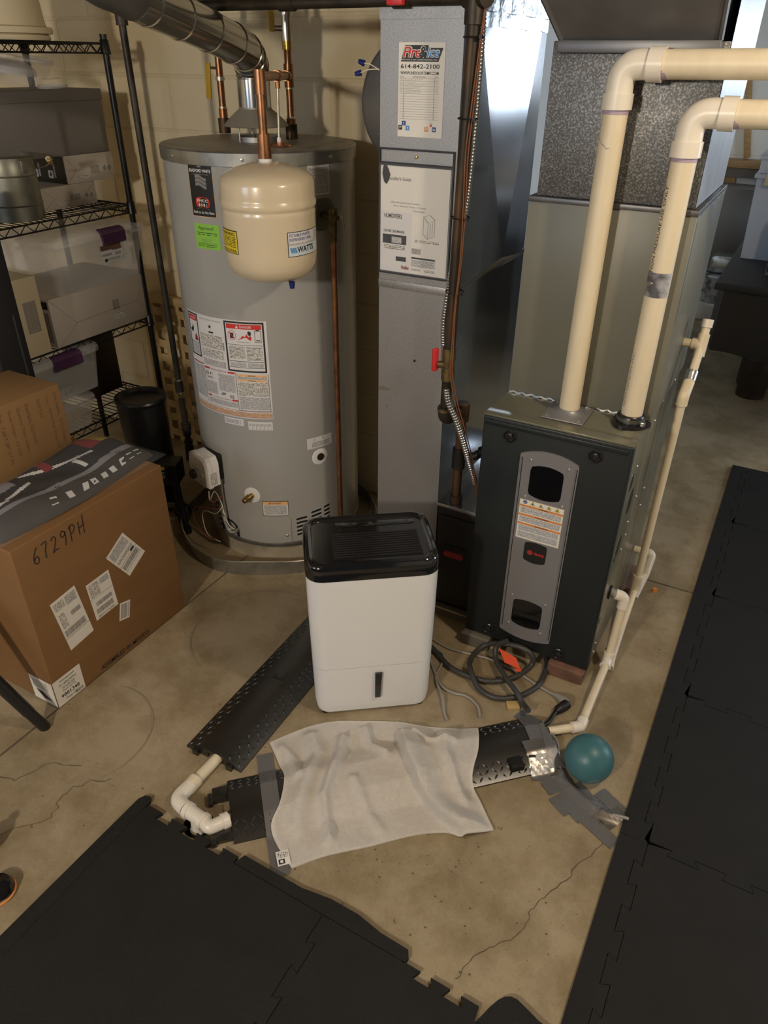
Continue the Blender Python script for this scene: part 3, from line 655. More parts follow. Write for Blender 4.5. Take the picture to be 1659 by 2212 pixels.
# gas control valve
A = rad(-16.0); xf = Matrix.Translation(hp(-15.5, 0.415, 0.055)) @ Matrix.Rotation(A, 4, 'Z')
GV = MB(xf)
out = [(-0.062, -0.062), (0.030, -0.072), (0.062, -0.066), (0.062, 0.035), (0.048, 0.062), (-0.035, 0.070), (-0.060, 0.058), (-0.068, 0.02)]
fv = lambda u, v, h=0: Vector((u, -h, v))
GV.prism([(u*0.96, v*0.96) for u, v in out], fv, -0.030, 0.004, 'white_plastic'); GV.prism(out, fv, 0.004, 0.022, 'white_plastic')
P0 = [(u, v) for u, v in out]; P1 = [(u*0.86, v*0.86) for u, v in out]; n = len(out)
GV.add([fv(u, v, 0.022) for u, v in P0]+[fv(u, v, 0.030) for u, v in P1], [(i, (i+1) % n, n+(i+1) % n, n+i) for i in range(n)]+[tuple(range(n, 2*n))], 'white_plastic')
gv = GV.build('gas_valve', WH, label='pale plastic gas control valve')
k = MB(xf); k.lathe([(0.020, 0), (0.020, 0.010), (0.016, 0.014), (0, 0.014)], fv(-0.032, -0.028, 0.030), 'near_black', 20, axis=(0, -1, 0)); k.build('dial', gv)
k = MB(xf); k.lathe([(0.010, 0), (0.009, 0.002), (0, 0.002)], fv(0.028, -0.014, 0.030), 'label_white', 16, axis=(0, -1, 0)); k.lathe([(0.005, 0), (0.005, 0.004), (0, 0.004)], fv(0.028, -0.014, 0.031), 'grey_ink', 12, axis=(0, -1, 0)); k.build('igniter_button', gv)
k = MB(xf); k.rect(lambda u, v, h=0: Vector((0.0625+h, 0.012-u, v)), 0, -0.055, 0.026, 0.0, 'type_big', 0.0005); k.rect(fv, -0.02, 0.0, 0.01, 0.006, 'type', 0.0302); k.rect(fv, 0.002, -0.05, 0.03, -0.042, 'type', 0.0303); k.build('valve_print', gv)
k = MB(xf); k.box(-0.035, 0.045, 0.030, 0.075, -0.055, 0.055, 'near_black', 0.006); k.build('mounting_block', gv)
k = MB(xf); k.box(0.020, 0.038, -0.018, 0.002, -0.086, -0.066, 'near_black', 0.002); k.build('plug_socket', gv)
# wiring below the valve
def wire(name, pts, r, mat, parent, n=6): return MB().tube(catmull(pts, 6), r, mat, n).build(name, parent)
v0 = xf @ Vector((0.03, -0.01, -0.08))
wire('wire', [v0, v0+Vector((0.004, -0.006, -0.05)), hp(-13.5, 0.30, 0.03), hp(-9.5, 0.245, 0.02), hp(-9.2, 0.20, 0.02)], 0.0022, 'wire_white', WH)
wire('wire', [hp(-9.2, 0.235, 0.02), hp(-13, 0.20, 0.04), hp(-23, 0.19, 0.055), hp(-26, 0.14, 0.06), hp(-18, 0.095, 0.07), hp(-8, 0.085, 0.06)], 0.0022, 'wire_white', WH)
wire('wire', [v0, v0+Vector((0.010, 0, -0.06)), hp(-9.5, 0.28, 0.015), hp(-9.4, 0.23, 0.018), hp(-16, 0.22, 0.05), hp(-28, 0.20, 0.08), hp(-29, 0.14, 0.09), hp(-20, 0.10, 0.08), hp(-10, 0.085, 0.06)], 0.002, 'wire_red', WH)
wire('wire', [hp(-9.2, 0.225, 0.02), hp(-7, 0.19, 0.022), hp(-5, 0.155, 0.02), hp(-2, 0.135, 0.01)], 0.0022, 'wire_white', WH)
m = MB(); m.box(-0.004, 0.004, -0.004, 0.004, -0.028, 0.028, 'white_plastic', 0.001); o = m.build('wire_connector', WH); o.location = hp(-4, 0.085, 0.055)-BASE[WH.name]; o.rotation_euler = (0, rad(70), rad(-15)); 
m = MB(); m.box(-0.006, 0.006, -0.003, 0.003, -0.015, 0.015, 'cream_card', 0.001); o = m.build('wire_connector', WH); o.location = hp(-30, 0.30, 0.02)-BASE[WH.name]; o.rotation_euler = (0, rad(12), 0)
m = MB(); f = hmap(-8.4, 0.17); m.rect(f, 0, 0, 0.014, 0.024, 'type_big', 0.026); m.build('wire_tag', WH)
# brass drain valve and plastic rings
def nrm(t): return Vector((sin(rad(t)), -cos(rad(t)), 0))
m = MB(); m.lathe([(0.034, 0.0), (0.034, 0.002), (0.028, 0.004), (0.013, 0.004)], hp(15, 0.318), 'white_plastic', 28, axis=nrm(15)); m.build('valve_ring', WH)
m = MB(); m.lathe([(0.011, 0), (0.011, 0.012), (0.014, 0.014), (0.014, 0.024), (0.012, 0.026), (0.013, 0.036), (0.010, 0.038), (0.010, 0.046), (0.006, 0.048), (0, 0.048)], hp(15, 0.318, 0.002), 'brass', 16, axis=(nrm(15)+Vector((-0.5, 0, -0.25))).normalized()); m.build('drain_valve', WH, label='small brass drain valve')
for t, z, nm, rr in ((73.3, 1.355, 'relief_ring', 0.055), (64.5, 0.466, 'port_ring', 0.036)):
    m = MB(); m.lathe([(rr, 0.0), (rr, 0.002), (rr*0.8, 0.005), (0.014, 0.005), (0.014, 0.0)], hp(t, z, -0.003), 'white_plastic' if rr < 0.05 else 'pail_zinc', 32, axis=nrm(t)); m.build(nm, WH)
m = MB(); m.lathe([(0.015, 0), (0.015, 0.006), (0.0, 0.006)], hp(64.5, 0.466, 0.0), 'rusty_iron', 16, axis=nrm(64.5)); m.build('pipe_plug', WH)
# relief valve and its copper discharge pipe
t = 76.0; p1 = hp(73.3, 1.355, 0.0); p2 = p1+nrm(70)*0.055
RV = thing('relief_valve', 'brass relief valve with lever on upper right of the water heater', 'valve', tuple(p1))
m = MB(); m.tube([p1, p2], 0.012, 'brass_iron', 12); m.tube([p2+Vector((0, 0, 0.025)), p2-Vector((0, 0, 0.05))], 0.0155, 'brass_iron', 14); m.lathe([(0.013, 0), (0.013, 0.02), (0.009, 0.024), (0, 0.024)], p2, 'brass_iron', 14, axis=nrm(70)); m.build('valve_body', RV)
m = MB(); q = p2+nrm(70)*0.026; m.tube([q+Vector((0, 0, 0.012)), q+Vector((0.012, 0.01, 0.005)), q+Vector((0.018, 0.012, -0.03))], 0.0022, 'steel', 6); m.build('lever', RV)
p3 = p2-Vector((0, 0, 0.05))
m = MB(); m.tube([p3+Vector((0, 0, 0.012)), p3-Vector((0, 0, 0.03))], 0.0135, 'brass_iron', 14); m.tube([p3-Vector((0, 0, 0.03)), (p3.x, p3.y, 0.10)], 0.011, 'copper', 14)
m.build('discharge_pipe', label='long vertical copper discharge pipe down the front of the water heater', cat='pipe')
# overflow pan: bent galvanised band standing round the heater on the floor
m = MB(); R1 = 0.43; n = 72; vs = []; C = Vector((HC[0]-0.02, HC[1]-0.02, 0))
for i in range(n):
    a = 2*PI*i/n; r = R1*(1+0.03*sin(3*a+0.6)+0.012*sin(7*a)); d = Vector((cos(a), sin(a), 0))
    zt = 0.062+0.006*sin(5*a+1)
    vs += [C+d*r+Vector((0, 0, 0.0)), C+d*(r+0.004)+Vector((0, 0, zt)), C+d*(r+0.001)+Vector((0, 0, zt+0.003)), C+d*(r-0.002)+Vector((0, 0, zt)), C+d*(r-0.004)+Vector((0, 0, 0.0))]
fs = []
for i in range(n):
    j = (i+1) % n
    for k in range(4): fs.append((i*5+k, j*5+k, j*5+k+1, i*5+k+1))
m.add(vs, fs, 'galv_band'); m.build('overflow_pan_band', label='dented galvanised metal band ringing the foot of the water heater', cat='pan')
# ------------------------------------------------------------------ flue
FL = thing('flue_pipe', 'shiny sectioned metal flue pipe rising from the water heater hood', 'flue pipe', (HC[0], HC[1], 1.5525))
c0 = Vector((HC[0]-0.002, HC[1]-0.004, 0))
m = MB(); m.lathe([(0.070, 1.5525), (0.070, 1.568), (0.064, 1.568), (0.060, 1.556), (0, 1.556)], c0, 'galv', 40); m.build('flue_collar', FL)
m = MB(); m.lathe([(0.108, 1.598), (0.110, 1.600), (0.094, 1.618), (0.068, 1.640), (0.055, 1.650), (0.053, 1.66), (0.053, 1.72), (0.050, 1.72)], c0, 'lid_gray', 48, close=True); m.build('draft_hood', FL)
m = MB(); m.lathe([(0.0545, 1.655), (0.0545, 1.735)], c0, 'galv_shiny', 40, close=True); m.build('hood_neck', FL)
for a in (20, 140, 260):
    x, y = c0.x+0.08*cos(rad(a)), c0.y+0.08*sin(rad(a)); m = MB(); m.tube([(x, y, 1.5525), (x, y, 1.615)], 0.003, 'galv', 6); m.build('hood_leg', FL)
path = [Vector((c0.x, c0.y, 1.715)), Vector((c0.x, c0.y, 1.765)), Vector((-1.72, 2.205, 1.800)), Vector((-1.695, 2.13, 1.825)), Vector((-1.66, 1.93, 1.868)), Vector((-1.63, 1.72, 1.908)), Vector((-1.605, 1.60, 1.932))]
segs = [[path[0], path[1]], [path[1], path[2]], [path[2], path[3]], [path[3], path[3].lerp(path[4], .5)], [path[3].lerp(path[4], .5), path[4]], [path[4], path[4].lerp(path[5], .5)], [path[4].lerp(path[5], .5), path[5]]]
full = catmull(path, 8); m = MB(); m.tube(full, 0.0545, 'flue_metal', 28); m.build('flue_tube', FL)
for i in (5, 10, 15, 20, 26, 31, 36, 42, 46):
    if i >= len(full)-1: break
    t_ = (full[i+1]-full[i-1]).normalized(); m = MB(); m.lathe([(0.0545, -0.004), (0.0575, -0.002), (0.0575, 0.002), (0.0545, 0.004)], full[i], 'flue_metal', 28, axis=t_, close=True); m.build('crimp_ring', FL)
e = full[-1]; m = MB(); el = catmull([e-(full[-1]-full[-3]).normalized()*0.02, e+Vector((0.004, -0.04, 0.010)), Vector((-1.61, 1.52, 1.955)), Vector((-1.67, 1.46, 2.01)), Vector((-1.74, 1.44, 2.09)), Vector((-1.78, 1.44, 2.2)), Vector((-1.78, 1.44, 2.448))], 8); m.tube(el, 0.058, 'galv_dark', 28); m.build('flue_elbow', FL)
# ------------------------------------------------------------------ copper pipes above the heater
def fits(name, parent, *items):
    for it in items: m = MB(); coupling(m, *it); m.build(name, parent)
def coupling(m, p, ax, r, ln, mat): 
    ax = Vector(ax).normalized(); p = Vector(p); m.tube([p-ax*ln/2, p+ax*ln/2], r, mat, 16)
TC = Vector((-1.430, 1.877, 0))                       # expansion tank axis
RP = Vector((-1.695, 2.39, 0)); LP = Vector((-2.014, 2.409, 0))
CP = thing('copper_supply_pipe', 'copper pipe with branch tee over the water heater, feeding the cream tank', 'pipe', (RP.x, RP.y, 1.5525))
m = MB(); m.tube([RP+Vector((0, 0, 1.5525)), RP+Vector((0, 0, 1.86))], 0.0125, 'copper', 16)
m.tube(fillet([RP+Vector((0, 0, 1.745)), TC+Vector((0, 0, 1.753)), TC+Vector((0, 0, 1.60))], 0.025), 0.0125, 'copper', 16); m.build('copper_tube', CP)
fits('copper_fitting', CP, (RP+Vector((0, 0, 1.745)), (0, 0, 1), 0.0165, 0.07, 'copper'), (RP.lerp(TC, .1)+Vector((0, 0, 1.746)), TC-RP, 0.016, 0.04, 'copper'), (RP.lerp(TC, .45)+Vector((0, 0, 1.749)), TC-RP, 0.016, 0.05, 'copper'), (TC+Vector((0, 0, 1.74)), (0, 0, 1), 0.0165, 0.06, 'copper'), (TC+Vector((0, 0, 1.585)), (0, 0, 1), 0.018, 0.055, 'copper'), (TC+Vector((0, 0, 1.560)), (0, 0, 1), 0.0195, 0.022, 'copper'))
fits('union_piece', CP, (RP+Vector((0, 0, 1.575)), (0, 0, 1), 0.021, 0.045, 'rusty_iron'), (RP+Vector((0, 0, 1.60)), (0, 0, 1), 0.0165, 0.03, 'copper'), (RP+Vector((0, 0, 1.618)), (0, 0, 1), 0.0145, 0.008, 'solder'), (RP+Vector((0, 0, 1.708)), (0, 0, 1), 0.0145, 0.006, 'solder'))
m = MB(); p = RP+Vector((0, 0, 1.88)); coupling(m, p, (0, 0, 1), 0.019, 0.07, 'steel'); coupling(m, p+Vector((0, 0, 0.045)), (0, 0, 1), 0.023, 0.02, 'steel'); coupling(m, p-Vector((0, 0, 0.045)), (0, 0, 1), 0.0175, 0.03, 'brass'); m.tube([p, p+Vector((-0.03, -0.03, 0))], 0.009, 'steel', 12); m.tube([p+Vector((0, 0, 0.05)), p+Vector((0, 0, 0.565))], 0.0125, 'black_iron', 14); vb = m.build('shutoff_valve', CP)
m = MB(Matrix.Translation(p+Vector((-0.034, -0.034, 0))) @ Matrix.Rotation(rad(40), 4, 'Z')); m.box(-0.009, 0.009, -0.003, 0.003, -0.01, 0.12, 'yellow_handle', 0.002); m.build('valve_handle', vb, label='yellow valve lever')
SP = RP.lerp(TC, 0.45)
m = MB(); q0 = SP+Vector((0, 0, 1.735)); q1 = Vector((-1.58, 2.155, 1.565)); m.tube([q0, q1], 0.0042, 'solder', 10); m.tube([q0+Vector((0, 0, .012)), q0-Vector((0, 0, .02))], 0.008, 'copper', 10)
m.tube([q1+Vector((0, 0, .012)), q1-Vector((0, 0, .002))], 0.007, 'white_plastic', 10); m.lathe([(0.040, 0), (0.038, 0.004), (0.02, 0.009), (0.008, 0.012), (0, 0.012)], (q1.x, q1.y, 1.5525), 'copper_bright', 28); m.build('sensor_rod', CP)
CL = thing('copper_hot_pipe', 'vertical copper pipe rising behind the flue at the left of the heater top', 'pipe', (LP.x, LP.y, 1.5525))
m = MB(); m.tube([LP+Vector((0, 0, 1.5525)), LP+Vector((0, 0, 1.80))], 0.0125, 'copper', 16); m.tube([LP+Vector((0, 0, 1.80)), LP+Vector((0, 0, 2.448))], 0.0135, 'black_iron', 14); m.build('copper_tube', CL)
fits('union_piece', CL, (LP+Vector((0, 0, 1.578)), (0, 0, 1), 0.022, 0.05, 'rusty_iron'), (LP+Vector((0, 0, 1.62)), (0, 0, 1), 0.0155, 0.03, 'copper'), (LP+Vector((0, 0, 1.638)), (0, 0, 1), 0.0145, 0.006, 'solder'), (LP+Vector((0, 0, 1.73)), (0, 0, 1), 0.0165, 0.012, 'solder'))
m = MB(Matrix.Translation(LP+Vector((-0.035, -0.03, 1.665))) @ Matrix.Rotation(rad(5), 4, 'Y')); m.box(-0.011, 0.011, -0.003, 0.003, 0, 0.115, 'yellow_handle', 0.002); m.tube([(0, 0, 0.10), (0.03, 0.028, 0.10)], 0.005, 'steel', 8); m.build('valve_handle', CL, label='yellow valve lever')
# ------------------------------------------------------------------ expansion tank
TK = thing('expansion_tank', 'cream domed expansion tank hanging in front of the water heater', 'tank', (TC.x, TC.y, 1.215))
m = MB(); m.lathe([(0.0, 1.205), (0.055, 1.209), (0.10, 1.219), (0.126, 1.236), (0.1375, 1.262), (0.14, 1.29), (0.14, 1.405), (0.1405, 1.412), (0.1385, 1.417), (0.1385, 1.421), (0.1425, 1.425), (0.1435, 1.432), (0.1435, 1.440), (0.1405, 1.446), (0.14, 1.452), (0.14, 1.487), (0.136, 1.500), (0.122, 1.513), (0.09, 1.527), (0.045, 1.538), (0.02, 1.541), (0, 1.541)], (TC.x, TC.y, 0), 'tank_cream', 72); m.build('shell', TK, angle=60)
m = MB(); m.lathe([(0.019, 1.538), (0.019, 1.552), (0, 1.552)], (TC.x, TC.y, 0), 'white_plastic', 20); m.build('neck', TK)
m = MB(); q = TC+Vector((0.085, -0.02, 1.212)); m.tube([q, q-Vector((0, 0, .02))], [0.010, 0.007], 'blue_nut', 12); m.build('valve_cap', TK, label='blue valve cap')
f = cylmap((TC.x, TC.y), 0.14, rad(57.3), 1.298); w = 0.14*rad(56); h = 0.070; m = MB(); m.rect(f, 0, 0, w, h, 'ink', 0.0006, 10); m.rect(f, 0.002, 0.002, w-0.002, h-0.002, 'label_white', 0.0009, 10); m.rect(f, 0.002, 0.002, w-0.002, 0.030, 'pale_blue', 0.0011, 10)
m.text(f, 'POTABLE WATER', 0.006, 0.056, 'ink_blue', 0.0012, width=w*0.58, height=0.0085, bold=0.01); m.text(f, 'EXPANSION TANK', 0.006, 0.044, 'ink_blue', 0.0012, width=w*0.62, height=0.0085, bold=0.01)
for i in range(3): m.add([f(u, v, 0.0014) for u, v in ((0.006+i*.007, 0.026), (0.012+i*.007, 0.026), (0.017+i*.007, 0.011), (0.011+i*.007, 0.011))], [(3, 2, 1, 0)], 'light_blue')
m.text(f, 'WATTS', 0.030, 0.011, 'ink', 0.0014, width=w*0.52, height=0.017, bold=0.03); m.rect(f, w*0.80, 0.04, w*0.96, 0.064, 'type', 0.0012, 3); m.rect(f, 0.004, 0.033, w-0.006, 0.038, 'type', 0.0012, 8); m.build('maker_label', TK, label='white and blue label reading POTABLE WATER EXPANSION TANK')
f = cylmap((TC.x, TC.y), 0.14, rad(-44), 1.303); w = 0.14*rad(38); m = MB(); m.rect(f, 0, 0, w, 0.066, 'ink', 0.0006, 8); m.rect(f, 0.002, 0.002, w-0.002, 0.063, 'yellow_ink', 0.0009, 8); m.text(f, 'WARNING:', w*0.5, 0.051, 'ink', 0.0012, width=w*0.84, height=0.009, bold=0.02, align='C'); m.rect(f, 0.006, 0.016, w-0.008, 0.048, 'type_yellow', 0.0011, 6)
for i in range(9): m.add([f(u, v, 0.0012) for u, v in ((0.006+i*.0095, 0.003), (0.010+i*.0095, 0.003), (0.006+i*.0095, 0.012), (0.002+i*.0095, 0.012))], [(0, 1, 2, 3)], 'ink')
m.build('warning_sticker', TK, label='yellow WARNING sticker')
# ------------------------------------------------------------------ black gas piping
GP = thing('gas_pipe', 'black iron gas pipe running across the top and down beside the shelving', 'pipe', (-2.085, 2.045, 0.30))
gx, gy = -2.088, 2.043
m = MB(); m.tube([(gx, gy, 1.90), (gx+0.016, gy, 0.62)], 0.0118, 'black_iron', 14); m.tube([(gx+0.016, gy, 0.60), (gx+0.02, gy, 0.36)], 0.0118, 'black_iron', 14); m.tube([(gx+0.02, gy, 0.36), (gx+0.022, gy, 0.24)], 0.0118, 'rusty_iron', 14); m.tube([(gx, gy, 1.925), (-0.868, 1.985, 1.925)], 0.0145, 'black_iron', 14); m.build('pipe_run', GP)
m = MB(); m.tube(fillet([(gx, gy, 1.88), (gx, gy, 1.925), (gx+0.045, gy, 1.925)], 0.02), 0.019, 'black_iron', 16); m.build('elbow', GP)
fits('union_piece', GP, ((gx+0.0135, gy, 0.655), (0, 0, 1), 0.0165, 0.05, 'black_iron'), ((gx+0.013, gy, 0.683), (0, 0, 1), 0.0175, 0.007, 'steel'), ((gx+0.014, gy, 0.628), (0, 0, 1), 0.0175, 0.007, 'steel'))
for z, r, h in ((0.475, 0.020, 0.03), (0.445, 0.017, 0.02), (0.405, 0.019, 0.012), (0.36, 0.0185, 0.055), (0.325, 0.020, 0.012), (0.25, 0.0165, 0.025)): fits('gas_fitting', GP, ((gx+0.02, gy, z), (0, 0, 1), r, h, 'rusty_iron'))
m = MB(); m.tube([(gx+0.02, gy, 0.36), tuple(xf @ Vector((-0.06, 0.02, -0.005)))], 0.0125, 'black_iron', 12); m.build('valve_feed', GP)
for x in (-1.93, -1.42, -1.05): 
    m = MB(); coupling(m, (x, gy-0.0475*(x-gx), 1.925), (1, -0.0475, 0), 0.019, 0.05, 'black_iron'); m.build('coupling', GP)
m = MB(); m.box(-1.075, -1.03, 1.95, 1.972, 1.912, 1.94, 'red_handle', 0.004); m.build('red_tag_handle', GP, label='red valve handle at the top edge')
# ------------------------------------------------------------------ return-air duct
DX0, DX1, DY0, DY1 = -1.117, -0.877, 2.0, 2.645
DU = thing('return_air_duct', 'tall galvanised sheet-metal return duct between water heater and furnace', 'duct', (-1.0, 2.3, 0.0))
m = MB(); m.hexa([(DX0, DY0, 0), (DX1, DY0, 0), (DX1, DY1, 0), (DX0, DY1, 0)], [(DX0, DY0, 1.205), (DX1, DY0, 1.205), (DX1, DY1, 1.205), (DX0, DY1, 1.205)], 'galv'); m.build('lower_section', DU)
m = MB(); m.add([(DX0, DY0-0.0, 1.205), (DX1, DY0, 1.205), (DX1, DY0, 1.885), (DX0, DY0, 1.885), (DX0, DY1, 1.205), (DX0, DY1, 1.885)], [(0, 1, 2, 3), (4, 0, 3, 5)], 'galv'); m.build('upper_front_panel', DU)
m = MB(); m.box(DX0-0.001, DX1+0.001, DY0-0.003, DY0+0.02, 1.198, 1.222, 'galv', 0.001); m.build('seam_strip', DU)
m = MB(); m.box(DX0-0.0015, DX1+0.0015, DY0-0.003, DY1, 1.885, 2.448, 'galv'); m.build('top_section', DU)
xa = DX1+0.022; A = (xa, 2.36, 1.245); x = DX1
pts = dict(bl=(x, DY0, 1.205), br=(x, DY1, 1.205), tl=(x, DY0, 1.885), tr=(x, DY1, 1.885), t1=(x, 2.105, 1.885), t2=(x, 2.60, 1.885), bm=(x, 2.36, 1.205))
for nm, P in (('side_facet', ('bl', 'A', 't1', 'tl')), ('side_facet', ('A', 't2', 't1')), ('side_facet', ('A', 'br', 'tr', 't2')), ('side_facet', ('bl', 'br', 'A'))):
    m = MB(); m.add([A if k == 'A' else pts[k] for k in P], [tuple(range(len(P)))], 'galv_shiny'); m.build(nm, DU, angle=10)
m = MB(); m.box(DX1, DX1+0.0025, DY0, DY1, 1.203, 1.222, 'galv_shiny', 0.0008); m.build('seam_strip', DU)
m = MB(); m.rect(lambda u, v, h=0: Vector((DX1+h, u, v)), DY0+0.001, 0.05, DY1, 1.202, 'galv_shiny', 0.0008); m.build('lower_side_panel', DU)
m = MB(); m.rect(lambda u, v, h=0: Vector((DX1+h+0.001*sin(u*90), u, v+0.002*sin(u*40))), DY0+0.1, 1.873, DY1, 1.906, 'foil_tape', 0.003, 30); m.build('foil_tape', DU)
m = MB(); m.rect(lambda u, v, h=0: Vector((DX1+h+0.0012*sin(u*70), u, v)), DY0+0.1, 1.907, DY1, 2.2, 'foil_tape', 0.0025, 30); m.build('foil_tape', DU)
m = MB(); m.lathe([(0.004, -0.001), (0.004, 0.003), (0, 0.0035)], (-0.985, DY0, 0.98), 'near_black', 10, axis=(0, -1, 0)); m.build('screw_hole', DU)
m = MB(); fp = planar((0, DY0, 0), (1, 0, 0), (0, 0, 1), (0, -1, 0)); m.poly(fp, [(-1.114, 0.865), (-1.095, 0.873), (-1.075, 0.866), (-1.062, 0.868), (-1.08, 0.858), (-1.112, 0.856)], 'galv_shiny', 0.0006); m.build('scratch', DU); m = MB(); m.poly(fp, [(-1.092, 0.80), (-1.08, 0.812), (-1.083, 0.80)], 'galv_shiny', 0.0006); m.build('scratch', DU)
# round damper drum on the hidden side of the duct
m = MB(); m.lathe([(0.0, 0.0), (0.175, 0.0), (0.18, 0.006), (0.18, 0.05), (0.168, 0.055)], (-1.095, 2.22, 1.685), 'galv_dark', 56, axis=(0, -1, 0)); m.build('round_damper_plate', label='round grey metal plate edge showing behind the left side of the return duct', cat='metal plate')
WN = thing('wire_nut_pair', 'two blue wire nuts on stripped wires poking left of the return duct', 'wire nuts', (-1.17, 1.99, 1.76))
for p, q in (((-1.172, 1.99, 1.790), (-1.117, 1.994, 1.772)), ((-1.180, 1.985, 1.763), (-1.117, 1.994, 1.774))):
    m = MB(); a = Vector(p); b = Vector(q); d = (b-a).normalized(); m.tube([a-d*0.006, a+d*0.008, a+d*0.010], [0.0055, 0.0078, 0.0082], 'blue_nut', 10); m.build('wire_nut', WN)
    m = MB(); m.tube(catmull([a+d*0.009, a.lerp(b, .5)+Vector((0, 0, 0.004)), b], 5), 0.0014, 'wire_white', 6); m.build('wire', WN)
# service card
SV = MB(); f = planar((-1.061, DY0-0.0006, 1.616), (1, 0, 0), (0, 0, 1), (0, -1, 0)); w, h = 0.135, 0.219; k = 0.0004
SV.rect(f, 0, 0, w, h, 'white_paper', 0.0004)
SV.poly(f, [(w*.05, h*.805), (w*.86, h*.805), (w*.955, h*.945), (w*.66, h*.945), (w*.64, h*.972), (w*.14, h*.972)], 'ink', 2*k)
SV.text(f, 'Fire', w*.09, h*.845, 'white_paper', 2.4*k, width=w*.40, height=h*.118, bold=0.07, shear=0.25); SV.text(f, 'Fire', w*.10, h*.85, 'red_ink', 3*k, width=w*.38, height=h*.105, bold=0.02, shear=0.25)
SV.text(f, 'Ice', w*.60, h*.845, 'white_paper', 2.4*k, width=w*.29, height=h*.115, bold=0.07, shear=0.25); SV.text(f, 'Ice', w*.61, h*.85, 'light_blue', 3*k, width=w*.27, height=h*.10, bold=0.02, shear=0.25)
SV.text(f, '&', w*.44, h*.842, 'white_paper', 3.2*k, width=w*.18, height=h*.125, bold=0.06, shear=0.15); SV.text(f, '&', w*.455, h*.847, 'ink', 3.6*k, width=w*.155, height=h*.113, bold=0.03, shear=0.15)
SV.text(f, 'HEATING & AIR CONDITIONING, INC', w*.45, h*.815, 'white_paper', 3*k, width=w*.78, height=h*.018, align='C', shear=0.2)
SV.text(f, '614-842-2100', w*.47, h*.735, 'ink', 2*k, width=w*.84, height=h*.045, bold=0.015, align='C'); SV.text(f, 'WWW.INDOORTEMP.COM', w*.46, h*.672, 'ink', 2*k, width=w*.83, height=h*.033, bold=0.01, align='C')
SV.text(f, 'DATE', w*.05, h*.642, 'ink', 2*k, width=w*.07, height=h*.012); SV.text(f, 'SERVICE PROVIDED', w*.46, h*.642, 'ink', 2*k, width=w*.28, height=h*.012, align='C'); SV.text(f, 'TECH', w*.80, h*.642, 'ink', 2*k, width=w*.07, height=h*.012)
for i in range(17): SV.rect(f, w*.03, h*(.632-.0272*i), w*.90, h*(.6345-.0272*i), 'grey_ink', 2*k)
SV.rect(f, w*.12, h*.196, w*.127, h*.632, 'grey_ink', 2*k); SV.rect(f, w*.79, h*.196, w*.797, h*.632, 'grey_ink', 2*k)
random.seed(5)
for i in range(6):
    for a, b in ((.035, .11), (.15, .15+random.uniform(.25, .5)), (.81, .90)):
        n = int((b-a)*w/0.0016); P = [(w*a+0.0016*j, h*(.618-.0272*i)+random.uniform(-.0016, .0020)) for j in range(n)]
        for j in range(n-1):
            d = 0.00028; SV.add([f(P[j][0], P[j][1]-d, 2*k), f(P[j+1][0], P[j+1][1]-d, 2*k), f(P[j+1][0], P[j+1][1]+d, 2*k), f(P[j][0], P[j][1]+d, 2*k)], [(0, 1, 2, 3)], 'ink' if i == 4 else 'grey_ink')
for u, v, mat_, t_ in ((.10, .125, 'ink_blue', 'f'), (.02, .075, 'ink', 'g+'), (.185, .072, 'light_blue', 't'), (.61, .068, 'orange_ink', ''), (.78, .068, 'ink_blue', 'in')):
    SV.rect(f, w*u, h*v, w*(u+.085), h*(v+.052), mat_, 2*k)
    if t_: SV.text(f, t_, w*(u+.043), h*(v+.010), 'white_paper', 3*k, height=h*.032, align='C', bold=0.02)
for r in (.018, .034, .050): 
    P = [(w*.625+h*r*cos(a), h*.080+h*r*.72*sin(a)) for a in (0, .4, .8, 1.2, 1.57)]; Q = [(w*.625+h*(r-.007)*cos(a), h*.080+h*(r-.007)*.72*sin(a)) for a in (0, .4, .8, 1.2, 1.57)]
    SV.add([f(a, b, 3*k) for a, b in P+Q], [(i, i+1, 6+i, 5+i) for i in range(4)], 'white_paper')
SV.rect(f, w*.725, h*.125, w*.775, h*.145, 'red_ink', 2*k); SV.text(f, 'You', w*.728, h*.148, 'ink', 2*k, width=w*.045, height=h*.02)
SV.build('service_card', label='white service record card with phone number 614-842-2100 stuck on the return duct', cat='card')
# document pouch
PO = thing('document_pouch', 'clear black-edged pouch of manuals hanging on the return duct', 'pouch', (-1.0, 1.99, 1.24))
f = planar((-1.118, DY0-0.002, 1.242), (1, 0, 0), (0, 0, 1), (0, -1, 0)); w, h = 0.236, 0.345
m = MB(); m.frame(f, 0, 0, w, h, 0.0055, 'ink', 0.003); m.rect(f, 0.004, h-0.045, w-0.004, h-0.036, 'ink', 0.0032); m.frame(f, 0.0005, 0.0005, w-0.0005, h-0.0005, 0.005, 'ink', -0.001); m.build('binding', PO)
m = MB(); m.rect(f, 0.006, 0.008, w-0.010, h-0.046, 'white_paper', 0.0008)
m.text(f, "Installer's Guide", 0.030, 0.262, 'grey_ink', 0.0012, width=0.075, height=0.0095, bold=0.015); m.text(f, 'Upflow/Horizontal and Downflow', 0.04, 0.200, 'grey_ink', 0.0012, width=0.095, height=0.006); m.text(f, 'Non Direct Vent, 2-Stage', 0.050, 0.191, 'grey_ink', 0.0012, width=0.105, height=0.0055); m.text(f, 'Furnaces', 0.115, 0.182, 'grey_ink', 0.0012, width=0.035, height=0.0055); m.build('installer_guide', PO)
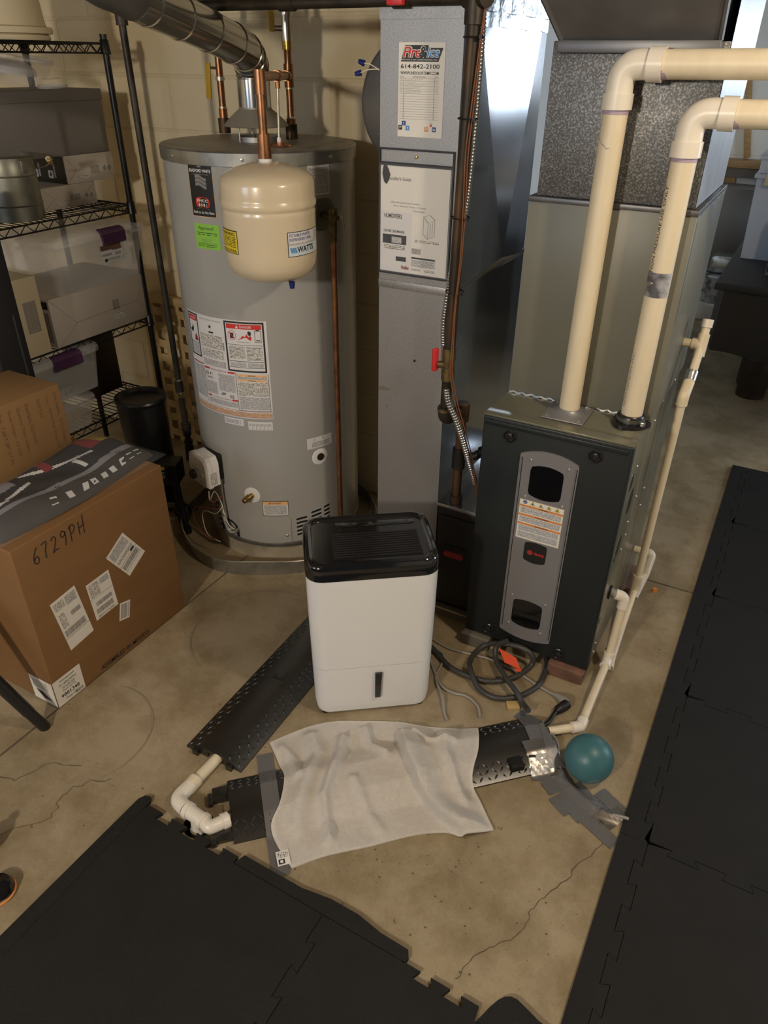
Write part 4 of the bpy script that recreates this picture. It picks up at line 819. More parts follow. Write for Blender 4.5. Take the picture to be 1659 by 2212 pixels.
m = MB(); m.rect(f, 0.007, 0.008, 0.110, 0.178, 'label_white', 0.0014); m.text(f, 'HUMIDIFIERS', 0.020, 0.160, 'ink', 0.0018, width=0.058, height=0.012, bold=0.01); m.text(f, 'USE AND CARE MANUAL', 0.018, 0.120, 'ink', 0.0018, width=0.070, height=0.0075, bold=0.01); m.rect(f, 0.015, 0.088, 0.094, 0.114, 'ink', 0.0018); m.rect(f, 0.045, 0.091, 0.078, 0.108, 'type', 0.002); m.rect(f, 0.020, 0.072, 0.090, 0.084, 'type_big', 0.0018); m.rect(f, 0.060, 0.040, 0.094, 0.053, 'ink', 0.0018)
m.text(f, 'Fire&Ice', 0.078, 0.018, 'dark_red', 0.002, width=0.026, height=0.011, bold=0.03, shear=.2); m.build('humidifier_manual', PO)
m = MB(); m.rect(f, 0.108, 0.010, w-0.014, 0.186, 'white_paper', 0.0012); 
for a, b in (((.148, .172), (.168, .178)), ((.168, .178), (.184, .166)), ((.184, .166), (.163, .156)), ((.163, .156), (.148, .172)), ((.148, .172), (.148, .125)), ((.163, .156), (.163, .112)), ((.184, .166), (.184, .120)), ((.163, .112), (.184, .120)), ((.148, .125), (.163, .112)), ((.170, .155), (.170, .116)), ((.177, .160), (.177, .118))):
    d = 0.0006; m.add([f(a[0]-d, a[1]-d, .0016), f(a[0]+d, a[1]+d, .0016), f(b[0]+d, b[1]+d, .0016), f(b[0]-d, b[1]-d, .0016)], [(0, 1, 2, 3)], 'grey_ink')
m.rect(f, .122, .098, .200, .106, 'type_big', .0016); m.rect(f, .112, .066, .142, .082, 'bars', .0016); m.rect(f, .112, .052, .190, .057, 'ink', .0016); m.rect(f, .112, .030, .190, .050, 'type', .0016); m.rect(f, .112, .018, .142, .024, 'type', .0016); m.rect(f, .155, .016, .19, .024, 'type_big', .0016); m.build('guide_back_page', PO)
m = MB(); P = [(0.012, .278), (0.016, .300), (0.024, .303), (0.032, .290), (0.038, .276), (0.034, .262), (0.026, .250), (0.018, .256)]; m.poly(f, P, 'near_black', .0022); m.build('scorched_hole', PO)
m = MB(); m.rect(lambda u, v, hh=0: f(u, v, hh+0.003*sin(u*26)*sin(v*18)+0.002), 0.004, 0.004, w-0.004, h-0.04, 'clear_plastic', 0.004, 16, 16); m.build('clear_sleeve', PO)
m = MB(); m.lathe([(0.004, 0), (0.004, 0.004), (0, 0.005)], f(w/2, h-0.02, 0), 'brass', 12, axis=(0, -1, 0)); m.build('pin', PO)
# ------------------------------------------------------------------ gas drop, conduit and wires beside the duct
GD = thing('gas_drop_pipe', 'brown-black gas drop pipe with red-handled valve in front of the duct edge', 'pipe', (-0.845, 1.955, 0.49))
P0, P1 = Vector((-0.833, 1.955, 1.925)), Vector((-0.850, 1.955, 0.84))
m = MB(); m.tube([P0, P0.lerp(P1, .78)], 0.0168, 'rusty_iron', 16); m.tube([P0.lerp(P1, .78), P1], 0.0165, 'black_iron', 16); m.build('pipe_run', GD)
m = MB(); coupling(m, (-0.834, 1.955, 1.895), (0, 0, 1), 0.024, 0.05, 'black_iron'); m.tube([(-0.868, 1.985, 1.925), (-0.80, 1.945, 1.925)], 0.023, 'black_iron', 14); m.build('top_tee', GD)
m = MB(); v = P0.lerp(P1, .845); coupling(m, v+Vector((0, 0, .035)), (0, 0, 1), 0.021, 0.035, 'brass_iron'); coupling(m, v, (0, 0, 1), 0.0185, 0.06, 'brass_iron'); coupling(m, v-Vector((0, 0, .035)), (0, 0, 1), 0.021, 0.03, 'brass_iron'); m.tube([v, v+Vector((-.03, -.018, 0))], 0.011, 'brass_iron', 12); vb = m.build('gas_valve', GD)
m = MB(Matrix.Translation(v+Vector((-.036, -.021, 0.015))) @ Matrix.Rotation(rad(-30), 4, 'Z')); m.box(-.006, .006, -.010, .010, -.036, .036, 'red_handle', .004, 3); m.build('handle', vb, label='red lever handle')
m = MB(); el = [(-0.850, 1.955, 0.87), (-0.850, 1.955, 0.828), (-0.822, 2.03, 0.828)]; m.tube(fillet(el, 0.03), 0.0225, 'black_iron', 16); m.tube([(-0.850, 1.955, .865), (-0.850, 1.955, .855)], 0.025, 'brass_iron', 16); m.build('elbow', GD)
m = MB(); m.tube([(-0.822, 2.03, 0.850), (-0.822, 2.03, 0.50)], 0.0155, 'rusty_iron', 14); coupling(m, (-0.822, 2.03, 0.828), (0, 0, 1), 0.024, 0.06, 'rusty_iron'); coupling(m, (-0.822, 2.03, 0.66), (0, 0, 1), 0.0225, 0.075, 'black_iron'); coupling(m, (-0.822, 2.03, 0.50), (0, 0, 1), 0.0215, 0.03, 'rusty_iron'); m.build('drip_leg', GD)
m = MB(); m.tube(fillet([(-0.822, 2.03, 0.66), (-0.775, 2.05, 0.668), (-0.742, 2.07, 0.69), (-0.695, 2.07, 0.69)], 0.03), 0.0145, 'black_iron', 14); m.tube(fillet([(-0.76, 2.065, .68), (-0.742, 2.07, 0.69), (-0.71, 2.07, 0.69)], 0.02), 0.019, 'black_iron', 14); m.build('furnace_feed', GD)
cond = catmull([(-0.819, 1.965, 1.93), (-0.821, 1.975, 1.826), (-0.824, 1.978, 1.727), (-0.829, 1.982, 1.589), (-0.838, 1.982, 1.441), (-0.858, 1.980, 1.317), (-0.871, 1.968, 1.184), (-0.873, 1.965, 1.10), (-0.866, 1.978, 0.984), (-0.832, 1.930, 0.905), (-0.800, 1.925, 0.851), (-0.771, 1.930, 0.778), (-0.749, 1.945, 0.696), (-0.735, 1.975, 0.61)], 16)
m = MB(); dense = []; R = []; acc = 0.0; nxt = 0.0; st = 0.0021
for i in range(len(cond)-1):
    L_ = (cond[i+1]-cond[i]).length
    while nxt <= acc+L_: dense.append(cond[i].lerp(cond[i+1], (nxt-acc)/L_)); R.append((0.0108, 0.0104, 0.0086, 0.0104)[len(dense) % 4]); nxt += st
    acc += L_
m.tube(dense, R, 'galv_shiny', 10); m.build('flexible_conduit', label='silver ribbed flexible conduit strapped along the gas drop pipe', cat='conduit')
wp = [(-0.806, 1.955, 1.93), (-0.813, 1.945, 1.807), (-0.820, 1.940, 1.697), (-0.826, 1.935, 1.591), (-0.823, 1.935, 1.455), (-0.822, 1.935, 1.321), (-0.830, 1.935, 1.189), (-0.828, 1.928, 1.06), (-0.826, 1.928, 0.985), (-0.812, 1.938, 0.902), (-0.780, 1.94, 0.814), (-0.750, 1.945, 0.723), (-0.728, 1.955, 0.62), (-0.716, 1.985, 0.52)]
TW = thing('thermostat_wire', 'thin brown thermostat wires zip-tied to the gas drop pipe', 'wire', (-0.82, 1.94, 0.5))
for d in ((0, 0), (0.004, 0.003)):
    m = MB(); m.tube(catmull([(x+d[0]*(1+0.6*sin(z*9)), y+d[1], z) for x, y, z in wp], 6), 0.0018, 'wire_brown', 6); m.build('wire', TW)
for z in (1.67, 1.43, 1.229, 1.845):
    x = -0.836-(1.9-z)*0.016; m = MB(); m.lathe([(0.026, -0.002), (0.027, 0), (0.026, 0.002)], (x+0.004, 1.958, z), 'near_black', 20, close=True); m.box(x+0.028, x+0.036, 1.932, 1.940, z-.004, z+.004, 'near_black'); m.build('zip_tie', TW)
# ------------------------------------------------------------------ media air cleaner cabinet
AC = thing('air_cleaner_cabinet', 'dark air cleaner cabinet with red pill logo between duct and furnace', 'air cleaner', (-0.79, 2.3, 0.0))
m = MB(); m.box(-0.876, -0.702, 2.002, 2.62, 0.045, 0.470, 'near_black', 0.004); m.build('cabinet', AC)
m = MB(); m.box(-0.878, -0.701, 1.998, 2.62, 0.470, 0.484, 'galv_shiny', 0.002); m.build('top_flange', AC)
m = MB(); m.box(-0.868, -0.708, 1.996, 2.002, 0.065, 0.440, 'near_black', 0.003); m.build('door', AC)
m = MB(); m.box(-0.878, -0.702, 1.99, 2.62, 0.0, 0.045, 'grey_block'); m.box(-0.872, -0.702, 1.984, 1.992, 0.034, 0.042, 'steel'); m.build('pad', AC)
f = planar((-0.802, 1.996, 0.285), (1, 0, 0.0), (0, 0, 1), (0, -1, 0)); m = MB(); P = rrect(0.096, 0.075, 0.008); m.prism(P, f, 0, 0.002, 'near_black'); m.prism(rrect(0.078, 0.026, 0.0125), f, 0.002, 0.0028, 'dark_red'); m.text(f, 'Honeywell', 0, -0.005, 'red_ink', 0.0032, width=0.055, height=0.011, align='C', bold=0.01); m.build('logo_badge', AC, label='dark badge with a red pill-shaped logo')
# ------------------------------------------------------------------ furnace
FX0, FX1, FY0, FY1, FZ0, FZ1 = -0.700, -0.255, 1.905, 2.616, 0.055, 0.898
FU = thing('furnace', 'gas furnace with dark front door and grey windowed panel', 'furnace', (-0.478, 2.26, 0.055))
m = MB(); m.box(FX0, FX1, FY0+0.028, FY1, FZ0, FZ1, 'furnace_olive', 0.003); cab = m.build('cabinet', FU)
m = MB(); m.box(FX0-0.001, FX1+0.001, FY0+0.002, FY0+0.05, FZ1-0.004, FZ1+0.002, 'furnace_olive', 0.001); m.build('top_lip', FU)
m = MB(); m.box(FX0-0.0005, FX1+0.0005, FY0, FY0+0.03, FZ0, FZ1-0.003, 'furnace_dark', 0.006, 3); m.box(FX0+0.008, FX1-0.012, FY0-0.004, FY0+0.004, 0.868, 0.884, 'furnace_dark', 0.003); door = m.build('door', FU)
for x, z in ((-0.612, 0.845), (-0.354, 0.845), (-0.613, 0.094), (-0.357, 0.090)):
    m = MB(); m.lathe([(0.021, -0.001), (0.021, 0.004), (0.018, 0.006), (0.015, 0.001), (0.011, 0.0005), (0.010, 0.006), (0.007, 0.0075), (0, 0.0075)], (x, FY0, z), 'black_plastic', 28, axis=(0, -1, 0)); m.build('door_latch', door)
f = planar((0, FY0, 0), (1, 0, 0), (0, 0, 1), (0, -1, 0))
def arch(x0, x1, zt, zb, bt, bb, r=0.008, n=10):
    P = []
    for i in range(n+1):
        t = i/n; P.append((x0+r*.3+(x1-x0-r*.6)*t, zb-bb*4*t*(1-t)))
    P.append((x1, zb+r))
    P.append((x1, zt-r))
    for i in range(n+1):
        t = 1-i/n; P.append((x0+r*.3+(x1-x0-r*.6)*t, zt+bt*4*t*(1-t)))
    P += [(x0, zt-r), (x0, zb+r)]
    return P
m = MB(); m.prism(arch(-0.572, -0.393, 0.802, 0.119, 0.020, 0.018), f, 0, 0.006, 'panel_gray'); gp = m.build('grey_panel', door, angle=30)
for x in (-0.5655, -0.3995):
    for d in (-0.0022, 0.0022): m = MB(); m.tube([f(x+d, 0.135, 0.0062), f(x+d, 0.790, 0.0062)], 0.0012, 'near_black' if d > 0 else 'panel_gray', 6); m.build('panel_groove', door)
for nm, a in (('upper_window', arch(-0.5345, -0.4325, 0.766, 0.671, 0.010, 0.010, 0.012)), ('lower_window', arch(-0.5345, -0.4335, 0.261, 0.166, 0.008, 0.010, 0.012))):
    m = MB(); m.prism(a, f, 0.006, 0.0072, 'window_black'); m.build(nm, door)
m = MB(); m.rect(f, -0.530, 0.200, -0.438, 0.215, 'near_black', 0.0074); m.build('burner_shelf', door)
for x, z in ((-0.538, 0.787), (-0.422, 0.785), (-0.541, 0.660), (-0.424, 0.657), (-0.541, 0.277), (-0.426, 0.276), (-0.541, 0.155), (-0.428, 0.152)):
    m = MB(); m.lathe([(0.0042, 0), (0.0042, 0.002), (0.0025, 0.0038), (0, 0.004)], f(x, z, 0.006), 'screw_head', 10, axis=(0, -1, 0)); m.build('screw', door)
# warning label
g = planar((-0.556, FY0-0.006, 0.506), (1, 0, 0), (0, 0, 1), (0, -1, 0)); w, h = 0.141, 0.143; m = MB(); m.rect(g, 0, 0, w, h, 'cream_card', 0.0004); m.rect(g, 0.0015, 0.0015, w-.0015, h-.0015, 'white_paper', 0.0006)
m.poly(g, [(0.018+0.0068*cos(t), 0.134+0.0062*sin(t)) for t in [2*PI*i/16 for i in range(16)]], 'ink_blue', 0.001); m.text(g, 'SG', 0.018, 0.131, 'white_paper', 0.0012, width=.008, align='C')
for x in (0.042, 0.068, 0.094, 0.120):
    m.poly(g, [(x-.008, .1275), (x+.008, .1275), (x, .141)], 'ink', 0.001); m.poly(g, [(x-.0068, .1282), (x+.0068, .1282), (x, .1395)], 'yellow_ink', 0.0012); m.rect(g, x-.0016, .130, x+.0016, .135, 'ink', 0.0014)
for v, s in ((.1175, 'WARNING'), (.085, 'AVERTISSEMENT'), (.0525, 'ADVERTENCIA')):
    m.rect(g, .0015, v, w-.0015, v+.0068, 'orange_ink', 0.001); m.text(g, s, w*.55, v+.001, 'ink', 0.0012, width=.03 if len(s) < 8 else .045, height=.0048, align='C', bold=.02)
    m.rect(g, .006, v-.022, w-.006, v-.002, 'type', 0.001)
m.rect(g, .006, .006, w-.006, .028, 'type', 0.001); m.build('warning_label', door, label='white and orange multilingual warning label')
m = MB(); m.prism([(u, v) for u, v in arch(-0.522, -0.449, 0.497, 0.432, 0.005, 0.008, 0.007)], f, 0.006, 0.0072, 'near_black'); m.poly(f, [(-0.502+.0095*cos(t), 0.4625+.0095*sin(t)) for t in [2*PI*i/20 for i in range(20)]], 'dark_red', 0.0075); m.frame(f, -0.506, .4585, -0.498, .4665, .0012, 'red_ink', .0078); m.text(f, 'TRANE', -0.489, .457, 'red_ink', .0075, width=.034, height=.009, bold=.02, shear=.2); m.build('logo_badge', door, label='dark badge with red lettering')
# side of the cabinet
s_ = planar((FX1, 0, 0), (0, 1, 0), (0, 0, 1), (1, 0, 0))
for nm, y, z, ry, rz in (('knockout_hole', 1.990, 0.745, 0.022, 0.030), ('knockout_hole', 2.040, 0.655, 0.036, 0.044), ('knockout_hole', 2.005, 0.510, 0.032, 0.036), ('knockout_hole', 1.980, 0.475, 0.014, 0.014), ('knockout_hole', 1.945, 0.250, 0.012, 0.014)):
    m = MB(); n = 24; P = [(y+ry*cos(2*PI*i/n), z+rz*sin(2*PI*i/n)) for i in range(n)]; m.poly(s_, P, 'near_black', 0.0008); Q = [(y+ry*1.06*cos(2*PI*i/n), z+rz*1.06*sin(2*PI*i/n)) for i in range(n)]
    m.add([s_(a, b, 0.0010) for a, b in P]+[s_(a, b, 0.0) for a, b in Q], [(i, (i+1) % n, n+(i+1) % n, n+i) for i in range(n)], 'furnace_olive'); m.build(nm, cab)
for y, z in ((2.338, .551), (2.162, .608), (2.332, .485), (2.096, .547), (2.11, .489), (2.077, .451), (2.03, .78), (2.20, .86), (1.96, .10), (1.965, .135), (2.30, .89), (2.50, .89)):
    m = MB(); m.lathe([(0.0045, 0), (0.0045, 0.002), (0.002, 0.0042), (0, 0.0045)], s_(y, z, 0), 'screw_head', 10, axis=(1, 0, 0)); m.build('screw', cab)
# coil cabinet, plenum and transition above
CO = thing('coil_cabinet', 'olive metal coil cabinet standing on the furnace behind the two pipes', 'coil cabinet', (-0.472, 2.37, FZ1))
m = MB(); m.box(-0.697, -0.250, 2.102, 2.64, FZ1, 1.474, 'coil_olive', 0.003); m.build('cabinet', CO)
m = MB(); m.box(-0.699, -0.248, 2.097, 2.642, 1.466, 1.480, 'galv_dark', 0.002); m.build('top_flange', CO)
m = MB(); m.rect(lambda u, v, hh=0: Vector((u, 2.1008-hh+0.001*sin(u*130), v+0.0025*sin(u*210))), -0.695, 0.899, -0.255, 0.905, 'foil_tape', 0.001, 60); m.build('sealant_bead', CO)
m = MB(); m.rect(lambda u, v, hh=0: Vector((-0.2495+hh, u, v+0.003*sin(u*60))), 2.10, 1.462, 2.64, 1.478, 'foil_tape', 0.001, 24); m.rect(lambda u, v, hh=0: Vector((-0.2495+hh, u, v)), 2.12, 1.18, 2.125, 1.45, 'steel', 0.0008); m.build('foil_tape', CO)
PL = thing('supply_plenum', 'mottled galvanised plenum above the coil cabinet', 'duct', (-0.47, 2.37, 1.481))
m = MB(); m.box(-0.680, -0.262, 2.112, 2.63, 1.481, 1.84, 'galv_mottled', 0.002); m.build('plenum_body', PL)
m = MB(); m.rect(lambda u, v, hh=0: Vector((-0.262+hh, u, v)), 2.114, 1.482, 2.628, 2.44, 'galv_side', 0.0012); m.build('side_sheet', PL)
m = MB(); m.box(-0.662, -0.280, 2.085, 2.11, 1.815, 1.842, 'galv_dark', 0.002); m.build('flange', PL)
b4 = [(-0.655, 2.095, 1.842), (-0.285, 2.095, 1.842), (-0.262, 2.63, 1.842), (-0.68, 2.63, 1.842)]; t4 = [(-0.98, 1.78, 2.448), (-0.262, 1.78, 2.448), (-0.262, 2.63, 2.448), (-0.98, 2.63, 2.448)]
m = MB(); m.hexa(b4, t4, 'galv_dark'); m.build('transition', PL, angle=10)
for a_, b_ in ((b4[0], t4[0]), (b4[1], t4[1])): m = MB(); m.tube([a_, b_], 0.007, 'galv_dark', 6); m.build('corner_rib', PL)
m = MB(); m.lathe([(0.004, 0), (0.004, 0.003), (0, 0.004)], (-0.46, 2.05, 1.925), 'screw_head', 8, axis=(0, -1, -.4)); m.build('screw', PL)
# bricks and blocks under the furnace
BB = []
def rough_block(name, x0, x1, y0, y1, z1, mat, label, cat):
    m = MB(); m.box(x0, x1, y0, y1, 0, z1, mat, 0.006, 2)
    for p in m.v: p.x += random.uniform(-.003, .003); p.y += random.uniform(-.003, .003)
    return m.build(name, label=label, cat=cat)
rough_block('brick', -0.385, -0.262, 1.885, 2.08, 0.053, 'brick_red', 'reddish brown brick under the front right corner of the furnace', 'brick')
rough_block('support_block', -0.705, -0.600, 1.885, 2.08, 0.053, 'grey_block', 'dark block under the front left corner of the furnace', 'block')
rough_block('support_block', -0.345, -0.230, 2.43, 2.61, 0.053, 'brick_red', 'brown block under the rear right corner of the furnace', 'block')
rough_block('support_block', -0.69, -0.58, 2.43, 2.61, 0.053, 'grey_block', 'dark block under the rear left corner of the furnace, mostly hidden', 'block')
# ------------------------------------------------------------------ PVC vent pipes
def pvc_vent(name, label, bx, by, zt, ln, base):
    R = 0.0302; r = thing(name, label, 'pipe', (bx, by, FZ1+0.003))
    pts = [Vector((bx, by, FZ1+0.008)), Vector((bx, by, zt)), Vector((bx+ln, by-0.02*ln, zt+0.012*ln))]
    m = MB(); m.tube([pts[0], pts[1]-Vector((0, 0, 0.06))], R, 'pvc', 32); m.build('vertical_pipe', r)
    m = MB(); m.tube([pts[1]+Vector((.06, 0, 0)), pts[2]], R, 'pvc', 32); m.build('horizontal_pipe', r)
    m = MB(); m.tube(fillet([pts[1]-Vector((0, 0, .088)), pts[1], pts[1]+Vector((.088, 0, 0))], 0.075, 12), 0.0325, 'pvc_white', 32); m.build('elbow', r)
    for p, d in ((pts[1]-Vector((0, 0, .088)), Vector((0, 0, 1))), (pts[1]+Vector((.088, 0, 0)), Vector((1, 0, 0)))):
        m = MB(); s0 = p-d*.006 if d.z else p-d*.028; m.tube([s0, s0+d*.034], 0.0365, 'pvc_white', 32); m.build('elbow_socket', r)
    for a_, b_ in ((pts[1]-Vector((0, 0, .104)), pts[1]-Vector((0, 0, .094))), (pts[1]+Vector((.094, 0, 0)), pts[1]+Vector((.106, 0, 0.0003)))): m = MB(); m.tube([a_, b_], 0.0307, 'purple_primer', 32); m.build('primer_band', r)
    return r
V1 = pvc_vent('vent_pipe', 'left cream plastic vent pipe rising from a grey flange', -0.481, 2.036, 1.793, 4.0, 0)
V2 = pvc_vent('vent_pipe', 'right cream plastic vent pipe rising from a black rubber coupling', -0.303, 2.052, 1.698, 3.8, 1)
m = MB(); m.box(-0.545, -0.418, 1.962, 2.096, FZ1+.002, FZ1+.006, 'panel_gray', .002); m.lathe([(.052, .006), (.040, .012), (.035, .020), (.031, .020)], (-.481, 2.036, FZ1), 'panel_gray', 32, close=True); fl = m.build('flange', V1)
for x, y in ((-.53, 1.975), (-.433, 1.975), (-.53, 2.085), (-.433, 2.085)):
    m = MB(); m.lathe([(.004, 0), (.004, .003), (0, .004)], (x, y, FZ1+.006), 'screw_head', 8); m.build('screw', fl)
m = MB(); P = []
for i in range(40):
    a = 2*PI*i/40; rr = .050+.010*max(0, cos(3*a-.5)); P.append((-.303+rr*cos(a), 2.048+rr*.95*sin(a)))
m.prism(P, lambda u, v, h=0: Vector((u, v, h)), FZ1+.002, FZ1+.012, 'black_plastic'); m.lathe([(.040, .010), (.038, .030), (.0345, .034), (.0305, .034)], (-.303, 2.052, FZ1), 'black_plastic', 36, close=True); cpl = m.build('rubber_coupling', V2)
m = MB(); m.lathe([(.0405, .016), (.0408, .016), (.0408, .027), (.0398, .027)], (-.303, 2.052, FZ1), 'pail_zinc', 36, close=True); m.box(-.268, -.255, 2.010, 2.022, FZ1+.015, FZ1+.028, 'steel', .002); m.build('hose_clamp', cpl)
def pipemap(cx_, cy_, r, th0, z0): return lambda u, v, h=0: Vector((cx_+(r+h)*sin(th0-v/r), cy_-(r+h)*cos(th0-v/r), z0+u))
fp = pipemap(-.303, 2.052, .0302, rad(-38), 1.335); m = MB(); m.text(fp, 'NON PRESSURE USE ONLY', 0, 0, 'ink', .0006, width=.205, height=.012); fp = pipemap(-.303, 2.052, .0302, rad(-40), 0.955); m.text(fp, 'ASTM NSF-DWV PVC', 0, 0, 'grey_ink', .0006, width=.16, height=.010); m.build('pipe_print', V2)
fc = cylmap((-.303, 2.052), .0302, rad(-75), 1.272); m = MB(); m.rect(fc, 0, 0, .0302*rad(150), .063, 'silver_print', .0006, 14); m.lathe([(.006, 0), (.005, .002), (0, .003)], fc(.024, .034, 0), 'steel', 12, axis=(-.6, -.8, 0)); m.build('silver_sticker', V2, label='silver sticker band')
fp = cylmap((-.481, 2.036), .0302, rad(-62), 1.628); m = MB()
P = [(0, .012), (.006, .006), (.014, -.002), (.024, -.006), (.030, -.012), (.036, -.012), (.038, -.010)]
for a, b in zip(P, P[1:]): m.add([fp(a[0], a[1]-.0012, .0006), fp(b[0], b[1]-.0012, .0006), fp(b[0], b[1]+.0012, .0006), fp(a[0], a[1]+.0012, .0006)], [(0, 1, 2, 3)], 'purple_primer')
m.build('marker_squiggle', V1)
# ------------------------------------------------------------------ condensate drains
CA = thing('condensate_drain', 'cream condensate pipe from the furnace side down to the floor and cable ramp', 'pipe', (-0.21, 1.9, 0.0)); r = 0.0135
a0, a1, a2, a3, a4 = Vector((-.253, 2.035, .305)), Vector((-.205, 2.05, .292)), Vector((-.207, 1.995, .055)), Vector((-.21, 1.695, .020)), Vector((-.292, 1.625, .020))
m = MB(); m.tube([a1.lerp(a2, .08), a2], r, 'pvc', 18); m.tube([a2, a3], r, 'pvc', 18); m.tube([a3, a4], r, 'pvc', 18); m.build('pipe_run', CA)
m = MB(); m.tube([a0, a0.lerp(a1, .5)], .0150, 'cord_grey', 18); m.tube(fillet([a0.lerp(a1, .35), a1, a1.lerp(a2, .17)], .02), .0182, 'pvc_white', 18); m.build('elbow', CA)
m = MB(); m.lathe([(.024, -.001), (.024, .004), (.016, .004)], a0, 'black_plastic', 20, axis=(1, 0, 0)); m.build('grommet', CA)
m = MB(); m.tube(fillet([a2+(a1-a2).normalized()*.028, a2, a2+(a3-a2).normalized()*.03], .02), .0178, 'pvc_white', 18); m.tube([a2+(a1-a2).normalized()*.030, a2+(a1-a2).normalized()*.025], .019, 'pvc_white', 18); m.tube([a2+(a3-a2).normalized()*.032, a2+(a3-a2).normalized()*.027], .019, 'pvc_white', 18); m.build('coupling', CA)
m = MB(); m.tube(fillet([a3+(a2-a3).normalized()*.028, a3, a3+(a4-a3).normalized()*.03], .015), .0178, 'pvc_white', 18); m.build('elbow', CA)
CB = thing('condensate_riser', 'thin cream condensate riser with capped tee beside the furnace', 'pipe', (-0.2, 2.3, 0.0))
b0 = Vector((-.205, 2.33, .16)); bt = Vector((-.200, 2.33, .905)); tee = Vector((-.195, 2.455, 1.035)); cap = Vector((-.195, 2.478, 1.110))
m = MB(); m.tube([b0, bt], r, 'pvc', 18); m.tube([bt, Vector((-.197, 2.385, .945)), tee, cap], r, 'pvc', 18); m.tube([tee, Vector((-.251, 2.455, 1.035))], r, 'pvc', 18); m.build('pipe_run', CB)
m = MB(); m.tube([tee-(cap-tee)*.45, tee+(cap-tee)*.45], .0178, 'pvc', 18); m.tube([tee, tee-Vector((.03, 0, 0))], .0178, 'pvc', 18); m.build('tee', CB)
m = MB(); m.tube([cap-(cap-tee)*.3, cap+(cap-tee)*.02], .0175, 'pvc_white', 18); m.build('cap', CB)
m = MB(); m.tube(fillet([bt-Vector((0, 0, .03)), bt, Vector((-.198, 2.375, .937))], .015), .0178, 'pvc', 18); m.build('elbow', CB)
m = MB(); m.tube([Vector((-.198, 2.378, .940)), Vector((-.1975, 2.40, .965))], .0183, 'foil_tape', 18); m.build('foil_wrap', CB)
m = MB(); m.tube([Vector((-.251, 2.44, .235)), Vector((-.20, 2.44, .235))], r, 'pvc', 16); m.tube(fillet([Vector((-.215, 2.44, .235)), Vector((-.185, 2.44, .235)), Vector((-.190, 2.41, .16)), Vector((-.204, 2.33, .10))], .02), .0165, 'pvc_white', 16); m.build('trap', CB)
m = MB(); m.tube([Vector((-.205, 2.33, .20)), Vector((-.205, 2.325, .135))], .0180, 'pvc', 18); m.tube(catmull([Vector((-.205, 2.325, .14)), Vector((-.204, 2.20, .08)), Vector((-.200, 2.05, .03)), Vector((-.194, 2.0, .02))], 6), .0125, 'pvc', 16); m.build('coupling', CB)
# ------------------------------------------------------------------ wire shelving unit
SX0, SX1, SY0, SY1 = -2.977, -2.52, 1.446, 2.36
SH = thing('wire_shelving_unit', 'black wire shelving unit loaded with boxes, totes and pails', 'shelving', (-2.75, 1.9, 0.0))
for x in (SX0, SX1):
    for y in (SY0, SY1):
        m = MB(); m.tube([(x, y, 0), (x, y, 1.862)], 0.0127, 'dark_wire', 16); p = m.build('post', SH)
        for z in (0.42, 0.785, 1.265, 1.835): m = MB(); m.tube([(x, y, z-0.034), (x, y, z-0.026), (x, y, z+0.010), (x, y, z+0.014)], [0.021, 0.019, 0.017, 0.0145], 'dark_wire', 16); m.build('collar', p)
        m = MB(); m.tube([(x, y, 1.858), (x, y, 1.866)], 0.0135, 'dark_wire', 14); m.build('end_cap', p)
for z in (0.42, 0.785, 1.265, 1.835):
    m = MB(); e = 0.012
    for (a, b) in (((SX0+e, SY0), (SX1-e, SY0)), ((SX0+e, SY1), (SX1-e, SY1)), ((SX0, SY0+e), (SX0, SY1-e)), ((SX1, SY0+e), (SX1, SY1-e))):
        A, B = Vector((*a, 0)), Vector((*b, 0)); L = (B-A).length; n = round(L/0.032); n += n % 2
        for dz, r in ((0.0, 0.0036), (-0.030, 0.0034)): m.tube([A+Vector((0, 0, z+dz)), B+Vector((0, 0, z+dz))], r, 'dark_wire', 6)
        m.tube([A.lerp(B, i/n)+Vector((0, 0, z-(0.030 if i % 2 else 0.0))) for i in range(n+1)], 0.0024, 'dark_wire', 5)
    sh = m.build('shelf_rim', SH)
    m = MB(); n = 34
    for i in range(1, n): y = SY0+(SY1-SY0)*i/n; m.tube([(SX0, y, z+0.003), (SX1, y, z+0.003)], 0.0021, 'dark_wire', 5, caps=False)
    for x in (SX0+0.12, SX0+0.23, SX0+0.34): m.tube([(x, SY0, z-0.002), (x, SY1, z-0.002)], 0.003, 'dark_wire', 5, caps=False)
    m.build('deck_wires', sh, kind='stuff')
SH3, SH2, SH4, SH1 = 0.7905, 1.2705, 0.4255, 1.8405
# ---- top shelf: upturned bucket
m = MB(); c = (-2.66, 2.03, SH1); m.lathe([(0.155, 0.0), (0.158, 0.004), (0.158, 0.014), (0.150, 0.018), (0.168, 0.020), (0.170, 0.030), (0.168, 0.038), (0.150, 0.042), (0.147, 0.055), (0.135, 0.22), (0.130, 0.36), (0.120, 0.37), (0, 0.37)], c, 'cream_card', 48)
m.build('bucket', label='upturned cream plastic bucket on the top wire shelf', cat='bucket')
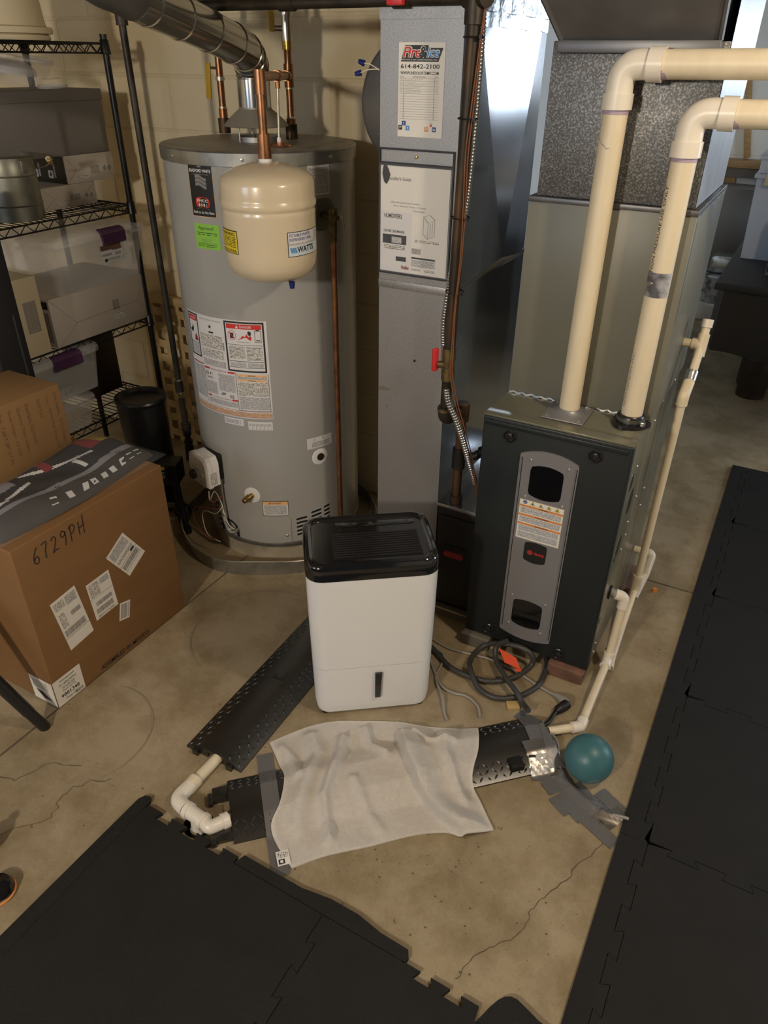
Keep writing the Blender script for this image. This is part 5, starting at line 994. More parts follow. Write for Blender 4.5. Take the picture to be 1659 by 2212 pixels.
# ---- second shelf
def carton(name, x0, x1, y0, y1, z0, z1, mat, label, cat='box', bev=0.002, rz=0.0):
    c = Vector(((x0+x1)/2, (y0+y1)/2, 0)); xf = Matrix.Translation(c) @ Matrix.Rotation(rz, 4, 'Z') @ Matrix.Translation(-c)
    t = thing(name, label, cat, (c.x, c.y, z0)); m = MB(xf); m.box(x0, x1, y0, y1, z0, z1, mat, bev); m.build('carton', t); return t, xf
def xface(xf, x, y0, z0): return lambda u, v, h=0: xf @ Vector((x+h, y0+u, z0+v))
def yface(xf, x0, y, z0): return lambda u, v, h=0: xf @ Vector((x0+u, y-h, z0+v))
def carton_print(t, xf, x1, y0, z0, w, h, black_end=None):
    f = xface(xf, x1, y0, z0); m = MB()
    for a, b in (((0, h), (w*.22, h*.5)), ((w*.22, h*.5), (0, 0)), ((w, h), (w*.80, h*.5)), ((w*.80, h*.5), (w, 0))):
        d = 0.0006; m.add([f(a[0], a[1]-d, .0006), f(b[0], b[1]-d, .0006), f(b[0], b[1]+d, .0006), f(a[0], a[1]+d, .0006)], [(0, 1, 2, 3)], 'grey_ink')
    m.rect(f, w*.50, h*.28, w*.68, h*.56, 'bars_grey', .0006); m.rect(f, w*.22, h*.10, w*.46, h*.26, 'type_big', .0006)
    for u in (.80, .90): m.poly(f, [(w*u+h*.09*cos(t_), h*.42+h*.10*sin(t_)) for t_ in [2*PI*i/14 for i in range(14)]], 'grey_ink', .0006)
    m.build('print', t)
b2, x2 = carton('paper_carton', -2.93, -2.65, 2.035, 2.305, SH2, 1.354, 'white_card', 'white paper carton, lower one of the two beside the metal pail'); carton_print(b2, x2, -2.65, 2.035, SH2, .27, .083)
b1, x1_ = carton('paper_carton', -2.93, -2.65, 2.172, 2.422, 1.3545, 1.456, 'white_card', 'white paper carton with a black printed end, upper one under the grey box'); carton_print(b1, x1_, -2.65, 2.172, 1.3545, .25, .10)
f = yface(x1_, -2.93, 2.172, 1.3545); m = MB(); m.rect(f, .0, .001, .278, .100, 'near_black', .0008)
for u in (.10, .19): m.prism([(a, b) for a, b in rrect(.03, .03, .005, 3, u, .032)], f, .0009, .001, 'label_white'); m.poly(f, [(u-.008, .024), (u+.008, .030), (u, .042)], 'near_black', .0012); m.rect(f, u+.02, .02, u+.03, .07, 'type', .001)
m.build('black_end_print', b1, label='black printed end with small white symbols')
gb, xg = carton('grey_storage_box', -2.96, -2.655, 1.84, 2.420, 1.4565, 1.680, 'grey_card', 'large grey box lying on the white paper cartons', bev=.004)
m = MB(); m.box(-2.965, -2.65, 1.835, 2.424, 1.645, 1.684, 'grey_card', .003); m.build('lid', gb)
PA = thing('metal_pail', 'galvanised metal pail with wooden-grip bail handle on the second shelf', 'pail', (-2.63, 1.895, SH2)); pc = (-2.63, 1.895, SH2)
m = MB(); m.lathe([(0.0, 0.004), (0.095, 0.004), (0.098, 0.0), (0.0995, 0.0), (0.0995, 0.05), (0.1025, 0.053), (0.0995, 0.056), (0.0995, 0.150), (0.1025, 0.153), (0.0995, 0.157), (0.0995, 0.212), (0.103, 0.216), (0.0995, 0.220), (0.096, 0.214), (0.095, 0.010), (0, 0.010)], pc, 'pail_zinc', 48); m.build('body', PA)
m = MB(); B = Vector(pc); m.tube([B+Vector((.075, .068, .17)), B+Vector((.085, .10, .172)), B+Vector((.10, .125, .188)), B+Vector((.12, .115, .20)), B+Vector((.135, .075, .205))], 0.002, 'steel', 6); m.build('bail', PA)
m = MB(); m.tube([B+Vector((.085, .130, .186)), B+Vector((.120, .095, .203))], 0.0095, 'wood_yellow', 12); m.build('grip', PA)
m = MB(); m.box(B.x+.096, B.x+.104, B.y-.01, B.y+.01, SH2+.165, SH2+.205, 'pail_zinc', .002); m.build('ear', PA)
# clear plastic dome lids
def dome(name, c, R, h, tilt, label):
    xf = Matrix.Translation(c) @ Matrix.Rotation(tilt[0], 4, 'X') @ Matrix.Rotation(tilt[1], 4, 'Y'); t = thing(name, label, 'plastic dome', c)
    m = MB(xf); m.lathe([(R, 0), (R*1.03, .004), (R*1.03, .012), (R*.98, .016), (R*.93, h*.45), (R*.80, h*.8), (R*.55, h), (0, h)], (0, 0, 0), 'clear_plastic', 40); m.build('shell', t)
    m = MB(xf); m.lathe([(R*1.0, .0), (R*1.04, .002), (R*1.04, .010), (R*1.0, .013)], (0, 0, 0), 'cloudy_plastic', 40, close=True); m.lathe([(R*.60, h*.70), (R*.63, h*.73), (R*.60, h*.76)], (0, 0, 0), 'cloudy_plastic', 32, close=True); m.build('rim', t); return t
CBW = thing('clear_bowl', 'large clear plastic bowl with nested lid on the grey box', 'bowl', (-2.74, 2.105, 1.685))
xf = Matrix.Translation((-2.74, 2.105, 1.693)) @ Matrix.Rotation(rad(8), 4, 'Y') @ Matrix.Rotation(rad(-6), 4, 'X')
m = MB(xf); m.lathe([(0, .002), (.060, .002), (.075, .006), (.110, .055), (.126, .098), (.122, .098), (.106, .055), (.072, .010), (0, .006)], (0, 0, 0), 'clear_plastic', 48); m.build('shell', CBW)
m = MB(xf); m.lathe([(.121, .094), (.131, .096), (.131, .106), (.124, .108)], (0, 0, 0), 'cloudy_plastic', 48, close=True); m.build('rim', CBW)
m = MB(xf); m.lathe([(.0, .075), (.045, .072), (.078, .055), (.085, .035), (.088, .035), (.082, .058), (.047, .077), (0, .080)], (-.01, -.015, .01), 'cloudy_plastic', 40); m.build('nested_lid', CBW)
dome('clear_cup_lid', (-2.77, 2.29, 1.685), .055, .045, (rad(3), 0), 'small clear plastic cup lid right of the bowl on the grey box')
# ---- third shelf
def tote(name, x0, x1, y0, y1, z0, z1, label, latch):
    t = thing(name, label, 'storage tote', ((x0+x1)/2, (y0+y1)/2, z0)); m = MB(); d = .016; zl = z1-.028
    b4 = rrect(x1-x0-2*d, y1-y0-2*d, .03, 4, (x0+x1)/2, (y0+y1)/2); t4 = rrect(x1-x0, y1-y0, .034, 4, (x0+x1)/2, (y0+y1)/2); n = len(b4)
    m.add([(a, b, z0) for a, b in b4]+[(a, b, zl) for a, b in t4], [tuple(reversed(range(n)))]+[(i, (i+1) % n, n+(i+1) % n, n+i) for i in range(n)], 'cloudy_plastic'); m.build('bin', t)
    m = MB(); l0 = rrect(x1-x0+.02, y1-y0+.02, .04, 4, (x0+x1)/2, (y0+y1)/2); l1 = rrect(x1-x0-.05, y1-y0-.05, .03, 4, (x0+x1)/2, (y0+y1)/2); l2 = rrect(x1-x0+.008, y1-y0+.008, .036, 4, (x0+x1)/2, (y0+y1)/2)
    m.add([(a, b, zl-.008) for a, b in l0]+[(a, b, zl+.012) for a, b in l0]+[(a, b, zl+.020) for a, b in l2]+[(a, b, z1) for a, b in l1], [(k*n+i, k*n+(i+1) % n, (k+1)*n+(i+1) % n, (k+1)*n+i) for k in range(3) for i in range(n)]+[tuple(3*n+i for i in range(n))], 'cloudy_plastic'); m.build('lid', t)
    for (a, b) in latch:
        m = MB(); P = [(x1-.010, z1+.001), (x1+.013, z1-.004), (x1+.024, z1-.016), (x1+.026, z1-.052), (x1+.016, z1-.060), (x1+.013, z1-.03)]
        m.prism(P, lambda u, v, h=0: Vector((u, a+h, v)), 0, b-a, 'purple_plastic'); m.build('latch', t)
    return t
T1 = tote('storage_tote', -2.86, -2.50, 1.90, 2.40, .985, 1.200, 'clear storage tote with purple latch on the white box', ((2.145, 2.265),))
f = lambda u, v, h=0: Vector((-2.497+h, 2.135+u, 1.083+v)); m = MB(); m.rect(f, .002, .030, .112, .054, 'brick_red', .001); m.rect(f, 0, 0.004, .062, .034, 'label_white', .0015); m.rect(f, .006, .012, .056, .022, 'bars', .002); m.rect(f, .062, .004, .118, .030, 'label_white', .0015); m.rect(f, .076, .010, .106, .022, 'bars', .002); m.rect(f, .010, -.014, .110, .006, 'label_white', .0013); m.rect(f, .016, -.010, .03, .002, 'ink', .0018); m.rect(f, .034, -.008, .1, .003, 'type', .0018); m.build('barcode_label', T1)
wb, xw = carton('white_carton', -2.90, -2.515, 1.853, 2.372, SH3, .9845, 'white_card', 'long white carton with folded end under the clear tote', bev=.003)
f = xface(xw, -2.515, 1.853, SH3); w, h = .519, .194; m = MB()
for a, b in (((0, h), (w*.22, h*.40)), ((w*.22, h*.40), (w*.02, 0)), ((w, h*.95), (w*.86, h*.45)), ((w*.86, h*.45), (w, h*.1)), ((w*.22, h*.40), (w*.86, h*.45))):
    d = .0008; m.add([f(a[0], a[1]-d, .0006), f(b[0], b[1]-d, .0006), f(b[0], b[1]+d, .0006), f(a[0], a[1]+d, .0006)], [(0, 1, 2, 3)], 'grey_ink')
m.rect(f, w*.60, h*.40, w*.67, h*.62, 'bars_grey', .0006); m.rect(f, w*.56, h*.20, w*.72, h*.32, 'type_big', .0006); m.build('print', wb)
f = yface(xw, -2.90, 1.853, SH3); m = MB(); m.rect(f, .345, .02, .37, .14, 'bars_grey', .0006); m.rect(f, .34, .155, .375, .185, 'ink', .0006); m.build('end_print', wb)
cb, xc = carton('cream_carton', -2.80, -2.515, 1.713, 1.822, SH3, 1.088, 'cream_card', 'upright cream carton standing at the left of the white carton', bev=.002)
f = xface(xc, -2.515, 1.713, SH3); m = MB(); m.rect(f, .028, .09, .085, .21, 'bars_grey', .0006)
m.build('print', cb)
# ---- fourth shelf
T3 = tote('storage_tote', -2.86, -2.51, 1.48, 1.975, SH4, .565, 'lowest clear storage tote with purple latch, behind the cardboard box', ((1.66, 1.78),))
T2 = tote('storage_tote', -2.86, -2.51, 1.52, 2.045, .572, .770, 'clear storage tote with purple latch just below the white carton shelf', ((1.80, 1.935),))
f = lambda u, v, h=0: Vector((-2.507+h, 1.80+u, .60+v)); m = MB(); m.rect(f, 0, 0, .07, .03, 'bars', .001); m.build('barcode_label', T2)
m = MB(); m.box(-2.80, -2.56, 1.56, 1.93, .445, .50, 'tan_slat', .01); m.build('contents', T3)
m = MB(); m.box(-2.80, -2.57, 1.58, 1.98, .59, .665, 'pail_zinc', .012); m.build('contents', T2)
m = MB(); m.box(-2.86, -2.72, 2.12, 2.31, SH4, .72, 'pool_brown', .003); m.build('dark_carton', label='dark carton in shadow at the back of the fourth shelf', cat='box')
# ---- tall black carton in front of the shelving
bc, xb = carton('tall_black_carton', -2.47, -2.36, 1.495, 1.615, 0.0, 1.42, 'near_black', 'tall narrow black carton standing in front of the shelving at the left edge', bev=.003)
f = xface(xb, -2.36, 1.495, 0.0); m = MB(); m.rect(f, .088, .70, .096, 1.02, 'hose_dark', .0006); m.build('print', bc)
m = MB(); m.lathe([(0, 0), (.085, 0), (.09, .004), (.105, .53), (.110, .535), (.112, .545), (.108, .552), (.095, .552), (.088, .54), (.07, .535), (0, .535)], (-2.33, 2.06, 0), 'black_plastic', 40); m.build('waste_bin', label='black cylindrical waste bin between shelving and cardboard box', cat='bin')
# ---- dark stand with pale S mark
ST = thing('black_stand', 'black boxy stand with a pale S mark beside the water heater', 'stand', (-2.10, 1.93, 0.0))
xs = Matrix.Translation((-2.11, 1.95, 0)) @ Matrix.Rotation(rad(25), 4, 'Z')
m = MB(xs); m.box(-.055, .05, -.05, .05, .25, .345, 'near_black', .006); m.build('head', ST)
f = lambda u, v, h=0: xs @ Vector((u, -.05-h, .25+v)); m = MB(); m.text(f, 'S', -.01, .035, 'grey_ink', .0008, height=.03, bold=.02, align='C'); m.rect(f, -.05, .075, .0, .09, 'type_yellow', .0006); m.build('mark', ST)
for dx, dy in ((-.04, -.03), (.035, -.02), (0, .04)):
    m = MB(xs); m.tube([(dx*.8, dy*.8, .26), (dx*1.4, dy*1.4, .01)], .012, 'near_black', 10); m.tube([(dx*1.4, dy*1.4, .03), (dx*1.42, dy*1.42, 0)], .018, 'near_black', 10); m.build('leg', ST)
CS = thing('caster_wheel', 'small pale green wheel on the floor beside the heater band', 'wheel', (-2.155, 2.03, 0.0))
m = MB(); m.lathe([(.0, -.012), (.034, -.012), (.038, -.008), (.038, .008), (.034, .012), (0, .012)], (-2.155, 2.03, .039), 'black_plastic', 28, axis=(.7, -.7, .1)); m.build('tyre', CS)
m = MB(); m.lathe([(.026, .0), (.026, .0135), (.018, .016), (0, .016)], (-2.155, 2.03, .039), 'pail_zinc', 24, axis=(.7, -.7, .1)); m.build('hub', CS)
m = MB(); m.tube([(-2.20, 2.03, .05), (-2.26, 2.0, .06)], .014, 'pail_zinc', 12); m.build('axle', CS)
# ---- woven lattice leaning on the wall
LA = thing('woven_lattice', 'tan woven slat lattice standing against the block wall behind the heater', 'lattice', (-2.45, 2.63, 0.0))
LX0, LX1 = -2.80, -2.06; step = 0.083
for i in range(9):
    z = 0.035+i*step; m = MB(); n = 30; tp = []; 
    for k in range(n+1):
        x = LX0+(LX1-LX0)*k/n; y = 2.622+0.010*cos(2*PI*(x-LX0)/(2*step)+(PI if i % 2 else 0)); tp.append((x, y))
    vs = []
    for x, y in tp: vs += [(x, y-.002, z), (x, y-.002, z+.040), (x, y+.002, z+.040), (x, y+.002, z)]
    fs = [(4*k+a, 4*k+4+a, 4*k+4+(a+1) % 4, 4*k+(a+1) % 4) for k in range(n) for a in range(4)]
    m.add(vs, fs, 'tan_slat'); m.build('slat', LA)
for j in range(9):
    x = LX0+.010+j*step; m = MB(); m.box(x, x+.036, 2.620, 2.624, .0, .76, 'tan_slat'); m.build('upright', LA)
m = MB(); m.box(LX0-.02, LX0+.012, 2.606, 2.638, 0, .80, 'tan_slat', .003); m.build('edge_post', LA)
m = MB(); m.box(LX0-.02, LX1, 2.606, 2.638, .76, .80, 'tan_slat', .003); m.build('top_rail', LA)
# ------------------------------------------------------------------ large cardboard box
BX = thing('cardboard_box', 'large brown cardboard box marked 6729PH with shipping labels', 'box', (-2.0, 1.25, 0.0)); CXF = -1.710
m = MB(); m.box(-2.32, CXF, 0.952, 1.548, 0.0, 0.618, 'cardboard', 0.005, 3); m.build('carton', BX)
f = lambda u, v, h=0: Vector((CXF+h, u, v))
m = MB(); pen = {'6': [[(.7, 1), (.25, .6), (.1, .2), (.35, 0), (.65, .12), (.6, .42), (.3, .4), (.15, .25)]], '7': [[(.1, .95), (.75, 1.0), (.45, .5), (.35, 0)]], '2': [[(.15, .8), (.4, 1), (.7, .85), (.5, .45), (.1, .02), (.45, .12), (.85, .05)]], '9': [[(.75, .85), (.45, 1), (.2, .8), (.35, .6), (.7, .7), (.75, .85), (.7, .4), (.55, 0)]], 'P': [[(.2, 0), (.3, 1)], [(.1, .85), (.5, 1.02), (.85, .85), (.65, .55), (.28, .45)]], 'H': [[(.15, .05), (.25, .95)], [(.75, 0), (.9, 1.25)], [(.2, .5), (.85, .6)]]}
for i, ch in enumerate('6729PH'):
    for st in pen[ch]:
        P = catmull([(1.012+i*.033+a*.029, .535+b*.052+i*.0015, 0) for a, b in st], 5)
        for a, b in zip(P, P[1:]):
            d = Vector((-(b-a).y, (b-a).x, 0)).normalized()*.0017; m.add([f(q.x, q.y, .0007) for q in (a-d, b-d, b+d, a+d)], [(0, 1, 2, 3)], 'ink')
m.build('handwriting', BX, label='handwritten 6729PH in black marker')
m = MB(); m.text(f, 'ASSEMBLED IN MEXICO', 1.135, .014, 'ink', .0007, width=.222, height=.019, bold=.015); m.build('printed_lettering', BX)
def lab(name, O, U, w, h, fn):
    U = Vector(U).normalized(); V = Vector((-U.y, U.x)); g = lambda u, v, k=0: Vector((CXF+.0006+k, O[0]+U.x*u+V.x*v, O[1]+U.y*u+V.y*v)); m = MB(); m.rect(g, 0, 0, w, h, 'white_paper', .0002); fn(m, g); m.build(name, BX)
lab('shipping_label', (1.047, .177), (.096, .012), .097, .205, lambda m, g: (m.rect(g, .006, .055, .088, .080, 'bars', .0006), m.rect(g, .050, .115, .088, .132, 'bars', .0006), m.rect(g, .006, .165, .045, .195, 'type_big', .0006), m.rect(g, .050, .160, .090, .195, 'type', .0006), m.rect(g, .0, .048, .097, .0495, 'ink', .0006), m.rect(g, .008, .090, .03, .15, 'type_big', .0006)))
lab('shipping_label', (1.163, .214), (.094, .005), .095, .150, lambda m, g: (m.rect(g, .010, .020, .080, .040, 'bars', .0006), m.rect(g, .016, .050, .082, .066, 'bars', .0006), m.rect(g, .006, .090, .045, .142, 'type_big', .0006), m.rect(g, .052, .120, .088, .142, 'type', .0006), m.rect(g, .0, .085, .095, .086, 'ink', .0006), m.rect(g, .010, .004, .080, .014, 'type_big', .0006)))
lab('shipping_label', (1.327, .292), (.084, .053), .099, .142, lambda m, g: (m.rect(g, .006, .030, .090, .052, 'bars', .0006), m.rect(g, .006, .070, .090, .085, 'type_big', .0006), m.rect(g, .0, .058, .099, .0592, 'ink', .0006), m.rect(g, .068, .060, .088, .068, 'ink', .0006), m.rect(g, .006, .095, .09, .134, 'type', .0006), m.rect(g, .0, .022, .099, .023, 'ink', .0006)))
lab('barcode_label', (1.246, .150), (.044, -.012), .046, .068, lambda m, g: (m.rect(g, .005, .006, .032, .062, 'bars', .0006), m.rect(g, .036, .006, .043, .062, 'type', .0006)))
def _c(m, g):
    for i, (s, z, hh, ww) in enumerate((('Honeywell', .088, .010, .055), ('FC100A1037/U', .073, .009, .066), ('16"x25"x4"', .059, .009, .05), ('Pack of (5)', .046, .009, .048), ('9881348', .026, .014, .072), ('Team Lift', .010, .010, .045))): m.text(g, s, .054, z, 'ink', .0006, width=ww, height=hh, align='C', bold=.015 if i == 4 else 0)
    m.rect(g, .07, .006, .10, .018, 'bars', .0005)
lab('product_label', (.953, .003), (1, 0), .108, .106, _c)
g = lambda u, v, h=0: Vector((-1.82+u, .9518-h, v)); m = MB(); m.rect(g, 0, .004, .108, .106, 'white_paper', .0006); m.rect(g, .012, .06, .08, .095, 'type_big', .001); m.poly(g, [(.02, .05), (.05, .05), (.09, .02), (.05, .02)], 'ink', .001); m.build('product_label', BX)
# ---- small carton standing on it
tb, xt = carton('small_carton', -2.30, -2.05, 1.13, 1.478, 0.619, 0.868, 'cardboard_tan', 'smaller tan carton with sideways print standing on the large cardboard box', bev=.004)
f = xface(xt, -2.05, 1.13, .619); m = MB()
for i, s in enumerate(('Item Name : 12 Oz Plastic', 'Cups - 100 Pcs Pink White And', 'Gold Rims', 'Brand Name: YOUTHWAY', 'Quantity: Total 100pcs', 'Gross Weight : 2.2 KGS', 'Size : 7.28*7.28*13.7 IN', 'MADE IN CHINA')):
    m.text(f, s, .318-i*.033-(.012 if i > 2 else 0), .225, 'brick_red', .0006, height=.013, width=min(.0072*len(s), .19), rot=-PI/2)
m.build('print', tb)
# ---- bagged jersey on the box
JG = thing('bagged_jersey', 'folded black and grey printed jersey in a clear plastic bag on the cardboard box', 'jersey', (-1.93, 1.28, 0.619))
def jz(s, t): return .624+.050*math.sqrt(max(0.0, (1-(2*t-1)**6)*(1-(2*s-1)**8)))*(0.75+.18*sin(7*s+2*t)+.13*sin(13*t-5*s)+.06*sin(23*s+9*t)) if False else .622+.046*max(0.0, 1-abs(2*t-1)**5)**.5*max(0.0, 1-abs(2*s-1)**7)**.5*(0.80+.16*sin(7*s+2*t)+.12*sin(11*t-5*s)+.05*sin(23*s+9*t))
def jp(s, t, h=0):
    x = -1.762-.29*t; y = .965+.62*s; return Vector((x+.02*sin(4*s), y, jz(s, t)+h))
NS, NT = 110, 64; m = MB(); grid = [jp(i/NS, j/NT) for j in range(NT+1) for i in range(NS+1)]
def jm(s, t):
    if t < .27: return 'shirt_grey'
    if t < .345+.02*sin(8*s): return 'shirt_pale'
    if s > .80 and t > .60: return 'jersey_yellow' if s > .88 else 'jersey_red'
    if .52 < s < .57 and t > .72: return 'jersey_red'
    if .12 < s < .34 and .62+.5*(s-.12) < t < .80+.6*(s-.12): return 'shirt_pale'
    if s < .16 and .52 < t < .74: return 'shirt_pale'
    if abs(t-.86+.9*(s-.42)) < .028 and .40 < s < .78: return 'label_white'
    if abs(t-.60-.8*(s-.30)) < .024 and .22 < s < .40: return 'label_white'
    if abs(t-.42-.6*(s-.10)) < .026 and .06 < s < .22: return 'label_white'
    if abs(s-.66) < .014 and .38 < t < .60: return 'label_white'
    return 'shirt_black'
mk('jersey_red', (0.22, 0.018, 0.02), 0.55); mk('jersey_yellow', (0.36, 0.28, 0.015), 0.55)
for mt in ('shirt_grey', 'shirt_pale', 'jersey_yellow', 'jersey_red', 'label_white', 'shirt_black'): m.mi(mt)
o = 0; m.v += grid
for j in range(NT):
    for i in range(NS):
        a = j*(NS+1)+i; m.f.append((a+1, a, a+NS+1, a+NS+2)); m.m.append(m.mi(jm((i+.5)/NS, (j+.5)/NT)))
m.build('jersey', JG, angle=80)
fj = lambda u, v, h=0: jp(u, v, .0012+h); m = MB()
for i, (s, sl) in enumerate(((.30, .5), (.40, 0), (.49, 1), (.56, 0), (.63, .4), (.70, 0), (.77, .8), (.84, .2), (.90, 0))):
    m.poly(fj, [(s, .06), (s+.035, .055), (s+.05+.02*sl, .15), (s+.015+.02*sl, .16)], 'label_white')
for s, t in ((.42, .285), (.86, .285)): m.poly(fj, [(s+.014*cos(a), t+.022*sin(a)) for a in [2*PI*i/14 for i in range(14)]], 'ink'); m.poly(fj, [(s+.009*cos(a), t+.014*sin(a)) for a in [2*PI*i/14 for i in range(14)]], 'shirt_pale', .0006)
fr = lambda u, v, h=0: jp(.86-u*1.6, .64-v*3.0, .0014+h); m.text(fr, 'MARKS OF', .05, .02, 'label_white', width=.09, height=.012); m.text(fr, 'LICENSED', .09, -.005, 'label_white', width=.05, height=.010)
m.build('print', JG)
m = MB(); vs = [jp(i/24*1.06-.03, j/14*1.1-.05, .004+.004*abs(sin(i*1.7+j))) if 0 < i < 24 and 0 < j < 14 else Vector((-1.762-.29*(j/14*1.14-.07), .965+.62*(i/24*1.08-.04), .6225)) for j in range(15) for i in range(25)]
m.add(vs, [(j*25+i+1, j*25+i, (j+1)*25+i, (j+1)*25+i+1) for j in range(14) for i in range(24)], 'clear_plastic'); m.build('plastic_bag', JG, angle=80)
# ------------------------------------------------------------------ black stool, only one leg in view
SO = thing('stool', 'black stool at the left edge with one rounded leg in view', 'stool', (-1.98, 0.60, 0.0))
m = MB(); m.lathe([(0, .455), (.17, .455), (.18, .465), (.18, .49), (.17, .50), (0, .50)], (-2.02, .62, 0), 'black_plastic', 36); m.build('seat', SO)
for a, b in (((-1.685, .876), (-1.86, .76)), ((-2.34, .876), (-2.16, .76)), ((-1.80, .34), (-1.90, .48)), ((-2.30, .34), (-2.16, .48))):
    m = MB(); A, B = Vector((*a, 0)), Vector((*b, .46)); m.tube([A, A+Vector((0, 0, .004)), A.lerp(B, .14), A.lerp(B, .16), B], [.016, .0175, .0175, .019, .021], 'black_plastic', 16); m.build('leg', SO)
# bright bits at the left edge of the floor
TO = thing('toy', 'small dark glossy toy with an orange edge at the far left edge of the floor', 'toy', (-1.36, .46, 0))
m = MB(); m.lathe([(0, 0), (.03, .004), (.04, .016), (.034, .03), (.015, .038), (0, .039)], (-1.345, .455, 0), 'black_gloss', 24); m.build('body', TO)
m = MB(); m.lathe([(.036, .003), (.043, .006), (.040, .010)], (-1.345, .455, 0), 'orange_ink', 24, close=True); m.build('rim', TO)
m = MB(); m.lathe([(0, 0), (.02, .002), (.028, .02), (.024, .05), (.012, .065), (.012, .08), (0, .08)], (-1.475, .525, 0), 'pool_brown', 24); m.build('bottle', label='small dark green bottle at the left edge of the floor', cat='bottle')
# ------------------------------------------------------------------ dehumidifier
DA = rad(36.6); DO = Vector((-0.964, 1.317, 0)); DW, DD = 0.386, 0.27
dx = Matrix.Translation(DO) @ Matrix.Rotation(DA, 4, 'Z')
DH = thing('dehumidifier', 'white dehumidifier with glossy black top and narrow water window', 'dehumidifier', tuple(dx @ Vector((DW/2, DD/2, 0))))
def ringloop(inset, z, r, cyo=0.0, n=6): return [Vector((a, b, z)) for a, b in rrect(DW-2*inset, DD-2*inset, max(r-inset*.6, .004), n, DW/2, DD/2)]
def loft(m, loops, mat, cap0=True, cap1=True):
    n = len(loops[0]); vs = [p for L in loops for p in L]; fs = [(k*n+i, k*n+(i+1) % n, (k+1)*n+(i+1) % n, (k+1)*n+i) for k in range(len(loops)-1) for i in range(n)]
    if cap0: fs.append(tuple(reversed(range(n))))
    if cap1: fs.append(tuple((len(loops)-1)*n+i for i in range(n)))
    m.add(vs, fs, mat)
m = MB(dx); loft(m, [ringloop(.022, .012, .05), ringloop(.014, .016, .05), ringloop(.009, .05, .05), ringloop(.006, .205, .05)], 'white_plastic'); m.build('water_bucket', DH)
m = MB(dx); loft(m, [ringloop(.0075, .2045, .05), ringloop(.0075, .2075, .05)], 'cord_grey'); m.build('seam', DH)
m = MB(dx); loft(m, [ringloop(.006, .207, .05), ringloop(.002, .40, .05), ringloop(0, .548, .05)], 'white_plastic'); m.build('body', DH)
m = MB(dx); loft(m, [ringloop(-.0015, .5485, .05), ringloop(-.002, .565, .05), ringloop(.000, .590, .05), ringloop(.006, .600, .05), ringloop(.014, .603, .05), ringloop(.022, .599, .05), ringloop(.026, .594, .05)], 'black_gloss'); top = m.build('top_cover', DH)
for k in range(11): y = .045+k*.0115; m = MB(dx); m.box(.085, .335, y, y+.0055, .594, .5985, 'black_plastic', .001); m.build('grille_slat', top)
m = MB(dx); m.box(.08, .34, .038, .172, .5938, .5948, 'near_black'); m.build('grille_bed', top)
m = MB(dx); m.box(.10, .34, .205, .235, .594, .5955, 'black_gloss', .0006)
fd = lambda u, v, h=0: Vector((u, v, .5957+h))
for u in (.15, .20, .235, .31): m.rect(fd, u, .214, u+.014, .226, 'hose_dark', 0)
m.build('control_panel', top)
fd = lambda u, v, h=0: Vector((u, .0035-h, v)); m = MB(dx); P = [(.196, .078), (.213, .078), (.2185, .182), (.1965, .182)]; m.prism(P, fd, 0, .0048, 'hose_dark'); m.prism([(.1985, .082), (.2105, .082), (.216, .178), (.199, .178)], fd, .0048, .0053, 'black_gloss'); m.rect(fd, .2005, .124, .2125, .1255, 'dark_red', .0056); m.build('water_window', DH)
for u, v in ((.04, .04), (DW-.04, .04), (.04, DD-.04), (DW-.04, DD-.04)): m = MB(dx); m.tube([(u, v, 0), (u, v, .014)], .014, 'black_plastic', 12); m.build('foot', DH)
# ------------------------------------------------------------------ cable ramps
def ramp(name, label, O, ang, L, tread_sides, Wd=0.205, Ht=0.034):
    xf = Matrix.Translation(O) @ Matrix.Rotation(ang, 4, 'Z'); t = thing(name, label, 'cable ramp', O)
    prof = [(-Wd/2, 0), (-Wd/2, .006), (-.045, Ht), (.045, Ht), (Wd/2, .006), (Wd/2, 0), (.020, 0), (.020, .022), (-.020, .022), (-.020, 0)]
    m = MB(xf); n = len(prof); m.prism(prof, lambda u, v, h=0: Vector((h, u, v)), 0, L, 'rubber'); m.build('body', t)
    m = MB(xf); sl = math.atan2(Ht-.006, Wd/2-.045)
    for side in (-1, 1):
        k = 0; s = .012
        while s < L-.02:
            for j in range(3):
                tt = .20+.28*j; y = side*(.045+(Wd/2-.045)*tt); z = Ht-(Ht-.006)*tt; a = rad(45) if (k+j) % 2 else rad(-45)
                du, dv = cos(a)*.011, sin(a)*.011; nu, nv = -sin(a)*.0034, cos(a)*.0034
                def q(u, v, h): yy = y+side*v*cos(sl); return Vector((s+u, yy, z-v*sin(sl)+h))
                m.add([q(du, dv, 0), q(nu, nv, 0), q(-du, -dv, 0), q(-nu, -nv, 0), q(0, 0, .0034)], [(0, 1, 4), (1, 2, 4), (2, 3, 4), (3, 0, 4)] if side < 0 else [(1, 0, 4), (2, 1, 4), (3, 2, 4), (0, 3, 4)], 'rubber')
            s += .0235; k += 1
    o = m.build('tread', t, angle=10); o['kind'] = 'stuff'
    m = MB(xf); m.box(L*.5-.02, L*.5+.02, -.02, .02, Ht, Ht+.0012, 'rubber', .0005); m.build('raised_mark', t)
    return t, xf
R1, r1x = ramp('cable_ramp', 'black rubber cable ramp running back behind the dehumidifier', (-1.143, 1.040, 0), rad(91.5), .72, 0)
for y in (-.065, .060): m = MB(r1x); m.box(-.012, .002, y-.01, y+.01, .0, .02, 'rubber'); m.build('end_tab', R1)
RL = math.hypot(.695, .675); R2, r2x = ramp('cable_ramp', 'black rubber cable ramp lying under the white towel', (-0.983, 0.923, 0), math.atan2(.675, .695), RL, 0)
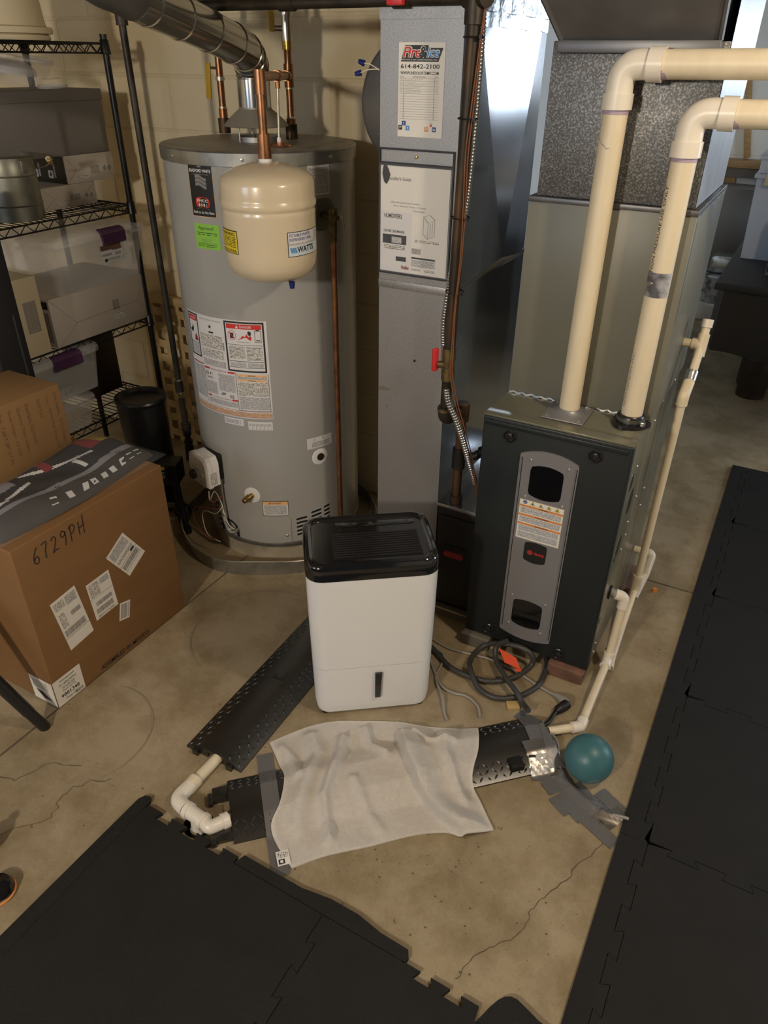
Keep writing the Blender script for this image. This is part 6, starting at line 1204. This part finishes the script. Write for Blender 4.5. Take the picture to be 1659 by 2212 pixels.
for y in (-.070, .058):
    m = MB(r2x); m.box(-.045, .0, y-.022, y+.022, .0, .018, 'rubber', .002); m.box(-.058, -.044, y-.030, y+.006, 0, .018, 'rubber', .002); m.build('end_tab', R2)
m = MB(r2x); m.box(RL-.155, RL-.115, -.088, -.050, .0125, .034, 'near_black', .001); m.build('slope_recess', R2)
# ------------------------------------------------------------------ drain pipes at the floor drain
DP = thing('drain_pipe', 'cream pipe with white elbow leaving the left cable ramp for the floor drain', 'pipe', (-1.12, 0.95, 0.0))
e1 = Vector((-1.125, 1.055, .0165)); e2 = Vector((-1.128, .905, .020)); tz = Vector((-1.035, .850, .024))
m = MB(); m.tube([e1, e2], .0165, 'pvc', 20); m.build('pipe_run', DP)
m = MB(); m.tube([e2+Vector((0, .045, 0)), e2+Vector((0, .005, 0))], .0215, 'pvc', 20); m.build('collar', DP)
m = MB(); m.tube(fillet([e2+Vector((0, .02, 0)), Vector((-1.130, .868, .024)), Vector((-1.082, .857, .027))], .03), .0215, 'pvc_white', 20); m.build('elbow', DP)
TE = thing('drain_tee', 'white plastic tee dropping into the round floor drain', 'pipe', (-1.035, .85, 0.0))
m = MB(); m.tube([Vector((-1.078, .857, .027)), Vector((-1.012, .851, .028))], .0205, 'pvc_white', 20); m.tube([Vector((-1.037, .853, .028)), Vector((-1.035, .848, -.030))], .0205, 'pvc_white', 20); m.build('tee', TE)
for p_, q_ in ((Vector((-1.080, .857, .027)), Vector((-1.066, .856, .027))), (Vector((-1.020, .852, .028)), Vector((-1.008, .850, .028))), (Vector((-1.035, .8485, -.012)), Vector((-1.035, .848, -.030)))): m = MB(); m.tube([p_, q_], .0238, 'pvc_white', 20); m.build('tee_collar', TE)
m = MB(); m.tube([Vector((-1.035, .848, -.028)), Vector((-1.035, .848, -.10))], .0165, 'pvc', 20); m.build('drop_pipe', TE)
m = MB(); m.tube(fillet([Vector((-1.008, .850, .028)), Vector((-.986, .842, .030)), Vector((-.974, .866, .026)), Vector((-.962, .890, .023))], .018), .0190, 'pvc_white', 20); m.build('elbow', TE)
m = MB(); m.tube([Vector((-.970, .875, .025)), Vector((-.961, .891, .023))], .0225, 'pvc_white', 20); m.build('elbow_collar', TE)
m = MB(); m.tube([Vector((-.968, .882, .022)), Vector((-.948, .914, .0165))], .0145, 'pvc', 18); m.build('stub', TE)
# ------------------------------------------------------------------ towel
def rz(x, y):
    """height of the ramp under a floor point"""
    p = r2x.inverted() @ Vector((x, y, 0)); d = abs(p.y)
    if p.x < -.01 or p.x > RL+.01: return 0.0
    if d < .045: return .034
    if d < .1025: return .034-(d-.045)/.0575*.028
    return max(0.0, .006-(d-.1025)*.6)
def poly_eval(P, t):
    L = [0]
    for a, b in zip(P, P[1:]): L.append(L[-1]+(Vector(b)-Vector(a)).length)
    s = t*L[-1]
    for i in range(len(P)-1):
        if s <= L[i+1] or i == len(P)-2:
            k = (s-L[i])/(L[i+1]-L[i]); return Vector(P[i]).lerp(Vector(P[i+1]), min(k, 1))
def sm(P, n=6): return [(p.x, p.y) for p in catmull([(a, b, 0) for a, b in P], n)]
TL_ = sm([(-1.031, 1.171), (-.965, 1.125), (-.905, 1.075), (-.862, .995), (-.850, .935), (-.802, .900), (-.736, .869)])
TT_ = sm([(-1.031, 1.171), (-.968, 1.274), (-.905, 1.338), (-.829, 1.384), (-.737, 1.432), (-.639, 1.466), (-.56, 1.500), (-.490, 1.534)])
TR_ = sm([(-.490, 1.534), (-.452, 1.440), (-.430, 1.345), (-.376, 1.289), (-.316, 1.228)])
TB_ = sm([(-.736, .869), (-.68, .937), (-.588, 1.023), (-.495, 1.114), (-.425, 1.160), (-.375, 1.172), (-.316, 1.228)])
def coons(u, v):
    t, b, l, r = poly_eval(TT_, u), poly_eval(TB_, u), poly_eval(TL_, v), poly_eval(TR_, v)
    c00, c10, c01, c11 = Vector(TT_[0]), Vector(TT_[-1]), Vector(TB_[0]), Vector(TB_[-1])
    return (1-v)*t+v*b+(1-u)*l+u*r-((1-u)*(1-v)*c00+u*(1-v)*c10+(1-u)*v*c01+u*v*c11)
ridges = [([(-.93, 1.25), (-.875, 1.20), (-.83, 1.06), (-.79, .97)], .018, .030), ([(-.84, 1.29), (-.80, 1.19), (-.765, 1.07), (-.69, .98)], .020, .018), ([(-.80, 1.36), (-.75, 1.31), (-.69, 1.29)], .016, .016), ([(-.575, 1.455), (-.53, 1.37), (-.47, 1.31), (-.42, 1.27)], .015, .022),
          ([(-.985, 1.17), (-.93, 1.15), (-.87, 1.09)], .013, .018), ([(-.72, 1.16), (-.64, 1.10), (-.58, 1.07)], .011, .020), ([(-.66, 1.42), (-.60, 1.40), (-.53, 1.43)], .012, .014)]
FOLD = [(-.705, 1.405), (-.68, 1.375), (-.622, 1.30), (-.545, 1.232), (-.45, 1.188), (-.36, 1.170)]
def fold_h(p):
    best = (9, 0, 1)
    for i in range(len(FOLD)-1):
        a, b = Vector(FOLD[i]), Vector(FOLD[i+1]); d, t = seg_d(p, a, b)
        if d < best[0]: ab = b-a; best = (d, (i+t)/(len(FOLD)-1), 1 if ab.x*(p-a).y-ab.y*(p-a).x > 0 else -1)
    d, t, sgn = best; h = .046*min(1, t*5+.2)
    return h*math.exp(-(d/.055)**2) if sgn > 0 else h*math.exp(-(d/.006)**2)
def seg_d(p, a, b):
    ab = b-a; t = max(0, min(1, (p-a).dot(ab)/ab.length_squared)); return (p-a-ab*t).length, t
def towel_z(x, y, u, v):
    p = Vector((x, y)); z = rz(x, y)
    blur = sum(rz(x+.018*cos(a), y+.018*sin(a)) for a in (0, 1.26, 2.51, 3.77, 5.03))/5; z = max(.6*z+.4*blur, z*.98)
    edge = min(u, 1-u, v, 1-v)*9; e = min(1.0, .25+edge)
    for R, h, w in ridges:
        d = 9
        for i in range(len(R)-1): d = min(d, seg_d(p, Vector(R[i]), Vector(R[i+1]))[0])
        z += 1.35*h*e*math.exp(-(d/(.8*w))**2)
    z += fold_h(p)*min(1.0, .4+edge)
    return z+.0065+.0016*sin(31*x+17*y)*e+.0012*sin(57*y-23*x)*e
NU, NV = 130, 90; m = MB(); top_ = []
for j in range(NV+1):
    for i in range(NU+1):
        u, v = i/NU, j/NV; c = coons(u, v); top_.append(Vector((c.x, c.y, towel_z(c.x, c.y, u, v))))
n = len(top_); W_ = NU+1; m.v = top_+[p-Vector((0, 0, .005)) for p in top_]; m.mi('towel'); m.mi('towel_hem')
for j in range(NV):
    for i in range(NU):
        a = j*W_+i; hem = 1 if (i < 2 or i >= NU-2 or j < 1 or j >= NV-1) else 0
        m.f.append((a, a+W_, a+W_+1, a+1)); m.m.append(hem); m.f.append((n+a, n+a+1, n+a+W_+1, n+a+W_)); m.m.append(hem)
bd = [i for i in range(NU)]+[j*W_+NU for j in range(NV)]+[NV*W_+i for i in range(NU, 0, -1)]+[j*W_ for j in range(NV, 0, -1)]
for k in range(len(bd)): a, b = bd[k], bd[(k+1) % len(bd)]; m.f.append((a, b, n+b, n+a)); m.m.append(1)
TWL = thing('towel', 'rumpled off-white terry towel spread over the cable ramp', 'towel', (-.68, 1.2, 0)); m.build('cloth', TWL, angle=70)
m = MB(); g = planar((-.775, .895, .007), Vector((.62, .5, 0)).normalized()*-1, Vector((.5, -.62, 0)).normalized()*-1, (0, 0, 1)); g2 = planar((-.752, .868, .0085), Vector((-.62, .60, 0)).normalized(), Vector((-.60, -.62, 0)).normalized(), (0, 0, 1)); m.rect(g2, 0, -.012, .042, .022, 'white_paper', 0); m.rect(g2, .004, .002, .018, .018, 'ink', .0004); m.rect(g2, .007, .006, .015, .014, 'white_paper', .0007); m.rect(g2, .022, -.009, .038, .019, 'type_big', .0004); m.build('care_tag', TWL, label='white printed care tag')
# ------------------------------------------------------------------ ball
m = MB(); R = .0705; m.lathe([(R*sin(PI*i/40), R-R*cos(PI*i/40)) for i in range(41)], (-.148, 1.540, .0), 'ball_teal', 64); BL = m.build('ball', label='glossy teal rubber ball on the floor beside the taped cord', cat='ball')
# ------------------------------------------------------------------ duct tape and the taped cord
cordp = catmull([(-.330, 1.640, .022), (-.263, 1.613, .012), (-.232, 1.545, .007), (-.190, 1.483, .007), (-.127, 1.448, .007), (-.071, 1.431, .007), (.0, 1.436, .019), (.10, 1.43, .019)], 8)
m = MB(); m.tube(cordp[:-8], .0045, 'cord_grey', 10); m.build('taped_cord', label='grey cord running under duct tape from the ramp to the mat', cat='cord')
def cord_h(x, y):
    d = min((Vector((x, y))-Vector((p.x, p.y))).length for p in cordp); return .0135*math.exp(-(d/.011)**2)
TG = 'duct tape strips'
def tape(c, ang, L, w, label, mat='duct_tape', lift=0.0, follow=True):
    a = rad(ang); U = Vector((cos(a), sin(a))); V = Vector((-sin(a), cos(a))); m = MB(); nu, nv = max(8, int(L/.008)), 8; vs = []
    for j in range(nv+1):
        for i in range(nu+1):
            s, t = (i/nu-.5)*L, (j/nv-.5)*w
            if i in (0, nu): s += .0018*sin(j*2.7)
            p = Vector(c)+U*s+V*t; z = max(rz(p.x, p.y), 0)+.0018+lift
            if follow: z = max(z, cord_h(p.x, p.y)+.0016+lift) if rz(p.x, p.y) < .004 else z
            vs.append(Vector((p.x, p.y, z+.0006*sin(i*1.9+j*1.3))))
    k = len(vs); m.v = vs+[p-Vector((0, 0, .0006)) for p in vs]; m.mi(mat)
    for j in range(nv):
        for i in range(nu): q = j*(nu+1)+i; m.f += [(q, q+1, q+nu+2, q+nu+1), (k+q, k+q+nu+1, k+q+nu+2, k+q+1)]; m.m += [0, 0]
    m.build('tape_strip', label=label, cat='tape', group=TG, angle=60)
tape((-.885, .985), -47, .40, .048, 'long grey duct tape strip crossing the ramp left of the towel')
tape((-.318, 1.575), -52, .19, .046, 'grey duct tape strip across the right end of the ramp', lift=.0006)
tape((-.300, 1.540), 40, .085, .050, 'shiny duct tape piece on the near slope of the ramp end', 'duct_tape_shiny', lift=.0014)
tape((-.268, 1.575), -58, .15, .046, 'duct tape strip running down beside the ball', 'duct_tape', lift=.002)
tape((-.258, 1.497), 35, .095, .050, 'shiny duct tape piece just left of the ball', 'duct_tape_shiny', lift=.0004)
tape((-.365, 1.650), -20, .085, .042, 'dark duct tape piece at the far edge of the ramp end', lift=.001)
tape((-.262, 1.470), 28, .060, .040, 'small grey duct tape piece on the floor below the shiny ramp tape', lift=.0010)
tape((-.210, 1.462), 52, .085, .048, 'small grey duct tape piece below the ball, lower left', lift=.0016)
tape((-.158, 1.436), 60, .120, .066, 'largest grey duct tape piece below the ball, across the cord', lift=.0004)
tape((-.112, 1.422), 60, .105, .046, 'grey duct tape piece second from the mat', lift=.0012)
tape((-.070, 1.418), 62, .090, .050, 'shiny duct tape piece over the cord near the mat', 'duct_tape_shiny', lift=.0004)
tape((-.038, 1.432), 62, .075, .044, 'shiny duct tape piece at the very edge of the mat', 'duct_tape_shiny', lift=.0018)
tape((-.058, 1.478), -28, .085, .042, 'grey duct tape piece above the cord at the mat edge', lift=.0012)
tape((-.060, 1.372), -24, .100, .042, 'grey duct tape piece below the cord at the mat edge', lift=.0010)
# ------------------------------------------------------------------ hoses and cords on the floor
def cord(name, pts, r, mat, label, cat, z=None, n=10):
    P = catmull([(x, y, (r+.001) if z is None else z[i]) for i, (x, y) in enumerate(pts)], 8); m = MB(); m.tube(P, r, mat, n); return m.build(name, label=label, cat=cat)
h1 = [(-0.815, 1.815, 0.012), (-0.752, 1.781, 0.012), (-0.681, 1.739, 0.012), (-0.601, 1.729, 0.014), (-0.527, 1.744, 0.015), (-0.469, 1.795, 0.018), (-0.436, 1.873, 0.022), (-0.439, 1.882, 0.061), (-0.484, 1.882, 0.079), (-0.555, 1.882, 0.064), (-0.613, 1.879, 0.03), (-0.629, 1.802, 0.024), (-0.605, 1.74, 0.034), (-0.555, 1.693, 0.016), (-0.486, 1.684, 0.012), (-0.426, 1.727, 0.012), (-0.387, 1.8, 0.012), (-0.384, 1.872, 0.013), (-0.395, 1.93, 0.013), (-0.43, 1.98, 0.013)]
cord('drain_hose', [p[:2] for p in h1], .0095, 'hose_dark', 'thick dark grey hose coiled in two loops before the furnace', 'hose', [p[2] for p in h1])
h2 = [(-0.529, 1.868, 0.098), (-0.562, 1.868, 0.062), (-0.552, 1.836, 0.03), (-0.486, 1.762, 0.036), (-0.436, 1.722, 0.034), (-0.4, 1.695, 0.02), (-0.372, 1.66, 0.036)]
cord('power_cable', [p[:2] for p in h2], .0095, 'hose_dark', 'dark cable crossing the hose loops down to the ramp end', 'cable', [p[2] for p in h2])
cord('grey_power_cord', [(-0.829, 1.858), (-0.772, 1.838), (-0.715, 1.83), (-0.642, 1.842), (-0.577, 1.85), (-0.505, 1.845), (-0.445, 1.83), (-0.378, 1.809), (-0.318, 1.790)], .0042, 'cord_grey', 'light grey power cord running under the hose loops to the black socket', 'cord', [.005, .005, .005, .005, .006, .006, .005, .005, .012])
cord('extension_cord', [(-0.775, 1.765), (-0.717, 1.695), (-0.67, 1.649), (-0.623, 1.64), (-0.578, 1.648), (-0.53, 1.625), (-0.505, 1.585)], .0045, 'cord_grey', 'light grey cord looping from the dehumidifier to the ramp', 'cord')
cord('extension_cord', [(-0.79, 1.80), (-0.734, 1.795), (-0.714, 1.743), (-0.704, 1.674), (-0.647, 1.601), (-0.612, 1.545), (-0.590, 1.520)], .0045, 'cord_grey', 'grey cord dropping close beside the dehumidifier and under the towel', 'cord', [.006, .006, .006, .006, .016, .006, .008])
PG = thing('plug_and_socket', 'grey plug joined to a black cord socket beside the ramp end', 'plug', (-.29, 1.75, 0))
m = MB(); m.tube([(-.322, 1.792, .013), (-.300, 1.783, .017), (-.284, 1.772, .018), (-.276, 1.764, .018)], [.006, .011, .016, .016], 'cord_grey', 14); m.build('plug', PG)
m = MB(); m.tube([(-.277, 1.765, .018), (-.281, 1.752, .018), (-.293, 1.728, .018), (-.297, 1.715, .018)], [.0175, .017, .015, .008], 'near_black', 14); m.tube(catmull([(-.297, 1.717, .018), (-.300, 1.690, .02), (-.302, 1.655, .026), (-.315, 1.625, .030)], 6), .007, 'near_black', 10); m.build('socket', PG)
m = MB(); q = [(-.552, 1.858), (-.486, 1.858), (-.459, 1.825), (-.514, 1.818)]; m.prism([(a, b) for a, b in q], lambda u, v, h=0: Vector((u, v, .046+h-.25*(u+.50)+.15*(v-1.84))), 0, .002, 'orange_tag'); m.box(-.479, -.455, 1.822, 1.836, .022, .030, 'orange_tag', .003); m.build('orange_tag', label='bright orange tag lying on the coiled hose', cat='tag')
m = MB(Matrix.Translation((-.43, 1.685, 0)) @ Matrix.Rotation(rad(30), 4, 'Z')); m.box(-.020, .020, -.016, .016, 0, .012, 'wood_yellow', .002); m.build('wood_scrap', label='small yellow wood scrap between hose and ramp', cat='wood scrap')
m = MB(); m.tube([(-.224, 2.10, .012), (-.215, 2.06, .012)], .010, 'near_black', 12); m.tube([(-.215, 2.06, .012), (-.211, 2.045, .012)], .0125, 'orange_ink', 12); m.build('marker_pen', label='dark marker with orange tip lying behind the condensate pipe', cat='marker')
m = MB(); m.tube([(-.150, 2.545, 0), (-.150, 2.545, .012)], .010, 'orange_ink', 10); m.build('orange_bung', label='small orange cap on the floor by the joint', cat='cap')
# ------------------------------------------------------------------ far room: covered table and storage
PT = thing('covered_table', 'dark table with draped black cover and thick leg at the right edge', 'table', (0.3, 5.2, 0))
m = MB(); m.box(-.36, 1.3, 4.42, 6.6, .735, .775, 'pool_black', .008); m.build('table_top', PT)
def skirt(P, z0, z1, amp, name):
    m = MB(); n = len(P); vs = []
    for k, (x, y) in enumerate(P): vs += [(x, y, z1), (x, y, z0+amp*abs(sin(k*.35)))]
    m.add(vs, [(2*k, 2*k+1, 2*k+3, 2*k+2) for k in range(n-1)], 'pool_black'); return m.build(name, PT)
P = [(-.355+.05*(0.5-.5*cos(i*.7)), 6.6-2.17*i/40) for i in range(41)]+[(-.33+1.6*i/30, 4.425+.03*(.5-.5*cos(i*.9))) for i in range(1, 31)]; skirt(P, .37, .74, .03, 'cover')
m = MB(); m.box(-.22, 1.16, 4.60, 6.4, .40, .735, 'pool_brown', .01); m.build('apron', PT)
for x, y in ((-.04, 4.92), (1.0, 4.92), (-.04, 6.2), (1.0, 6.2)):
    m = MB(); m.lathe([(.085, 0), (.085, .06), (.10, .08), (.10, .30), (.085, .34), (.085, .42)], (x, y, 0), 'pool_brown', 28); m.build('leg', PT)
TB = thing('storage_tub', 'pale translucent storage tub on the covered table', 'tub', (-.12, 5.35, .776))
m = MB(); xx = [(-.33, 5.10), (.10, 5.10), (.10, 5.50), (-.33, 5.50)]; b4 = [(-.31, 5.12, .776), (.08, 5.12, .776), (.08, 5.48, .776), (-.31, 5.48, .776)]; t4 = [(*p, 1.24) for p in xx]; m.hexa(b4, t4, 'tub_plastic'); m.build('tub_body', TB)
m = MB(); m.box(-.345, .115, 5.085, 5.515, 1.225, 1.25, 'tub_plastic', .006); m.box(-.33, .10, 5.10, 5.50, 1.25, 1.33, 'tub_plastic', .01); m.box(-.345, .115, 5.085, 5.515, 1.325, 1.345, 'tub_plastic', .006); m.build('stacked_lid', TB)
m = MB(); m.box(-.20, .06, 5.14, 5.44, 1.346, 1.42, 'cloudy_plastic', .03, 3); m.build('plastic_bag', label='crumpled clear plastic bag on top of the storage tub', cat='bag')
m = MB(Matrix.Translation((-.12, 5.04, 1.22)) @ Matrix.Rotation(rad(4), 4, 'Y')); m.box(-.16, .30, -.03, .04, -.03, .03, 'cream_card', .002); m.build('flat_carton', label='narrow cream carton flap in front of the storage tub', cat='box')
m = MB(); m.box(-.14, .50, 4.72, 5.02, .776, 1.10, 'grey_card', .004); m.box(-.135, .495, 4.715, 4.722, .80, 1.08, 'near_black'); m.build('framed_carton', label='grey carton with dark front on the near end of the covered table', cat='box')
m = MB(); m.box(-.86, .15, 6.95, 7.28, 0, .93, 'grey_card', .004); m.build('dark_cabinet', label='dark grey cabinet against the far white wall', cat='cabinet')
m = MB(); m.lathe([(0, 0), (.20, 0), (.21, .01), (.21, .20), (.20, .21), (0, .21)], (-.50, 6.72, .121), 'silver_print', 36); m.build('patterned_pouf', label='silver and white patterned round pouf on the low white plinth', cat='pouf')
m = MB(); m.box(-.80, -.22, 6.45, 6.94, 0, .12, 'white_paint', .004); m.build('low_plinth', label='low white plinth on the floor before the dark cabinet', cat='plinth')
m = MB(); m.box(-.62, -.38, 6.60, 6.84, .333, .47, 'foil_tape', .04, 3); m.build('silver_gift_bag', label='crumpled silver bag on the patterned pouf', cat='bag')
m = MB(); m.lathe([(0, 0), (.16, .01), (.24, .10), (.22, .24), (.12, .32), (0, .33)], (-.10, 6.85, .93), 'pool_brown', 28); m.build('dark_bag', label='dark brown bag on the cabinet by the far wall', cat='bag')
m = MB(Matrix.Translation((-.70, 7.42, 1.0)) @ Matrix.Rotation(rad(-6), 4, 'Y')); m.box(-.05, .05, -.02, .02, -.38, .0, 'wood_trim', .003); m.build('wooden_post', label='short wooden post at the far wall beside the plenum', cat='post')
# ceiling lamps that light the room
for P_, lb in ((LAMP_POS, 'bare bulb on a porcelain ceiling base above the right foam mats'), (LAMP2_POS, 'bare bulb on a porcelain ceiling base above the photographer')):
    LM = thing('ceiling_lamp', lb, 'lamp', (P_[0], P_[1], 2.37))
    m = MB(); m.lathe([(.055, 2.449), (.06, 2.43), (.03, 2.40), (.03, 2.385), (0, 2.385)], (P_[0], P_[1], 0), 'white_plastic', 28); m.build('lamp_base', LM)
    m = MB(); m.lathe([(0, 2.372), (.02, 2.373), (.03, 2.380), (.012, 2.388)], (P_[0], P_[1], 0), 'lamp_glass', 24); m.build('bulb', LM)
